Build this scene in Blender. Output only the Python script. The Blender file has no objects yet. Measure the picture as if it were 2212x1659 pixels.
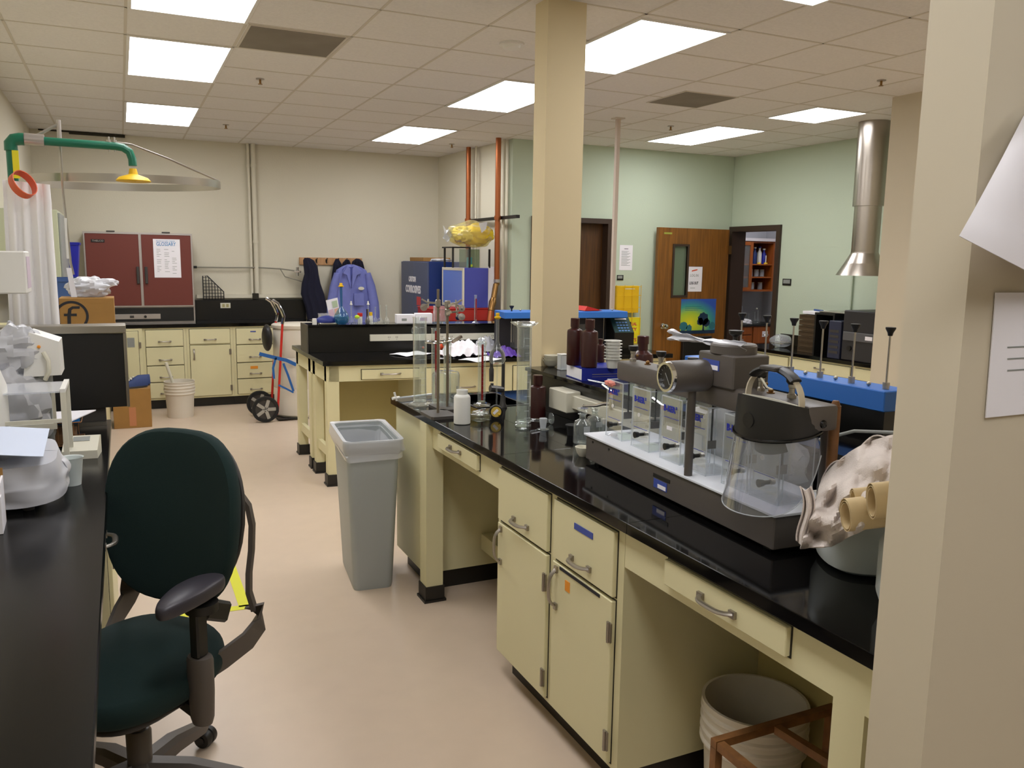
import bpy, bmesh, math, random
from mathutils import Vector, Matrix, noise
import mathutils
PI = math.pi
random.seed(7)
scn = bpy.context.scene
C = scn.collection
# ---------------------------------------------------------------- camera
F_PX, YAW, PITCH, ROLL, EYE = 1778.5, 0.44174, 0.14987, 0.01508, 1.646
fwd = Vector((math.sin(YAW)*math.cos(PITCH), math.cos(YAW)*math.cos(PITCH), -math.sin(PITCH)))
rt0 = Vector((math.cos(YAW), -math.sin(YAW), 0)); up0 = rt0.cross(fwd)
rt = math.cos(ROLL)*rt0 + math.sin(ROLL)*up0
up = -math.sin(ROLL)*rt0 + math.cos(ROLL)*up0
cam_d = bpy.data.cameras.new('camera'); cam = bpy.data.objects.new('camera', cam_d); C.objects.link(cam)
cam_d.sensor_width = 36; cam_d.lens = F_PX/2212*36; cam_d.clip_start = .05
cam.matrix_world = Matrix(((rt.x, up.x, -fwd.x, 0), (rt.y, up.y, -fwd.y, 0), (rt.z, up.z, -fwd.z, EYE), (0, 0, 0, 1)))
scn.camera = cam
def at(px, py, X=None, Y=None, Z=None):
    """world point seen at a photo pixel on a plane of known distance or height"""
    d = fwd + (px-1106)/F_PX*rt - (py-829.5)/F_PX*up
    o = Vector((0, 0, EYE))
    if X is not None: t = X/d.x
    elif Y is not None: t = Y/d.y
    else: t = (Z-EYE)/d.z
    return o+t*d
# ---------------------------------------------------------------- world, exposure
w = bpy.data.worlds.new('world'); scn.world = w; w.use_nodes = True
w.node_tree.nodes['Background'].inputs[0].default_value = (1.0, .98, .95, 1)
w.node_tree.nodes['Background'].inputs[1].default_value = .12
scn.view_settings.view_transform = 'Standard'; scn.view_settings.look = 'None'
scn.view_settings.gamma = 1; scn.view_settings.use_curve_mapping = False
scn.view_settings.exposure = 0.0
scn.cycles.transparent_max_bounces = 48; scn.cycles.max_bounces = 10
LAMP = 11.0          # strength of the ceiling diffusers
# ---------------------------------------------------------------- materials
def lin(c):
    return tuple((v/12.92 if v <= .04045 else ((v+.055)/1.055)**2.4) for v in c)
def rgb(h):
    h = h.lstrip('#'); return lin(tuple(int(h[i:i+2], 16)/255 for i in (0, 2, 4)))
def mat(name, col, rough=.5, metal=0, spec=.5, bump=0, bscale=200, var=0, vscale=3, emit=0, trans=0, coat=0, wood=0, col2=None, alpha=1):
    m = bpy.data.materials.new(name); m.use_nodes = True; nt = m.node_tree; b = nt.nodes['Principled BSDF']
    c = rgb(col) if isinstance(col, str) else col
    b.inputs['Base Color'].default_value = (*c, 1)
    b.inputs['Roughness'].default_value = rough; b.inputs['Metallic'].default_value = metal
    b.inputs['Specular IOR Level'].default_value = spec
    b.inputs['Transmission Weight'].default_value = trans
    b.inputs['Coat Weight'].default_value = coat; b.inputs['Coat Roughness'].default_value = .05
    b.inputs['Alpha'].default_value = alpha
    tc = nt.nodes.new('ShaderNodeTexCoord')
    if bump:
        n = nt.nodes.new('ShaderNodeTexNoise'); n.inputs['Scale'].default_value = bscale; n.inputs['Detail'].default_value = 3
        bp = nt.nodes.new('ShaderNodeBump'); bp.inputs['Strength'].default_value = bump; bp.inputs['Distance'].default_value = .004
        nt.links.new(tc.outputs['Object'], n.inputs['Vector']); nt.links.new(n.outputs['Fac'], bp.inputs['Height']); nt.links.new(bp.outputs['Normal'], b.inputs['Normal'])
    if var or wood or col2:
        n = nt.nodes.new('ShaderNodeTexNoise'); n.inputs['Scale'].default_value = vscale; n.inputs['Detail'].default_value = 5
        mp = nt.nodes.new('ShaderNodeMapping'); nt.links.new(tc.outputs['Object'], mp.inputs['Vector']); nt.links.new(mp.outputs['Vector'], n.inputs['Vector'])
        if wood: mp.inputs['Scale'].default_value = (14, 14, .7)
        r = nt.nodes.new('ShaderNodeValToRGB'); nt.links.new(n.outputs['Fac'], r.inputs['Fac'])
        c2 = rgb(col2) if col2 else tuple(v*(1-var) for v in c)
        r.color_ramp.elements[0].position = .3; r.color_ramp.elements[0].color = (*c2, 1)
        r.color_ramp.elements[1].position = .7; r.color_ramp.elements[1].color = (*c, 1)
        nt.links.new(r.outputs['Color'], b.inputs['Base Color'])
    if emit:
        b.inputs['Emission Color'].default_value = (*c, 1); b.inputs['Emission Strength'].default_value = emit
    return m
def glass(name, tint='#ffffff', body=.0, ior=1.45, rough=.02, fres=1.0, bodycol='#dfe6e6'):
    """thin-walled clear material: straight-through light plus a Fresnel reflection and a slight body"""
    m = bpy.data.materials.new(name); m.use_nodes = True; nt = m.node_tree
    for n in list(nt.nodes): nt.nodes.remove(n)
    o = nt.nodes.new('ShaderNodeOutputMaterial'); t = nt.nodes.new('ShaderNodeBsdfTransparent'); t.inputs[0].default_value = (*rgb(tint), 1)
    g = nt.nodes.new('ShaderNodeBsdfGlossy'); g.inputs['Roughness'].default_value = rough; g.inputs[0].default_value = (1, 1, 1, 1)
    lw = nt.nodes.new('ShaderNodeLayerWeight'); lw.inputs['Blend'].default_value = .5
    pw = nt.nodes.new('ShaderNodeMath'); pw.operation = 'POWER'; pw.inputs[1].default_value = 3.2; nt.links.new(lw.outputs['Facing'], pw.inputs[0])
    f = nt.nodes.new('ShaderNodeMath'); f.operation = 'MULTIPLY_ADD'; f.inputs[1].default_value = .95; f.inputs[2].default_value = ((ior-1)/(ior+1))**2; nt.links.new(pw.outputs[0], f.inputs[0])
    mu = nt.nodes.new('ShaderNodeMath'); mu.operation = 'MULTIPLY'; mu.inputs[1].default_value = fres; nt.links.new(f.outputs[0], mu.inputs[0])
    mx = nt.nodes.new('ShaderNodeMixShader'); nt.links.new(mu.outputs[0], mx.inputs[0]); nt.links.new(t.outputs[0], mx.inputs[1]); nt.links.new(g.outputs[0], mx.inputs[2])
    last = mx
    if body:
        d = nt.nodes.new('ShaderNodeBsdfDiffuse'); d.inputs[0].default_value = (*rgb(bodycol), 1)
        m2 = nt.nodes.new('ShaderNodeMixShader'); m2.inputs[0].default_value = body
        nt.links.new(mx.outputs[0], m2.inputs[1]); nt.links.new(d.outputs[0], m2.inputs[2]); last = m2
    nt.links.new(last.outputs[0], o.inputs[0])
    return m
M = {}
M['wall'] = mat('painted_block', '#d6d0bc', .75, bump=.25, bscale=90)
M['wallg'] = mat('painted_block_green', '#c0ccb6', .75, bump=.25, bscale=90)
M['jamb'] = mat('painted_jamb', '#cfc4ac', .7)
M['col'] = mat('painted_column', '#d9c8a0', .7)
M['floor'] = mat('vinyl_floor', '#d3bfa9', .32, var=.04, vscale=9, spec=.35)
M['ceil'] = mat('ceiling_tile', '#ebe7e2', .95, bump=.5, bscale=300, var=.07, vscale=60)
M['grid'] = mat('ceiling_grid', '#d2cabc', .7)
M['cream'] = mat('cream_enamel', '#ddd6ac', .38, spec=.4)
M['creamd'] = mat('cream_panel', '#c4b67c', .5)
M['gap'] = mat('dark_gap', '#2a2618', .8)
M['kick'] = mat('black_vinyl_kick', '#1a1815', .45)
M['epoxy'] = mat('black_epoxy', '#0b0a0a', .07, spec=.30)
M['epoxyl'] = mat('black_epoxy_rough', '#0b0a0a', .2, spec=.2)  # roughness stands in for out-of-focus reflections; lower specular dims them
M['epoxy2'] = mat('black_epoxy_matte', '#12110f', .3)
M['steel'] = mat('brushed_steel', '#b5b0a6', .3, metal=1)
M['chrome'] = mat('chrome', '#d8d8d8', .12, metal=1)
M['handle'] = mat('satin_nickel', '#a19a90', .35, metal=.9)
M['lamp'] = mat('lamp_diffuser', '#fffaf0', .5, emit=1)
_b = M['lamp'].node_tree.nodes['Principled BSDF']; _b.inputs['Emission Color'].default_value = (1, 1.0, 1.03, 1); _b.inputs['Emission Strength'].default_value = LAMP
M['black'] = mat('black_plastic', '#151412', .45)
M['blackg'] = mat('black_gloss', '#0e0d0d', .15)
M['dgrey'] = mat('dark_grey_plastic', '#3b3733', .5)
M['jgrey'] = mat('hammered_grey_paint', '#56504b', .42, bump=.1, bscale=500)
M['grey'] = mat('grey_plastic', '#8f928e', .45)
M['white'] = mat('white_plastic', '#e6e4de', .45)
M['offw'] = mat('off_white_plastic', '#d8d4c2', .5)
M['paper'] = mat('paper', '#efecf0', .85)
M['light'] = mat('frosted_plate', '#dfe2e8', .3)
M['navy'] = mat('navy_cloth', '#15162c', .95, bump=.4, bscale=400)
M['lab'] = mat('blue_lab_coat', '#7a82c8', .9, bump=.4, bscale=300, var=.15, vscale=8)
M['green'] = mat('green_chair_fabric', '#0a2422', .95, bump=.35, bscale=700)
M['chairg'] = mat('chair_grey_plastic', '#57504a', .45)
M['armpad'] = mat('chair_arm_pad', '#35323a', .4)
M['wood'] = mat('oak_veneer', '#8c5a20', .4, wood=1, vscale=4, col2='#6c4416')
M['woodd'] = mat('dark_oak_veneer', '#5d3a12', .45, wood=1, vscale=4, col2='#3f260b')
M['wood2'] = mat('cherry_cabinet', '#a9591c', .4, wood=1, vscale=3, col2='#8b4614')
M['pine'] = mat('pine_board', '#c79a6c', .6, wood=1, vscale=3, col2='#b08256')
M['frame'] = mat('door_frame_brown', '#3a2a20', .45)
M['rust'] = mat('rusty_frame', '#8a5c30', .55, var=.4, vscale=25)
M['copper'] = mat('copper_pipe', '#a8623a', .38, metal=.75)
M['brass'] = mat('aged_brass', '#8d6a3e', .35, metal=.9)
M['redbrown'] = mat('red_brown_enamel', '#6c2f24', .5)
M['alu'] = mat('aluminium_trim', '#b9b2ac', .35, metal=.7)
M['slate'] = mat('slate_blue_enamel', '#4d5672', .5)
M['dblue'] = mat('deep_blue_enamel', '#17306e', .45)
M['vblue'] = mat('violet_blue_enamel', '#454ba6', .45)
M['vblue2'] = mat('light_blue_enamel', '#6a86d8', .4)
M['jblue'] = mat('bright_blue_enamel', '#2f6fc4', .4)
M['red'] = mat('red_enamel', '#a8201a', .5)
M['redb'] = mat('red_plastic', '#c8281e', .4)
M['yellow'] = mat('yellow_plastic', '#e2b614', .5)
M['yell2'] = mat('bright_yellow', '#e8dd20', .5)
M['green2'] = mat('green_pipe_paint', '#116b50', .35)
M['orange'] = mat('orange_tape', '#d4541c', .5)
M['orangel'] = mat('orange_label', '#e89428', .7)
M['bluel'] = mat('blue_label', '#3c4fa0', .6)
M['brownp'] = mat('brown_bottle_plastic', '#3b1816', .28)
M['natural'] = mat('natural_plastic', '#e2e2dc', .35)
M['drum'] = mat('white_drum', '#ddd5c5', .4)
M['bingrey'] = mat('grey_bin_plastic', '#a2a8a8', .45)
M['card'] = mat('cardboard', '#a67c42', .85, var=.1, vscale=10)
M['cardw'] = mat('cardboard_dark', '#6e4e30', .85)
M['rubber'] = mat('rubber', '#141414', .7)
M['bluestrap'] = mat('blue_webbing', '#2560a8', .8)
M['bookblue'] = mat('book_cover_blue', '#22309a', .35)
M['purple'] = mat('purple_nitrile', '#5a36a0', .5)
M['bluesolid'] = mat('blue_bin_plastic', '#1a22a0', .4)
M['bluedull'] = mat('dull_blue_plastic', '#34528a', .5)
M['bluetray'] = mat('blue_tray', '#1a6cb0', .4)
M['cloth'] = mat('grey_cloth', '#ddd2ca', .95, bump=.5, bscale=250, var=.12, vscale=20)
M['parch'] = mat('rolled_paper', '#d9c295', .75, var=.1, vscale=15)
M['shoe'] = mat('blue_shoe', '#243a6e', .6)
M['curtain'] = mat('white_curtain', '#f4f2f2', .8)
M['orcl'] = mat('red_orange_plastic', '#dc4f28', .4)
M['duct'] = mat('galvanized_duct', '#b4aca2', .28, metal=1)
M['brownsteel'] = mat('brown_file_trays', '#4a3a26', .5)
M['greyroom'] = mat('grey_wall', '#b9b9c0', .8)
M['yelltape'] = mat('yellow_floor_tape', '#dcdc1e', .5)
M['ink'] = mat('ink', '#26262c', .8)
M['inkb'] = mat('blue_ink', '#2230a8', .6)
M['inkl'] = mat('pale_blue_ink', '#5a90c0', .7)
M['inkr'] = mat('red_ink', '#c04040', .6)
M['liqblue'] = glass('blue_liquid', '#8fc4d8', .25, 1.33, bodycol='#4a9ab4')
M['blueglass'] = glass('blue_tinted_glass', '#c4e2ee', .06, 1.5, bodycol='#6ab0c8')
M['glass'] = glass('lab_glass', '#fbfdfc', .06, 1.5)
M['acry'] = glass('clear_acrylic', '#fbfcfd', .035, 1.45)
M['acrye'] = glass('acrylic_edge', '#eef2f4', .45, 1.49, bodycol='#e8ecf0')
M['linr'] = glass('bin_liner_film', '#f4f5f7', .42, 1.4, .2, 1.0, '#eef0f4')
M['film'] = glass('clear_film', '#f2f4f6', .25, 1.4, .15, bodycol='#e8eaf0')
M['bagw'] = glass('white_film_bag', '#e8eaee', .55, 1.4, .2, bodycol='#e6e6ea')
M['jugp'] = glass('translucent_jug', '#dfe6e4', .72, 1.45, .25, .6, bodycol='#e8eeec')
M['shield'] = glass('visor', '#f0f0f4', .06, 1.5, .02, 1.3)
M['pane'] = glass('window_pane', '#c8d4c4', .25, 1.5, bodycol='#a8b89c')
M['redline'] = mat('red_stripe', '#8a1a14', .5)
# ---------------------------------------------------------------- mesh builder
class B:
    def __init__(s): s.m = bmesh.new()
    def box(s, x0, y0, z0, x1, y1, z1, bev=0, seg=1):
        r = bmesh.ops.create_cube(s.m, size=1)
        for v in r['verts']:
            v.co = Vector((x0+(v.co.x+.5)*(x1-x0), y0+(v.co.y+.5)*(y1-y0), z0+(v.co.z+.5)*(z1-z0)))
        if bev:
            es = list({e for v in r['verts'] for e in v.link_edges})
            bmesh.ops.bevel(s.m, geom=es, offset=bev, segments=seg, affect='EDGES', profile=.5)
        return s
    def obox(s, c, ax, ay, az, hx, hy, hz, bev=0):
        """oriented box"""
        n0 = len(s.m.verts); s.m.verts.ensure_lookup_table()
        old = set(s.m.verts); s.box(-hx, -hy, -hz, hx, hy, hz, bev)
        ax, ay, az, c = Vector(ax).normalized(), Vector(ay).normalized(), Vector(az).normalized(), Vector(c)
        for v in s.m.verts:
            if v not in old: v.co = c+ax*v.co.x+ay*v.co.y+az*v.co.z
        return s
    def rings(s, rings, cap0=True, cap1=True, closed=False):
        vs = [[s.m.verts.new(p) for p in r] for r in rings]; n = len(vs[0])
        k = len(vs) if closed else len(vs)-1
        for i in range(k):
            a, b = vs[i], vs[(i+1) % len(vs)]
            for j in range(n):
                try: s.m.faces.new((a[j], a[(j+1) % n], b[(j+1) % n], b[j]))
                except ValueError: pass
        if not closed:
            if cap0 and n > 2: s.m.faces.new(list(reversed(vs[0])))
            if cap1 and n > 2: s.m.faces.new(vs[-1])
        return s
    def lathe(s, prof, cx=0, cy=0, z0=0, seg=24, sx=1, sy=1):
        rr = []
        for r, z in prof:
            r = max(r, 1e-4); rr.append([Vector((cx+r*sx*math.cos(2*PI*k/seg), cy+r*sy*math.sin(2*PI*k/seg), z0+z)) for k in range(seg)])
        return s.rings(rr, prof[0][0] > 1e-3, prof[-1][0] > 1e-3)
    def ring(s, prof, cx=0, cy=0, z0=0, seg=24):
        rr = [[Vector((cx+r*math.cos(2*PI*k/seg), cy+r*math.sin(2*PI*k/seg), z0+z)) for k in range(seg)] for r, z in prof]
        return s.rings(rr, closed=True)
    def cyl(s, cx, cy, z0, z1, r, r2=None, seg=20):
        return s.lathe([(r, z0), (r if r2 is None else r2, z1)], cx, cy, 0, seg)
    def tube(s, pts, r, seg=10, closed=False, ry=None, upv=None):
        pts = [Vector(p) for p in pts]; rr = []; n = len(pts)
        rad = r if isinstance(r, (list, tuple)) else [r]*n
        prev = None
        for i, p in enumerate(pts):
            if closed: t = (pts[(i+1) % n]-pts[i-1]).normalized()
            else: t = (pts[min(i+1, n-1)]-pts[max(i-1, 0)]).normalized()
            if upv is not None: a = Vector(upv)
            elif prev is None: a = Vector((0, 0, 1)) if abs(t.z) < .9 else Vector((1, 0, 0))
            else: a = prev
            a = (a-t*a.dot(t)).normalized(); prev = a; b = t.cross(a)
            rr.append([p+a*rad[i]*math.cos(2*PI*k/seg)+b*(rad[i] if ry is None else ry)*math.sin(2*PI*k/seg) for k in range(seg)])
        return s.rings(rr, closed=closed)
    def band(s, pts, w, t, upv=(0, 0, 1), closed=False):
        """flat strip following pts: width w along upv, thickness t"""
        pts = [Vector(p) for p in pts]; rr = []; n = len(pts); U = Vector(upv).normalized()
        for i, p in enumerate(pts):
            if closed: d = (pts[(i+1) % n]-pts[i-1]).normalized()
            else: d = (pts[min(i+1, n-1)]-pts[max(i-1, 0)]).normalized()
            u = (U-d*U.dot(d)).normalized(); q = d.cross(u)
            rr.append([p+u*w/2+q*t/2, p+u*w/2-q*t/2, p-u*w/2-q*t/2, p-u*w/2+q*t/2])
        return s.rings(rr, closed=closed)
    def rod(s, p, q, r, r2=None, seg=10): return s.tube([p, q], [r, r if r2 is None else r2], seg)
    def prism(s, pts, axis, a, b):
        """polygon in the plane across 'axis' pushed from a to b"""
        def P(u, v, w): return {'x': (w, u, v), 'y': (u, w, v), 'z': (u, v, w)}[axis]
        return s.rings([[Vector(P(u, v, a)) for u, v in pts], [Vector(P(u, v, b)) for u, v in pts]])
    def quad(s, a, b, c, d, t=.0015):
        """thin sheet with thickness t"""
        a, b, c, d = map(Vector, (a, b, c, d)); n = (b-a).cross(d-a).normalized()*t
        return s.rings([[a, b, c, d], [a+n, b+n, c+n, d+n]])
    def sphere(s, c, r, sx=1, sy=1, sz=1, seg=16, rings=10):
        rr = [[Vector((c[0]+r*sx*math.sin(PI*i/rings)*math.cos(2*PI*k/seg), c[1]+r*sy*math.sin(PI*i/rings)*math.sin(2*PI*k/seg), c[2]-r*sz*math.cos(PI*i/rings))) if 0 < i < rings
               else Vector((c[0]+1e-4*math.cos(2*PI*k/seg), c[1]+1e-4*math.sin(2*PI*k/seg), c[2]-r*sz*math.cos(PI*i/rings))) for k in range(seg)] for i in range(rings+1)]
        return s.rings(rr)
    def blob(s, c, rx, ry, rz, amp=.15, fr=3, seed=0, seg=28, rings=18, flat=None, ridged=False):
        rr = []
        for i in range(rings+1):
            ph = PI*i/rings; ring = []
            for k in range(seg):
                th = 2*PI*k/seg; d = Vector((max(math.sin(ph), 1e-3)*math.cos(th), max(math.sin(ph), 1e-3)*math.sin(th), -math.cos(ph)))
                nz = noise.noise(d*fr+Vector((seed*7.1, seed*3.3, 0)))
                if ridged: nz = 1-2*abs(noise.noise(d*fr+Vector((seed*7.1, 0, 3))))*1.6+.4*nz
                q = 1+amp*nz; p = Vector((c[0]+d.x*rx*q, c[1]+d.y*ry*q, c[2]+d.z*rz*q))
                if flat is not None: p.z = max(p.z, flat)
                ring.append(p)
            rr.append(ring)
        return s.rings(rr)
    def sheet(s, fn, nu, nv, t=.002):
        """closed thin sheet from fn(u,v)->point"""
        P = [[Vector(fn(i/nu, j/nv)) for j in range(nv+1)] for i in range(nu+1)]
        def nrm(i, j):
            a = P[min(i+1, nu)][j]-P[max(i-1, 0)][j]; b = P[i][min(j+1, nv)]-P[i][max(j-1, 0)]
            n = a.cross(b); return n.normalized() if n.length > 1e-9 else Vector((0, 0, 1))
        A = [[s.m.verts.new(P[i][j]+nrm(i, j)*t/2) for j in range(nv+1)] for i in range(nu+1)]
        Bk = [[s.m.verts.new(P[i][j]-nrm(i, j)*t/2) for j in range(nv+1)] for i in range(nu+1)]
        f = s.m.faces.new
        for i in range(nu):
            for j in range(nv):
                f((A[i][j], A[i+1][j], A[i+1][j+1], A[i][j+1])); f((Bk[i][j], Bk[i][j+1], Bk[i+1][j+1], Bk[i+1][j]))
        for i in range(nu):
            f((A[i][0], Bk[i][0], Bk[i+1][0], A[i+1][0])); f((A[i][nv], A[i+1][nv], Bk[i+1][nv], Bk[i][nv]))
        for j in range(nv):
            f((A[0][j], A[0][j+1], Bk[0][j+1], Bk[0][j])); f((A[nu][j], Bk[nu][j], Bk[nu][j+1], A[nu][j+1]))
        return s
    def map(s, fn):
        for v in s.m.verts: v.co = Vector(fn(v.co))
        return s
    def mesh(s, name, m, smooth=True):
        bmesh.ops.recalc_face_normals(s.m, faces=s.m.faces)
        me = bpy.data.meshes.new(name); s.m.to_mesh(me); s.m.free()
        for p in me.polygons: p.use_smooth = smooth
        if smooth: me.set_sharp_from_angle(angle=.6)
        if m is not None: me.materials.append(m)
        return me
def tag(o, label=None, cat=None, group=None, kind=None):
    for k, v in (('label', label), ('category', cat), ('group', group), ('kind', kind)):
        if v: o[k] = v
    return o
def part(name, b, m, parent=None, label=None, smooth=True):
    o = bpy.data.objects.new(name, b.mesh(name, M[m] if isinstance(m, str) else m, smooth)); C.objects.link(o)
    if parent is not None: o.parent = parent
    if label: o['label'] = label
    return o
def thing(name, label, cat, loc=(0, 0, 0), rz=0, group=None):
    o = bpy.data.objects.new(name, None); C.objects.link(o); o.location = loc; o.rotation_euler = (0, 0, rz); o.empty_display_size = .1
    return tag(o, label, cat, group)
def solo(name, label, cat, b, m, loc=(0, 0, 0), rz=0, group=None, smooth=True):
    o = part(name, b, m, None, smooth=smooth); o.location = loc; o.rotation_euler = (0, 0, rz); return tag(o, label, cat, group)
def struct(name, b, m, parent=None, smooth=False):
    o = part(name, b, m, parent, smooth=smooth)
    if parent is None: o['kind'] = 'structure'
    return o
def copy_tree(o, loc=None, rz=None, label=None, group=None, parent=None):
    c = o.copy(); C.objects.link(c)
    if parent is not None: c.parent = parent
    if loc is not None: c.location = loc
    if rz is not None: c.rotation_euler = (0, 0, rz)
    if label: c['label'] = label
    if group: c['group'] = group
    for ch in [x for x in bpy.data.objects if x.parent == o]: copy_tree(ch, parent=c)
    return c
def text(name, s_, size, m, parent, origin, xdir, ydir, t=.0008, bold=0, width=None, label=None):
    """raised lettering: origin = left end of the baseline"""
    cu = bpy.data.curves.new(name, 'FONT'); cu.body = s_; cu.size = size; cu.extrude = t; cu.offset = bold; cu.resolution_u = 2
    o = bpy.data.objects.new(name, cu); C.objects.link(o)
    dg = bpy.context.evaluated_depsgraph_get(); dg.update()
    me = bpy.data.meshes.new_from_object(o.evaluated_get(dg)); bpy.data.objects.remove(o); bpy.data.curves.remove(cu)
    x, y = Vector(xdir).normalized(), Vector(ydir).normalized(); z = x.cross(y)
    sx = 1
    if width and len(me.vertices):
        xs = [v.co.x for v in me.vertices]; sx = width/max(max(xs), 1e-6)
    for v in me.vertices: v.co = Vector(origin)+x*v.co.x*sx+y*v.co.y+z*v.co.z
    me.materials.clear(); me.materials.append(M[m]); me.name = name
    o = bpy.data.objects.new(name, me); C.objects.link(o)
    if parent is not None: o.parent = parent
    if label: o['label'] = label
    return o
X3, Y3, Z3 = Vector((1, 0, 0)), Vector((0, 1, 0)), Vector((0, 0, 1))
TOP = .914
# ================================================================ THE SETTING
CZ = 2.906
struct('floor', B().box(-2, -3.2, -.1, 12, 11, 0), 'floor')
struct('ceiling', B().box(-2, -3.2, CZ, 12, 11, CZ+.1), 'ceil')
struct('wall_left', B().box(-.9, -3.2, 0, -.785, 10.17, CZ), 'wall')
struct('wall_back', B().box(-.785, 10.05, 0, 3.78, 10.17, CZ), 'wall')
struct('wall_alcove', B().prism([(3.68, 10.05), (3.797, 8.2), (3.92, 8.2), (3.92, 10.05)], 'z', 0, CZ), 'wall')
D1 = (4.03, 5.04, 2.115)
struct('wall_door', B().box(3.8, 8.1, 0, D1[0], 8.25, CZ).box(D1[1], 8.1, 0, 6.9, 8.25, CZ).box(D1[0], 8.1, D1[2], D1[1], 8.25, CZ), 'wallg')
D2 = (7.23, 8.095, 2.08)
rw = B().box(6.75, 4.66, 0, 6.9, D2[0], CZ).box(6.75, D2[0], D2[2], 6.9, D2[1], CZ)
struct('wall_right', rw, 'wallg')
struct('wall_pilaster', B().box(5.36, 1.5, 0, 7, 4.66, CZ), 'jamb')
struct('wall_partition', B().box(1.2, .872, 0, 5.36, .985, CZ), 'jamb')
struct('wall_near', B().box(-.9, -3.2, 0, 7, -3.08, CZ), 'wall')
struct('wall_far_right', B().box(6.9, -3.2, 0, 7.0, 1.6, CZ), 'wallg')
# block joints on the green wall and the far wall
jb = B()
for k in range(1, 14):
    z = .203*k
    if z > D2[2] or True: jb.box(6.7485, 4.66, z, 6.7505, D2[0]-.06, z+.006)
struct('trim_1', jb, 'wallg')
jb = B()
for x in (.98, 2.32, 3.1): jb.box(x, 10.0485, 1.2, x+.005, 10.0505, CZ)
struct('trim_2', jb, 'wall')
struct('trim_gap', B().box(-.7, 10.0, CZ-.012, -.42, 10.05, CZ-.004).box(-.42, 9.99, CZ-.03, .11, 10.05, CZ-.006), 'gap')  # shaded gap under the ceiling painted as a dark strip; trim is missing here
# ceiling tee grid
g = B(); gx = [-.52, .09, .69, 1.275, 1.88, 2.51, 3.12, 3.73, 4.35]
for x in gx: g.box(x-.008, -3, CZ-.002, x+.008, 10.05 if x < 3.7 else 8.1, CZ+.001)
for x in (4.95, 5.68, 6.28): g.box(x-.008, -3, CZ-.002, x+.008, 8.1, CZ+.001)
for k in range(-14, 8):
    y = 5.51+.5835*k
    if y < 10: g.box(-.785, y-.008, CZ-.002, 4.35 if y < 8 else 3.7, y+.008, CZ+.001)
for k in range(-14, 5): y = 5.2+.5835*k; g.box(4.35, y-.008, CZ-.002, 6.75, y+.008, CZ+.001)
struct('trim_4', g, 'grid')
# door 1: closed dark door in the door wall
d1 = struct('door_1', B().box(D1[0]+.05, 8.19, .01, D1[1]-.05, 8.235, D1[2]-.05), 'woodd')
f = B()
for a, b in ((D1[0], D1[0]+.055), (D1[1]-.055, D1[1])): f.box(a, 8.07, 0, b, 8.19, D1[2])
f.box(D1[0]+.055, 8.07, D1[2]-.055, D1[1]-.055, 8.19, D1[2])
part('door_frame', f, 'frame', d1, smooth=False)
part('door_knob', B().sphere((D1[0]+.12, 8.15, .98), .03), 'chrome', d1)
# door 2: opening in the right wall, its leaf standing open in front of the door wall
fr = B()
for a, b in ((D2[0], D2[0]+.06), (D2[1]-.06, D2[1])): fr.box(6.72, a, 0, 6.93, b, D2[2])
fr.box(6.72, D2[0]+.06, D2[2]-.06, 6.93, D2[1]-.06, D2[2])
leaf = B()
LX0, LX1, LY = 5.615, 6.64, 7.99
wx0, wx1, wz0, wz1 = 5.845, 6.03, 1.26, 1.83
leaf.box(LX0, LY, .012, wx0, LY+.044, 2.04).box(wx1, LY, .012, LX1, LY+.044, 2.04).box(wx0, LY, .012, wx1, LY+.044, wz0).box(wx0, LY, wz1, wx1, LY+.044, 2.04)
d2 = struct('door_2', leaf, 'wood')
part('door_frame', fr, 'frame', d2, smooth=False)
vf = B()
for a in ((wx0-.025, wz0-.025, wx0, wz1+.025), (wx1, wz0-.025, wx1+.025, wz1+.025), (wx0, wz1, wx1, wz1+.025), (wx0, wz0-.025, wx1, wz0)):
    vf.box(a[0], LY-.012, a[1], a[2], LY+.056, a[3])
part('vision_frame', vf, 'frame', d2, 'dark metal frame round the narrow door window', smooth=False)
part('vision_pane', B().box(wx0, LY+.018, wz0, wx1, LY+.026, wz1), 'pane', d2, 'wired glass pane', smooth=False)
kn = part('door_knob', B().lathe([(.033, 0), (.033, .008), (.012, .012), (.012, .04), (.03, .05), (.034, .065), (.028, .08), (.001, .084)], seg=20).map(lambda c: (5.72+c.x, LY-c.z, .9+c.y)), 'chrome', d2)
part('hinge', B().box(LX1-.01, LY-.02, 1.75, LX1+.03, LY+.002, 1.85).box(LX1-.01, LY-.02, .3, LX1+.03, LY+.002, .4), 'brass', d2)
solo('door_label', 'small green label strip stuck near the top of the open oak door', 'label', B().box(5.69, LY-.004, 1.965, 5.80, LY-.001, 1.985), mat('label_green', '#9aa040', .6))
# store room seen through the doorway
struct('wall_store', B().box(8.62, 5, 0, 8.72, 9.55, CZ).box(6.9, 9.55, 0, 8.72, 9.65, CZ).box(6.9, 5, 0, 8.62, 5.1, CZ), 'greyroom')
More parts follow.
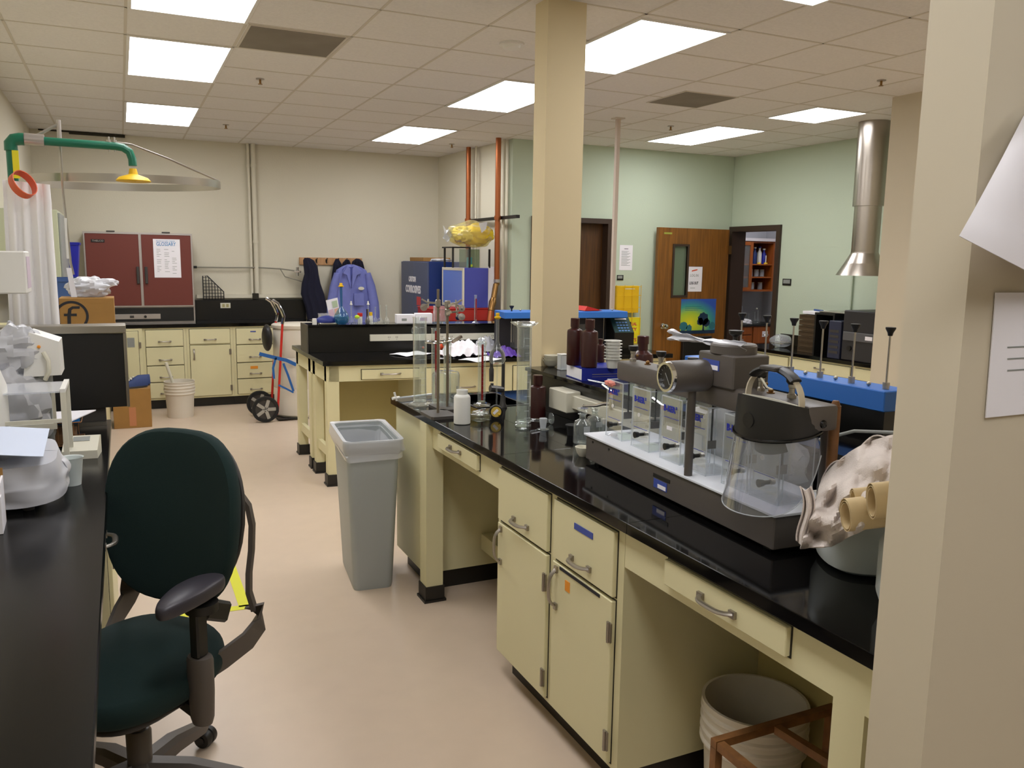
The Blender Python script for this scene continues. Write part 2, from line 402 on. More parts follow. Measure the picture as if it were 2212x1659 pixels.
# ---------------------------------------------------------------- ceiling lights
def ceiling_light(x, y, wx, wy, label, emit=True):
    t = thing('ceiling_light', label, 'ceiling light', (x, y, CZ), group='recessed ceiling lights')
    fr = B(); e = .018
    fr.box(-e, -e, -.008, wx+e, 0, .001).box(-e, wy, -.008, wx+e, wy+e, .001).box(-e, 0, -.008, 0, wy, .001).box(wx, 0, -.008, wx+e, wy, .001)
    part('light_frame', fr, 'white', t, smooth=False)
    part('diffuser', B().box(0, 0, -.006, wx, wy, .0), 'lamp', t, smooth=False)
    return t
ceiling_light(.115, 5.53, .56, 1.13, 'lit oblong ceiling panel, second from the top on the left side')
ceiling_light(.115, 7.86, .56, 1.13, 'lit oblong ceiling panel farthest back on the left, nearest the far wall')
ceiling_light(.115, 3.78, .56, 1.13, 'lit oblong ceiling panel cut by the top edge at the left')
ceiling_light(2.535, 3.84, .56, 1.15, 'large lit ceiling panel just right of the square column')
ceiling_light(2.53, 5.54, .55, 1.15, 'lit ceiling panel partly hidden by the left side of the column')
ceiling_light(2.535, 7.87, .54, 1.14, 'lit ceiling panel above the copper pipes, near the alcove')
ceiling_light(5.09, 6.37, .56, 1.14, 'lit oblong ceiling panel above the open oak door')
ceiling_light(5.17, 5.22, .54, .57, 'square lit ceiling panel nearest the round metal duct')
ceiling_light(2.57, 2.10, .56, 1.14, 'lit ceiling panel of which only a tip shows at the top right')
for x, y in ((.115, 1.45), (.115, -.9), (2.535, -.6), (5.1, 2.2)):
    ceiling_light(x, y, .56, 1.14, 'lit ceiling panel behind the camera')
ceiling_light(7.3, 7.6, .56, 1.14, 'unseen ceiling panel added to light the store room')  # lamp out of view, added so the store room is lit
def vent(x, y, wx, wy, label):
    t = thing('ceiling_vent', label, 'vent', (x, y, CZ), group='perforated return vents')
    part('vent_frame', B().box(0, 0, -.005, wx, .012, 0).box(0, wy-.012, -.005, wx, wy, 0).box(0, .012, -.005, .012, wy-.012, 0).box(wx-.012, .012, -.005, wx, wy-.012, 0), 'grid', t, smooth=False)
    part('vent_face', B().box(.012, .012, -.004, wx-.012, wy-.012, -.001), mat('vent_face', '#8f8678', .8, bump=.6, bscale=500, var=.25, vscale=3), t, smooth=False)
vent(.705, 4.94, .555, .555, 'dark perforated ceiling vent beside the left ceiling lights')
vent(3.86, 5.22, .50, .52, 'faint dusty ceiling vent between the lights right of the column')
def sprinkler(x, y, label):
    t = thing('sprinkler_head', label, 'sprinkler', (x, y, CZ), group='ceiling sprinklers')
    part('escutcheon', B().cyl(0, 0, -.006, 0, .03), 'alu', t)
    part('sprinkler_body', B().cyl(0, 0, -.035, -.006, .008).cyl(0, 0, -.04, -.036, .016, seg=12), 'brass', t)
sprinkler(.974, 6.375, 'sprinkler head right of the second left ceiling light')
sprinkler(.995, 8.712, 'sprinkler head right of the farthest left ceiling light')
sprinkler(3.393, 8.831, 'sprinkler head near the alcove corner by the copper pipes')
sprinkler(4.724, 6.598, 'sprinkler head left of the oblong light over the oak door')
sprinkler(4.801, 4.279, 'sprinkler head near the wall pilaster at the right')
sp = thing('ceiling_speaker', 'round white ceiling disc left of the square column', 'smoke detector', (2.15, 4.62, CZ))
part('detector_base', B().cyl(0, 0, -.012, 0, .075), 'white', sp)
part('detector_cap', B().lathe([(.055, -.012), (.05, -.03), (.001, -.034)]), 'white', sp)
sp.name = 'smoke_detector'
# ---------------------------------------------------------------- column and pole
cl = struct('wall_column', B().box(1.94, 3.75, 0, 2.152, 3.89, CZ), 'col')
part('corner_strip', B().box(1.935, 3.745, 1.11, 1.945, 3.755, CZ), 'col', cl, smooth=False)
pole = thing('service_pole', 'slim beige power pole from ceiling to floor before the door wall', 'pole', (4.07, 6.48, 0))
part('pole_shaft', B().box(-.017, -.017, 0, .017, .017, CZ), mat('pole_paint', '#c8b8a8', .5), pole, smooth=False)
part('pole_flange', B().box(-.045, -.045, CZ-.01, .045, .045, CZ), 'grid', pole, smooth=False)
# ================================================================ handles and cabinet parts
def pull(parent, c, along, out, length=.11, m='handle', r=.0055, name='handle', label=None):
    """curved bow handle: c centre on the face, along its length, out from the face"""
    c, a, o = Vector(c), Vector(along).normalized(), Vector(out).normalized()
    pts = []; n = 10
    for i in range(n+1):
        s_ = -1+2*i/n; pts.append(c+a*(s_*length/2)+o*(.004+.026*(1-s_**4)))
    b = B().tube(pts, r, 8, ry=r*1.5)
    for e in (-1, 1): b.obox(c+a*(e*length/2)+o*.004, a, o.cross(a), o, .011, .009, .004)
    return part(name, b, m, parent, label)
def hinge(parent, c, along, out):
    c, a, o = Vector(c), Vector(along), Vector(out); s_ = a.cross(o)
    b = B().obox(c+o*.004, s_, a, o, .012, .03, .003).rod(c+o*.008-a*.032, c+o*.008+a*.032, .005)
    return part('hinge', b, 'handle', parent)
def front(parent, name, face, p0, p1, z0, z1, m='cream', hang=None):
    """drawer or door panel on a face.  face=('x',X,-1) looks along -X; p0..p1 run along the other axis"""
    ax, v, sg = face; e = .003; t = .016
    if ax == 'x': b = B().box(min(v, v+sg*t), p0+e, z0+e, max(v, v+sg*t), p1-e, z1-e, .002); gb = B().box(min(v, v+sg*.0015), p0-.001, z0-.001, max(v, v+sg*.0015), p1+.001, z1+.001)
    else: b = B().box(p0+e, min(v, v+sg*t), z0+e, p1-e, max(v, v+sg*t), z1-e, .002); gb = B().box(p0-.001, min(v, v+sg*.0015), z0-.001, p1+.001, max(v, v+sg*.0015), z1+.001)
    o = part(name, b, m, parent, smooth=False); part('shadow_gap', gb, 'gap', o, 'dark joint round the panel', smooth=False)
    return o
# ================================================================ NEAR BENCH (front face X=1.285)
FX = 1.285; NX = ('x', FX, -1)
def worktop(name, label, b, m='epoxy'): return solo(name, label, 'worktop', b, m, smooth=False)
wt = thing('worktop', 'long glossy black worktop of the nearest bench, under the jar tester', 'worktop', (1.258, .987, TOP))
part('worktop_slab', B().box(0, 0, -.033, 1.40, .90, 0, .0015), 'epoxy', wt, smooth=False)
part('worktop_slab', B().box(0, .9003, -.033, 1.40, 1.783, 0, .0015), 'epoxy', wt, smooth=False)
SX0, SX1, SY0, SY1 = .315, .575, 2.735, 3.09     # sink opening
part('worktop_slab', B().box(0, 1.7833, -.033, SX0, 3.175, 0, .0015).box(SX0, 1.7833, -.033, SX1, SY0, 0).box(SX1, 1.7833, -.033, 1.40, 2.755, 0).box(SX1, 2.755, -.033, .675, 3.175, 0).box(.90, 2.755, -.033, 1.40, 3.175, 0).box(.675, 2.91, -.033, .90, 3.175, 0).box(SX0, SY1, -.033, SX1, 3.175, 0), 'epoxy', wt, smooth=False)
part('sink_basin', B().box(SX0-.01, SY0-.01, -.16, SX1+.01, SY1+.01, -.15).box(SX0-.01, SY0-.01, -.15, SX0, SY1+.01, .003).box(SX1, SY0-.01, -.15, SX1+.01, SY1+.01, .003).box(SX0, SY0-.01, -.15, SX1, SY0, .003).box(SX0, SY1, -.15, SX1, SY1+.012, .006), 'epoxy2', wt, 'sunken black sink', smooth=False)
# raised service ledge along the middle of the bench
lg = thing('service_ledge', 'raised black service ledge along the middle of the nearest bench', 'ledge', (1.843, .99, TOP+.001))
part('ledge_riser', B().box(.012, 0, 0, .205, 2.75, .172), 'epoxy2', lg, smooth=False)
part('ledge_top', B().box(0, 0, .172, .222, 2.755, .19, .002), 'epoxy', lg, smooth=False)
# under-bench units
e1 = thing('end_cabinet', 'closed cream end panel unit at the far end of the nearest bench', 'cabinet', (FX, 3.70, 0))
part('cabinet_body', B().box(0, 0, .1, .30, .45, TOP-.034).box(.30, 0, .1, .56, .45, .74).box(.56, 0, .1, .64, .45, TOP-.034), 'cream', e1, smooth=False)
part('plinth', B().box(.05, .03, 0, .60, .42, .1), 'kick', e1, smooth=False)
kb = thing('knee_space_frame', 'cream knee-space frame with one shallow drawer beside the grey bin', 'bench frame', (0, 0, 0))
part('apron', B().box(FX, 2.82, .765, FX+.02, 3.69, TOP-.034), 'cream', kb, smooth=False)
dr = front(kb, 'drawer', NX, 3.005, 3.47, .79, .86); pull(dr, (FX-.016, 3.245, .83), Y3, -X3)
lgp = part('leg', B().box(FX-.03, 3.585, .07, FX+.055, 3.675, TOP-.034), 'cream', kb, smooth=False)
part('leg_boot', B().box(FX-.036, 3.579, .012, FX+.061, 3.681, .078).box(FX-.043, 3.572, 0, FX+.068, 3.688, .012), 'kick', lgp, smooth=False)
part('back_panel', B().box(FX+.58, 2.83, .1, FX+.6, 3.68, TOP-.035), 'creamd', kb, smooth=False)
part('stretcher', B().box(FX+.30, 2.83, .19, FX+.36, 3.69, .27), 'cream', kb, smooth=False)
part('plinth', B().box(FX+.52, 2.83, 0, FX+.58, 3.68, .1), 'kick', kb, smooth=False)
cb = thing('base_cabinet', 'cream double base cabinet with bow handles under the nearest bench', 'cabinet', (0, 0, 0))
part('cabinet_body', B().box(FX, 1.932, .105, FX+.56, 2.82, TOP-.034), 'cream', cb, smooth=False)
part('plinth', B().box(FX+.06, 1.95, 0, FX+.55, 2.80, .105), 'kick', cb, smooth=False)
for a, b_ in ((2.385, 2.795), (1.965, 2.345)):
    d = front(cb, 'drawer', NX, a, b_, .655, .862); pull(d, (FX-.016, (a+b_)/2, .70), Y3, -X3)
    if a < 2: part('label_strip', B().box(FX-.018, a+.12, .80, FX-.016, a+.235, .82), 'bluel', d, 'blue label strip')
    d = front(cb, 'door', NX, a, b_, .12, .648); pull(d, (FX-.016, b_-.035, .56), Z3, -X3, .13)
    hinge(d, (FX-.016, a+.006, .55), Z3, -X3); hinge(d, (FX-.016, a+.006, .2), Z3, -X3)
    if a < 2:
        part('orange_label', B().box(FX-.018, a+.255, .575, FX-.016, a+.285, .61), 'orangel', d, 'small orange label')
        part('label_strip', B().box(FX-.018, a+.07, .632, FX-.016, a+.325, .642), 'ink', d, 'dark printed label strip')
kc = thing('knee_space_frame', 'cream knee-space frame with a wide drawer above the big bucket', 'bench frame', (0, 0, 0))
part('apron', B().box(FX, 1.0, .765, FX+.02, 1.93, TOP-.034), 'cream', kc, smooth=False)
dr = front(kc, 'drawer', NX, 1.267, 1.722, .792, .868); pull(dr, (FX-.016, 1.50, .825), Y3, -X3, .12)
lgp = part('leg', B().box(FX, 1.065, .07, FX+.07, 1.145, .765), 'cream', kc, smooth=False)
part('leg_boot', B().box(FX-.006, 1.059, 0, FX+.076, 1.151, .07), 'kick', lgp, smooth=False)
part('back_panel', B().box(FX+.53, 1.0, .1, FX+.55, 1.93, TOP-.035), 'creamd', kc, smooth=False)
part('plinth', B().box(FX+.50, 1.0, 0, FX+.53, 1.93, .1), 'kick', kc, smooth=False)
bk = solo('back_cabinet', 'cream cabinet run on the hidden side of the nearest bench', 'cabinet', B().box(2.02, .99, .1, 2.62, 3.69, TOP-.034), 'cream', smooth=False)
# service raceway on the ledge riser
rc = thing('outlet_raceway', 'pale outlet raceway on the black ledge of the nearest bench', 'outlet strip', (1.855, 0, 0))
part('raceway_channel', B().box(-.045, 2.1, .985, 0, 3.22, 1.045, .003), 'offw', rc, smooth=False)
part('raceway_end', B().box(-.075, 3.19, .965, 0, 3.36, 1.06, .004), 'offw', rc, 'thick end box of the raceway', smooth=False)
sk = B()
for y in (3.08, 2.98, 2.7, 2.6, 2.3):
    for dy in (-.006, .006): sk.box(-.0465, y+dy-.0015, 1.012, -.0445, y+dy+.0015, 1.022)
    sk.box(-.0465, y-.002, 1.0, -.0445, y+.002, 1.004)
part('socket_slots', sk, 'gap', rc, smooth=False)
def gas_cock(y, label, flip=0):
    t = thing('gas_tap', label, 'gas tap', (1.81, y, 1.062), group='gas taps on the raceway')
    part('tap_body', B().cyl(-.0, 0, -.02, .02, .012).cyl(0, 0, .02, .04, .009), 'chrome', t)
    part('tap_nozzle', B().tube([(0, 0, 0), (-.03, .02, -.002), (-.06, .03, -.01), (-.11, .05, -.012)], [.009, .008, .006, .004], 8), 'chrome', t)
    part('tap_lever', B().rod((0, 0, .05), (-.02, .045, .075), .006), 'chrome', t)
    part('index_button', B().cyl(0, 0, .04, .054, .011), 'orcl', t, 'orange index ring')
gas_cock(2.86, 'orange-ringed gas tap left of the clear square jars')
gas_cock(2.50, 'gas tap seen through the first clear square jars')
# ================================================================ FAR ISLAND (slightly skewed against the room grid)
SH = -.13
def sk(c): return (c.x, c.y+SH*(c.x-1.28), c.z)
FY = 5.80; NY = ('y', FY, -1)
isl = thing('worktop', 'black worktop of the far island bench with white legs', 'worktop', (0, 0, 0))
part('worktop_slab', B().box(1.255, 5.775, TOP-.033, 4.0, 6.95, TOP, .003).map(sk), 'epoxy', isl, smooth=False)
lg = thing('service_ledge', 'raised black ledge of the far island holding the row of flasks', 'ledge', (0, 0, 0))
part('ledge_riser', B().box(1.275, 6.35, TOP+.001, 3.95, 6.55, 1.11).map(sk), 'epoxy2', lg, smooth=False)
part('ledge_top', B().box(1.268, 6.335, 1.11, 3.96, 6.57, 1.13, .002).map(sk), 'epoxy', lg, smooth=False)
part('end_plate', B().box(1.258, 6.33, TOP+.001, 1.268, 6.575, 1.131).map(sk), mat('grey_slate', '#4a453a', .5), lg, 'grey end plate', smooth=False)
rc = thing('outlet_raceway', 'long pale outlet raceway on the far island ledge', 'outlet strip', (0, 0, 0))
part('raceway_channel', B().box(1.735, 6.325, 1.0, 3.9, 6.349, 1.05).map(sk), 'offw', rc, smooth=False)
s_ = B()
for x in (1.88, 1.94, 2.30, 2.38, 2.66, 2.72):
    for dx in (-.006, .006): s_.box(x+dx-.0015, 6.3235, 1.024, x+dx+.0015, 6.326, 1.034)
    s_.box(x-.002, 6.3235, 1.012, x+.002, 6.326, 1.016)
part('socket_slots', s_.map(sk), 'gap', rc, smooth=False)
fi = thing('island_frame', 'cream frame of the far island with open legs and black boots', 'bench frame', (0, 0, 0))
part('apron', B().box(1.30, FY, .765, 1.96, FY+.02, TOP-.034).box(1.285, FY+.02, .765, 1.305, 6.93, TOP-.034).map(sk), 'cream', fi, smooth=False)
for x, y, wx_ in ((1.285, 5.80, .085), (1.285, 6.20, .06), (1.285, 6.36, .075), (1.285, 6.86, .07)):
    l_ = part('leg', B().box(x, y, .08, x+wx_, y+.08, TOP-.034).map(sk), 'cream', fi, smooth=False)
    part('leg_boot', B().box(x-.008, y-.008, .01, x+wx_+.008, y+.088, .085).box(x-.014, y-.014, 0, x+wx_+.014, y+.094, .012).map(sk), 'kick', l_, smooth=False)
part('stretcher', B().box(1.30, 5.88, .2, 1.33, 6.2, .27).box(1.30, 6.44, .2, 1.33, 6.86, .27).map(sk), 'cream', fi, smooth=False)
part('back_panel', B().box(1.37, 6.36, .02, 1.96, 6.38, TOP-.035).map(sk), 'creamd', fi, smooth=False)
d = front(fi, 'drawer', NY, 1.525, 1.945, .775, .85); 
for o_ in [d]+list(d.children):
    for v in o_.data.vertices: v.co = sk(v.co)
pull(d, (1.735, FY-.016+SH*.45, .815), X3, -Y3, .14)
fc = thing('base_cabinet', 'cream cabinet with deep drawers under the right half of the far island', 'cabinet', (0, 0, 0))
part('cabinet_body', B().box(1.96, FY, .1, 3.95, 6.9, TOP-.034).map(sk), 'cream', fc, smooth=False)
part('plinth', B().box(1.98, FY+.06, 0, 3.93, 6.84, .1).map(sk), 'kick', fc, smooth=False)
for a, b_ in ((1.99, 2.60), (2.66, 3.25), (3.3, 3.9)):
    for z0, z1 in ((.655, .85), (.12, .648)):
        d = front(fc, 'drawer' if z0 > .5 else 'door', NY, a, b_, z0, z1)
        for o_ in [d]+list(d.children):
            for v in o_.data.vertices: v.co = sk(v.co)
        xm = (a+b_)/2 if z0 > .5 else a+.05
        pull(d, (xm, FY-.016+SH*(xm-1.28), .70 if z0 > .5 else .56), X3 if z0 > .5 else Z3, -Y3, .14)
# ================================================================ FAR WALL CABINETS (face Y=9.48)
QY = 9.48; NQ = ('y', QY, -1)
wt = thing('worktop', 'black worktop along the far wall under the red-brown oven', 'worktop', (0, 0, 0))
part('worktop_slab', B().box(-.78, 9.455, TOP-.038, 1.97, 10.045, TOP, .003), 'epoxy', wt, smooth=False)
part('backsplash', B().box(.74, 9.94, TOP+.001, 1.97, 10.045, 1.14), 'epoxy2', wt, 'tall black back ledge', smooth=False)
lc = thing('base_cabinet', 'angled cream filler cabinet with a grey sticker, far left corner', 'cabinet', (0, 0, 0))
part('cabinet_body', B().box(-.70, QY-.02, .1, .165, 10.03, TOP-.039), 'cream', lc, smooth=False)
part('plinth', B().box(-.68, QY+.05, 0, .165, 10.0, .1), 'kick', lc, smooth=False)
d = front(lc, 'door', ('y', QY-.02, -1), -.55, .13, .13, .85); hinge(d, (.14, QY-.036, .7), Z3, -Y3)
part('sticker', B().box(.02, QY-.039, .68, .09, QY-.036, .78), 'grey', d, 'grey sticker')
def bank(x0, x1, rows, label, door_from=None):
    t = thing('base_cabinet', label, 'cabinet', (0, 0, 0), group=None)
    part('cabinet_body', B().box(x0-.029, QY, .1, x1+.0295, 10.03, TOP-.039), 'cream', t, smooth=False)
    part('plinth', B().box(x0-.029, QY+.05, 0, x1+.0295, 10.0, .1), 'kick', t, smooth=False)
    for z0, z1 in rows:
        d = front(t, 'drawer', NQ, x0, x1, z0, z1); pull(d, ((x0+x1)/2, QY-.016, z0+(z1-z0)*.3), X3, -Y3, .11)
    if door_from:
        d = front(t, 'door', NQ, x0, x1, .12, door_from); pull(d, (x0+.04, QY-.016, door_from-.1), Z3, -Y3, .1)
        hinge(d, (x1-.005, QY-.016, door_from-.08), Z3, -Y3); hinge(d, (x1-.005, QY-.016, .2), Z3, -Y3)
    return t
r4 = ((.12, .29), (.295, .47), (.475, .67), (.675, .855))
t = bank(.195, .568, r4, 'cream four-drawer cabinet behind the white bucket')
t = bank(.628, 1.048, ((.69, .855),), 'cream cabinet with one drawer over a door, right of the white bucket', .68)
t = bank(1.108, 1.505, r4, 'cream four-drawer cabinet with an orange sticker left of the hand truck')
part('orange_label', B().box(1.25, QY-.019, .40, 1.33, QY-.0165, .43), 'orangel', t, 'orange sticker')
part('blue_label', B().box(1.26, QY-.019, .81, 1.32, QY-.0165, .822), 'bluel', t, 'small blue label')
t = bank(1.565, 1.93, r4, 'cream drawer cabinet hidden behind the white drum')
ou = thing('wall_outlet', 'beige double socket on the black ledge right of the oven', 'socket', tuple(at(487, 660, Y=9.936)))
part('socket_plate', B().box(-.055, -.004, -.03, .055, .0035, .03, .002), 'offw', ou, smooth=False)
part('socket_faces', B().box(-.035, -.0065, -.018, -.008, -.0035, .018).box(.008, -.0065, -.018, .035, -.0035, .018), mat('socket_ivory', '#a8a06c', .5), ou, smooth=False)
# ---- oven / incubator with two red-brown doors
ov = thing('incubator', 'wide red-brown two-door incubator with aluminium trim on the far worktop', 'incubator', (-.34, 9.60, TOP+.001))
W_, H_ = 1.05, .955
part('cabinet_shell', B().box(0, .03, 0, W_, .42, H_), 'alu', ov, smooth=False)
part('plinth_panel', B().box(.015, .018, .02, W_-.015, .0295, .165), 'black', ov, 'black control plinth', smooth=False)
part('control_plate', B().box(.10, .012, .045, .70, .0175, .10, .002), 'alu', ov, 'aluminium control plate', smooth=False)
part('control_dial', B().cyl(0, 0, 0, .014, .014).map(lambda c: (.55+c.x, .012-c.z, .072+c.y)), 'black', ov)
part('switch', B().box(.40, .006, .06, .44, .012, .085), 'dgrey', ov, smooth=False)
for k, (a, b_) in enumerate(((.018, .52), (.545, W_-.018))):
    d = part('door', B().box(a, .004, .19, b_, .029, H_-.02, .003), 'redbrown', ov, smooth=False)
    tr = B().box(a-.012, 0, .178, a, .028, H_-.008).box(b_, 0, .178, b_+.012, .028, H_-.008).box(a, 0, H_-.02, b_, .028, H_-.008).box(a, 0, .178, b_, .028, .19)
    part('door_trim', tr, 'alu', d, 'aluminium edge trim', smooth=False)
    hx = .50 if k == 0 else .58
    part('door_handle', B().box(hx-.014, -.02, .42, hx+.014, .003, .60, .004), 'dgrey', d, 'dark grey upright handle', smooth=False)
    if k == 0:
        part('name_plate', B().box(.075, -.0005, .845, .2, .0035, .875), 'black', d, 'small black name plate', smooth=False)
        text('name_plate_lettering', 'THELCO', .024, 'alu', d, (.085, -.001, .852), X3, Z3, width=.105)
part('hinge', B().box(.22, .01, H_, .3, .03, H_+.012).box(.75, .01, H_, .83, .03, H_+.012), 'dgrey', ov, smooth=False)
po = thing('wall_chart', 'white glossary chart taped to the right incubator door', 'poster', tuple(at(330, 516, Y=9.602)))
L = at(388, 514, Y=9.602)-at(330, 516, Y=9.602); Hc = .405; Wc = L.x
part('chart_sheet', B().box(0, -.002, -Hc, Wc, 0, 0), 'paper', po, smooth=False)
text('chart_title', 'GLOSSARY', .055, 'inkl', po, (.03, -.003, -.07), X3, Z3, bold=.001, width=Wc-.07)
text('chart_subtitle', 'MICROSCOPY TERMS', .02, 'inkl', po, (.03, -.003, -.028), X3, Z3, width=Wc-.08)
b = B(); random.seed(3)
for cx_ in (.03, .105, .18):
    for r in range(15):
        if random.random() < .8: b.box(cx_, -.0025, -.11-r*.018, cx_+.02+random.random()*.03, -.002, -.106-r*.018)
part('chart_print', b, 'grey', po, smooth=False)
# ---- coat rack
cr = thing('coat_rack', 'light wooden coat rack board with dark hooks on the far wall', 'coat rack', tuple(at(647, 572, Y=10.03)))
p1 = at(782, 572, Y=10.03)-at(647, 572, Y=10.03); RW = p1.x
part('rack_board', B().box(0, -.004, .0, RW, .0195, .088, .003), 'pine', cr, smooth=False)
for hx in (.085, .20, .32, .46, .56, .68):
    part('hook', B().tube([(hx, -.004, .06), (hx, -.03, .055), (hx, -.045, .07), (hx, -.047, .085)], .005, 8).tube([(hx, -.004, .045), (hx, -.025, .02), (hx, -.035, .03)], .004, 8).box(hx-.01, -.007, .03, hx+.01, -.004, .07), 'black', cr)
def garment(name, label, cat, prof, m, Y0, dep, seed, wr=.012, group=None, holes=None):
    """hanging cloth from photo outline rows (z, x-left, x-right) at distance Y0"""
    prof = [(z, a, b_) for z, a, b_ in prof]; base = Vector(((prof[0][1]+prof[0][2])/2, Y0, prof[0][0]))
    rr = []; n = 40; rows = []
    for i in range(len(prof)-1):
        for k in range(4):
            f_ = k/4; rows.append(tuple(prof[i][q]*(1-f_)+prof[i+1][q]*f_ for q in range(3)))
    rows.append(prof[-1])
    for i, (z, a, b_) in enumerate(rows):
        cx_, hw = (a+b_)/2, (b_-a)/2; dd = dep*(.35+.65*min(1, i/(len(rows)*.3))); ring = []
        for k in range(n):
            th = 2*PI*k/n; fx = math.cos(th); fy = math.sin(th)
            fold = wr*math.sin(fx*11+seed+z*1.5)*min(1, i/6)*(1 if fy < 0 else .3)+wr*.8*noise.noise(Vector((fx*3, z*5, seed)))
            ring.append(Vector((cx_+hw*fx, Y0+fy*dd/2*(abs(fy)**-.3 if abs(fy) > .05 else 1)*(.9)+fold, z))-base)
        rr.append(ring)
    t = thing(name, label, cat, base, group=group)
    return t, part('cloth', B().rings(rr), m, t)
def zx(rows, Y0): 
    out = []
    for y, a, b_ in rows:
        A = at(a, y, Y=Y0); Bb = at(b_, y, Y=Y0); out.append((A.z, A.x, Bb.x))
    return out
garment('coat', 'dark navy coat hanging on the left hook of the rack', 'coat', zx([(557, 658, 668), (562, 655, 678), (575, 656, 686), (592, 658, 688), (612, 652, 692), (635, 650, 700), (665, 660, 706), (690, 664, 708)], 9.86), 'navy', 9.86, .16, 1, .007)
garment('coat', 'navy jacket hanging just left of the blue lab coat', 'coat', zx([(559, 725, 731), (570, 720, 738), (590, 717, 745), (630, 713, 745), (668, 711, 745)], 9.95), 'navy', 9.95, .08, 2)
garment('coat', 'navy jacket peeking out behind the lab coat collar', 'coat', zx([(561, 746, 754), (568, 740, 757), (580, 738, 758), (620, 736, 760)], 9.98), 'navy', 9.98, .05, 3)
garment('coat', 'black rounded coat behind the right shoulder of the lab coat', 'coat', zx([(559, 768, 776), (565, 761, 783), (580, 758, 787), (612, 765, 795), (680, 775, 808)], 9.97), 'navy', 9.97, .07, 4)
lt, lcm = garment('lab_coat', 'periwinkle blue lab coat with an oval badge hanging on the rack', 'lab coat',
                  zx([(571, 750, 764), (576, 738, 778), (583, 727, 790), (596, 723, 795), (620, 718, 802), (650, 714, 808), (680, 712, 814), (702, 712, 816)], 9.84), 'lab', 9.84, .14, 5, .015)
o = Vector(lt.location)
def lp(px, py, yy=9.755): return at(px, py, Y=yy)-o
part('lapel', B().prism([(lp(750, 574).x, lp(750, 574).z), (lp(741, 590).x, lp(741, 590).z), (lp(749, 594).x, lp(749, 594).z), (lp(757, 622).x, lp(757, 622).z), (lp(756, 580).x, lp(756, 580).z)], 'y', -.095, -.07).prism([(lp(766, 574).x, lp(766, 574).z), (lp(780, 590).x, lp(780, 590).z), (lp(771, 594).x, lp(771, 594).z), (lp(760, 622).x, lp(760, 622).z), (lp(761, 580).x, lp(761, 580).z)], 'y', -.095, -.07), 'lab', lt, smooth=False)
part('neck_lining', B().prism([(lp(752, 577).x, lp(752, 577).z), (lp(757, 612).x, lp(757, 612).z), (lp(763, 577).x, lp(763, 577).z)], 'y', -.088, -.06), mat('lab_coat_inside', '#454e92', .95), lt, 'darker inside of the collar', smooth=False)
part('pocket', B().box(lp(765, 634).x, -.088, lp(765, 660).z, lp(786, 634).x, -.07, lp(765, 634).z), 'lab', lt, smooth=False)
for sx_, pp_ in ((-1, ((728, 590), (722, 620), (717, 655), (716, 694))), (1, ((794, 590), (801, 618), (808, 655), (811, 694)))):
    part('sleeve', B().tube([lp(x, y, 9.80) for x, y in pp_], [.035, .055, .06, .06], 14, ry=.045), 'lab', lt)
bc = lp(780, 623)
part('badge', B().cyl(0, 0, 0, .014, .032).map(lambda c: (bc.x+c.x*1.1, -.083-c.z, bc.z+c.y*.62)), 'offw', lt, 'pale oval badge')
# ---- conduits and bench service pipes on the far wall
def pipe_v(name, label, px_top, Y0, z1, z0, r, m='wall', cat='pipe'):
    x = at(px_top[0], px_top[1], Y=Y0).x; t = thing(name, label, cat, (x, Y0, z0))
    part('pipe', B().cyl(0, 0, 0, z1-z0, r), m, t); b = B()
    for z in (.35*(z1-z0), .85*(z1-z0)): b.cyl(0, 0, z, z+.03, r*1.25)
    part('pipe_strap', b, m, t)
pipe_v('conduit', 'thin cream conduit, left of the pair on the far wall', (540, 480), 10.02, CZ, 1.145, .016)
pipe_v('conduit', 'thick cream conduit, right of the pair on the far wall', (551, 480), 10.01, CZ, 1.19, .026)
solo('conduit_box', 'dark fitting at the foot of the thick far-wall conduit', 'fitting', B().box(-.035, -.03, -.07, .035, .025, .0, .004), 'gap', (at(552, 640, Y=9.99).x, 10.0, 1.215))
hp = thing('service_pipe', 'horizontal grey pipe along the far wall behind the coats', 'pipe', (.74, 10.0, 1.50))
part('pipe', B().tube([(0, 0, .01), (.35, 0, .008), (.7, 0, .012), (.95, -.02, .0), (1.10, -.05, -.02), (1.16, -.06, -.03)], .008, 8), mat('grey_pipe', '#8d8a7c', .5), hp)
part('pipe_end', B().rod((0, 0, .01), (.035, 0, .01), .014), 'black', hp)
part('pipe_branch', B().tube([(.95, -.02, 0), (1.0, -.03, -.09), (1.1, -.04, -.12), (1.2, -.05, -.15)], .006, 8), mat('grey_pipe2', '#8d8a7c', .5), hp)
part('valve', B().cyl(1.14, -.06, -.08, .02, .016).tube([(1.10, -.07, -.03), (1.18, -.07, -.03)], .012, 8), 'chrome', hp)
solo('wall_rail', 'low cream service rail on the far wall above the black ledge', 'rail', B().box(.76, 9.99, 1.16, 1.95, 10.045, 1.20), 'wall', smooth=False)
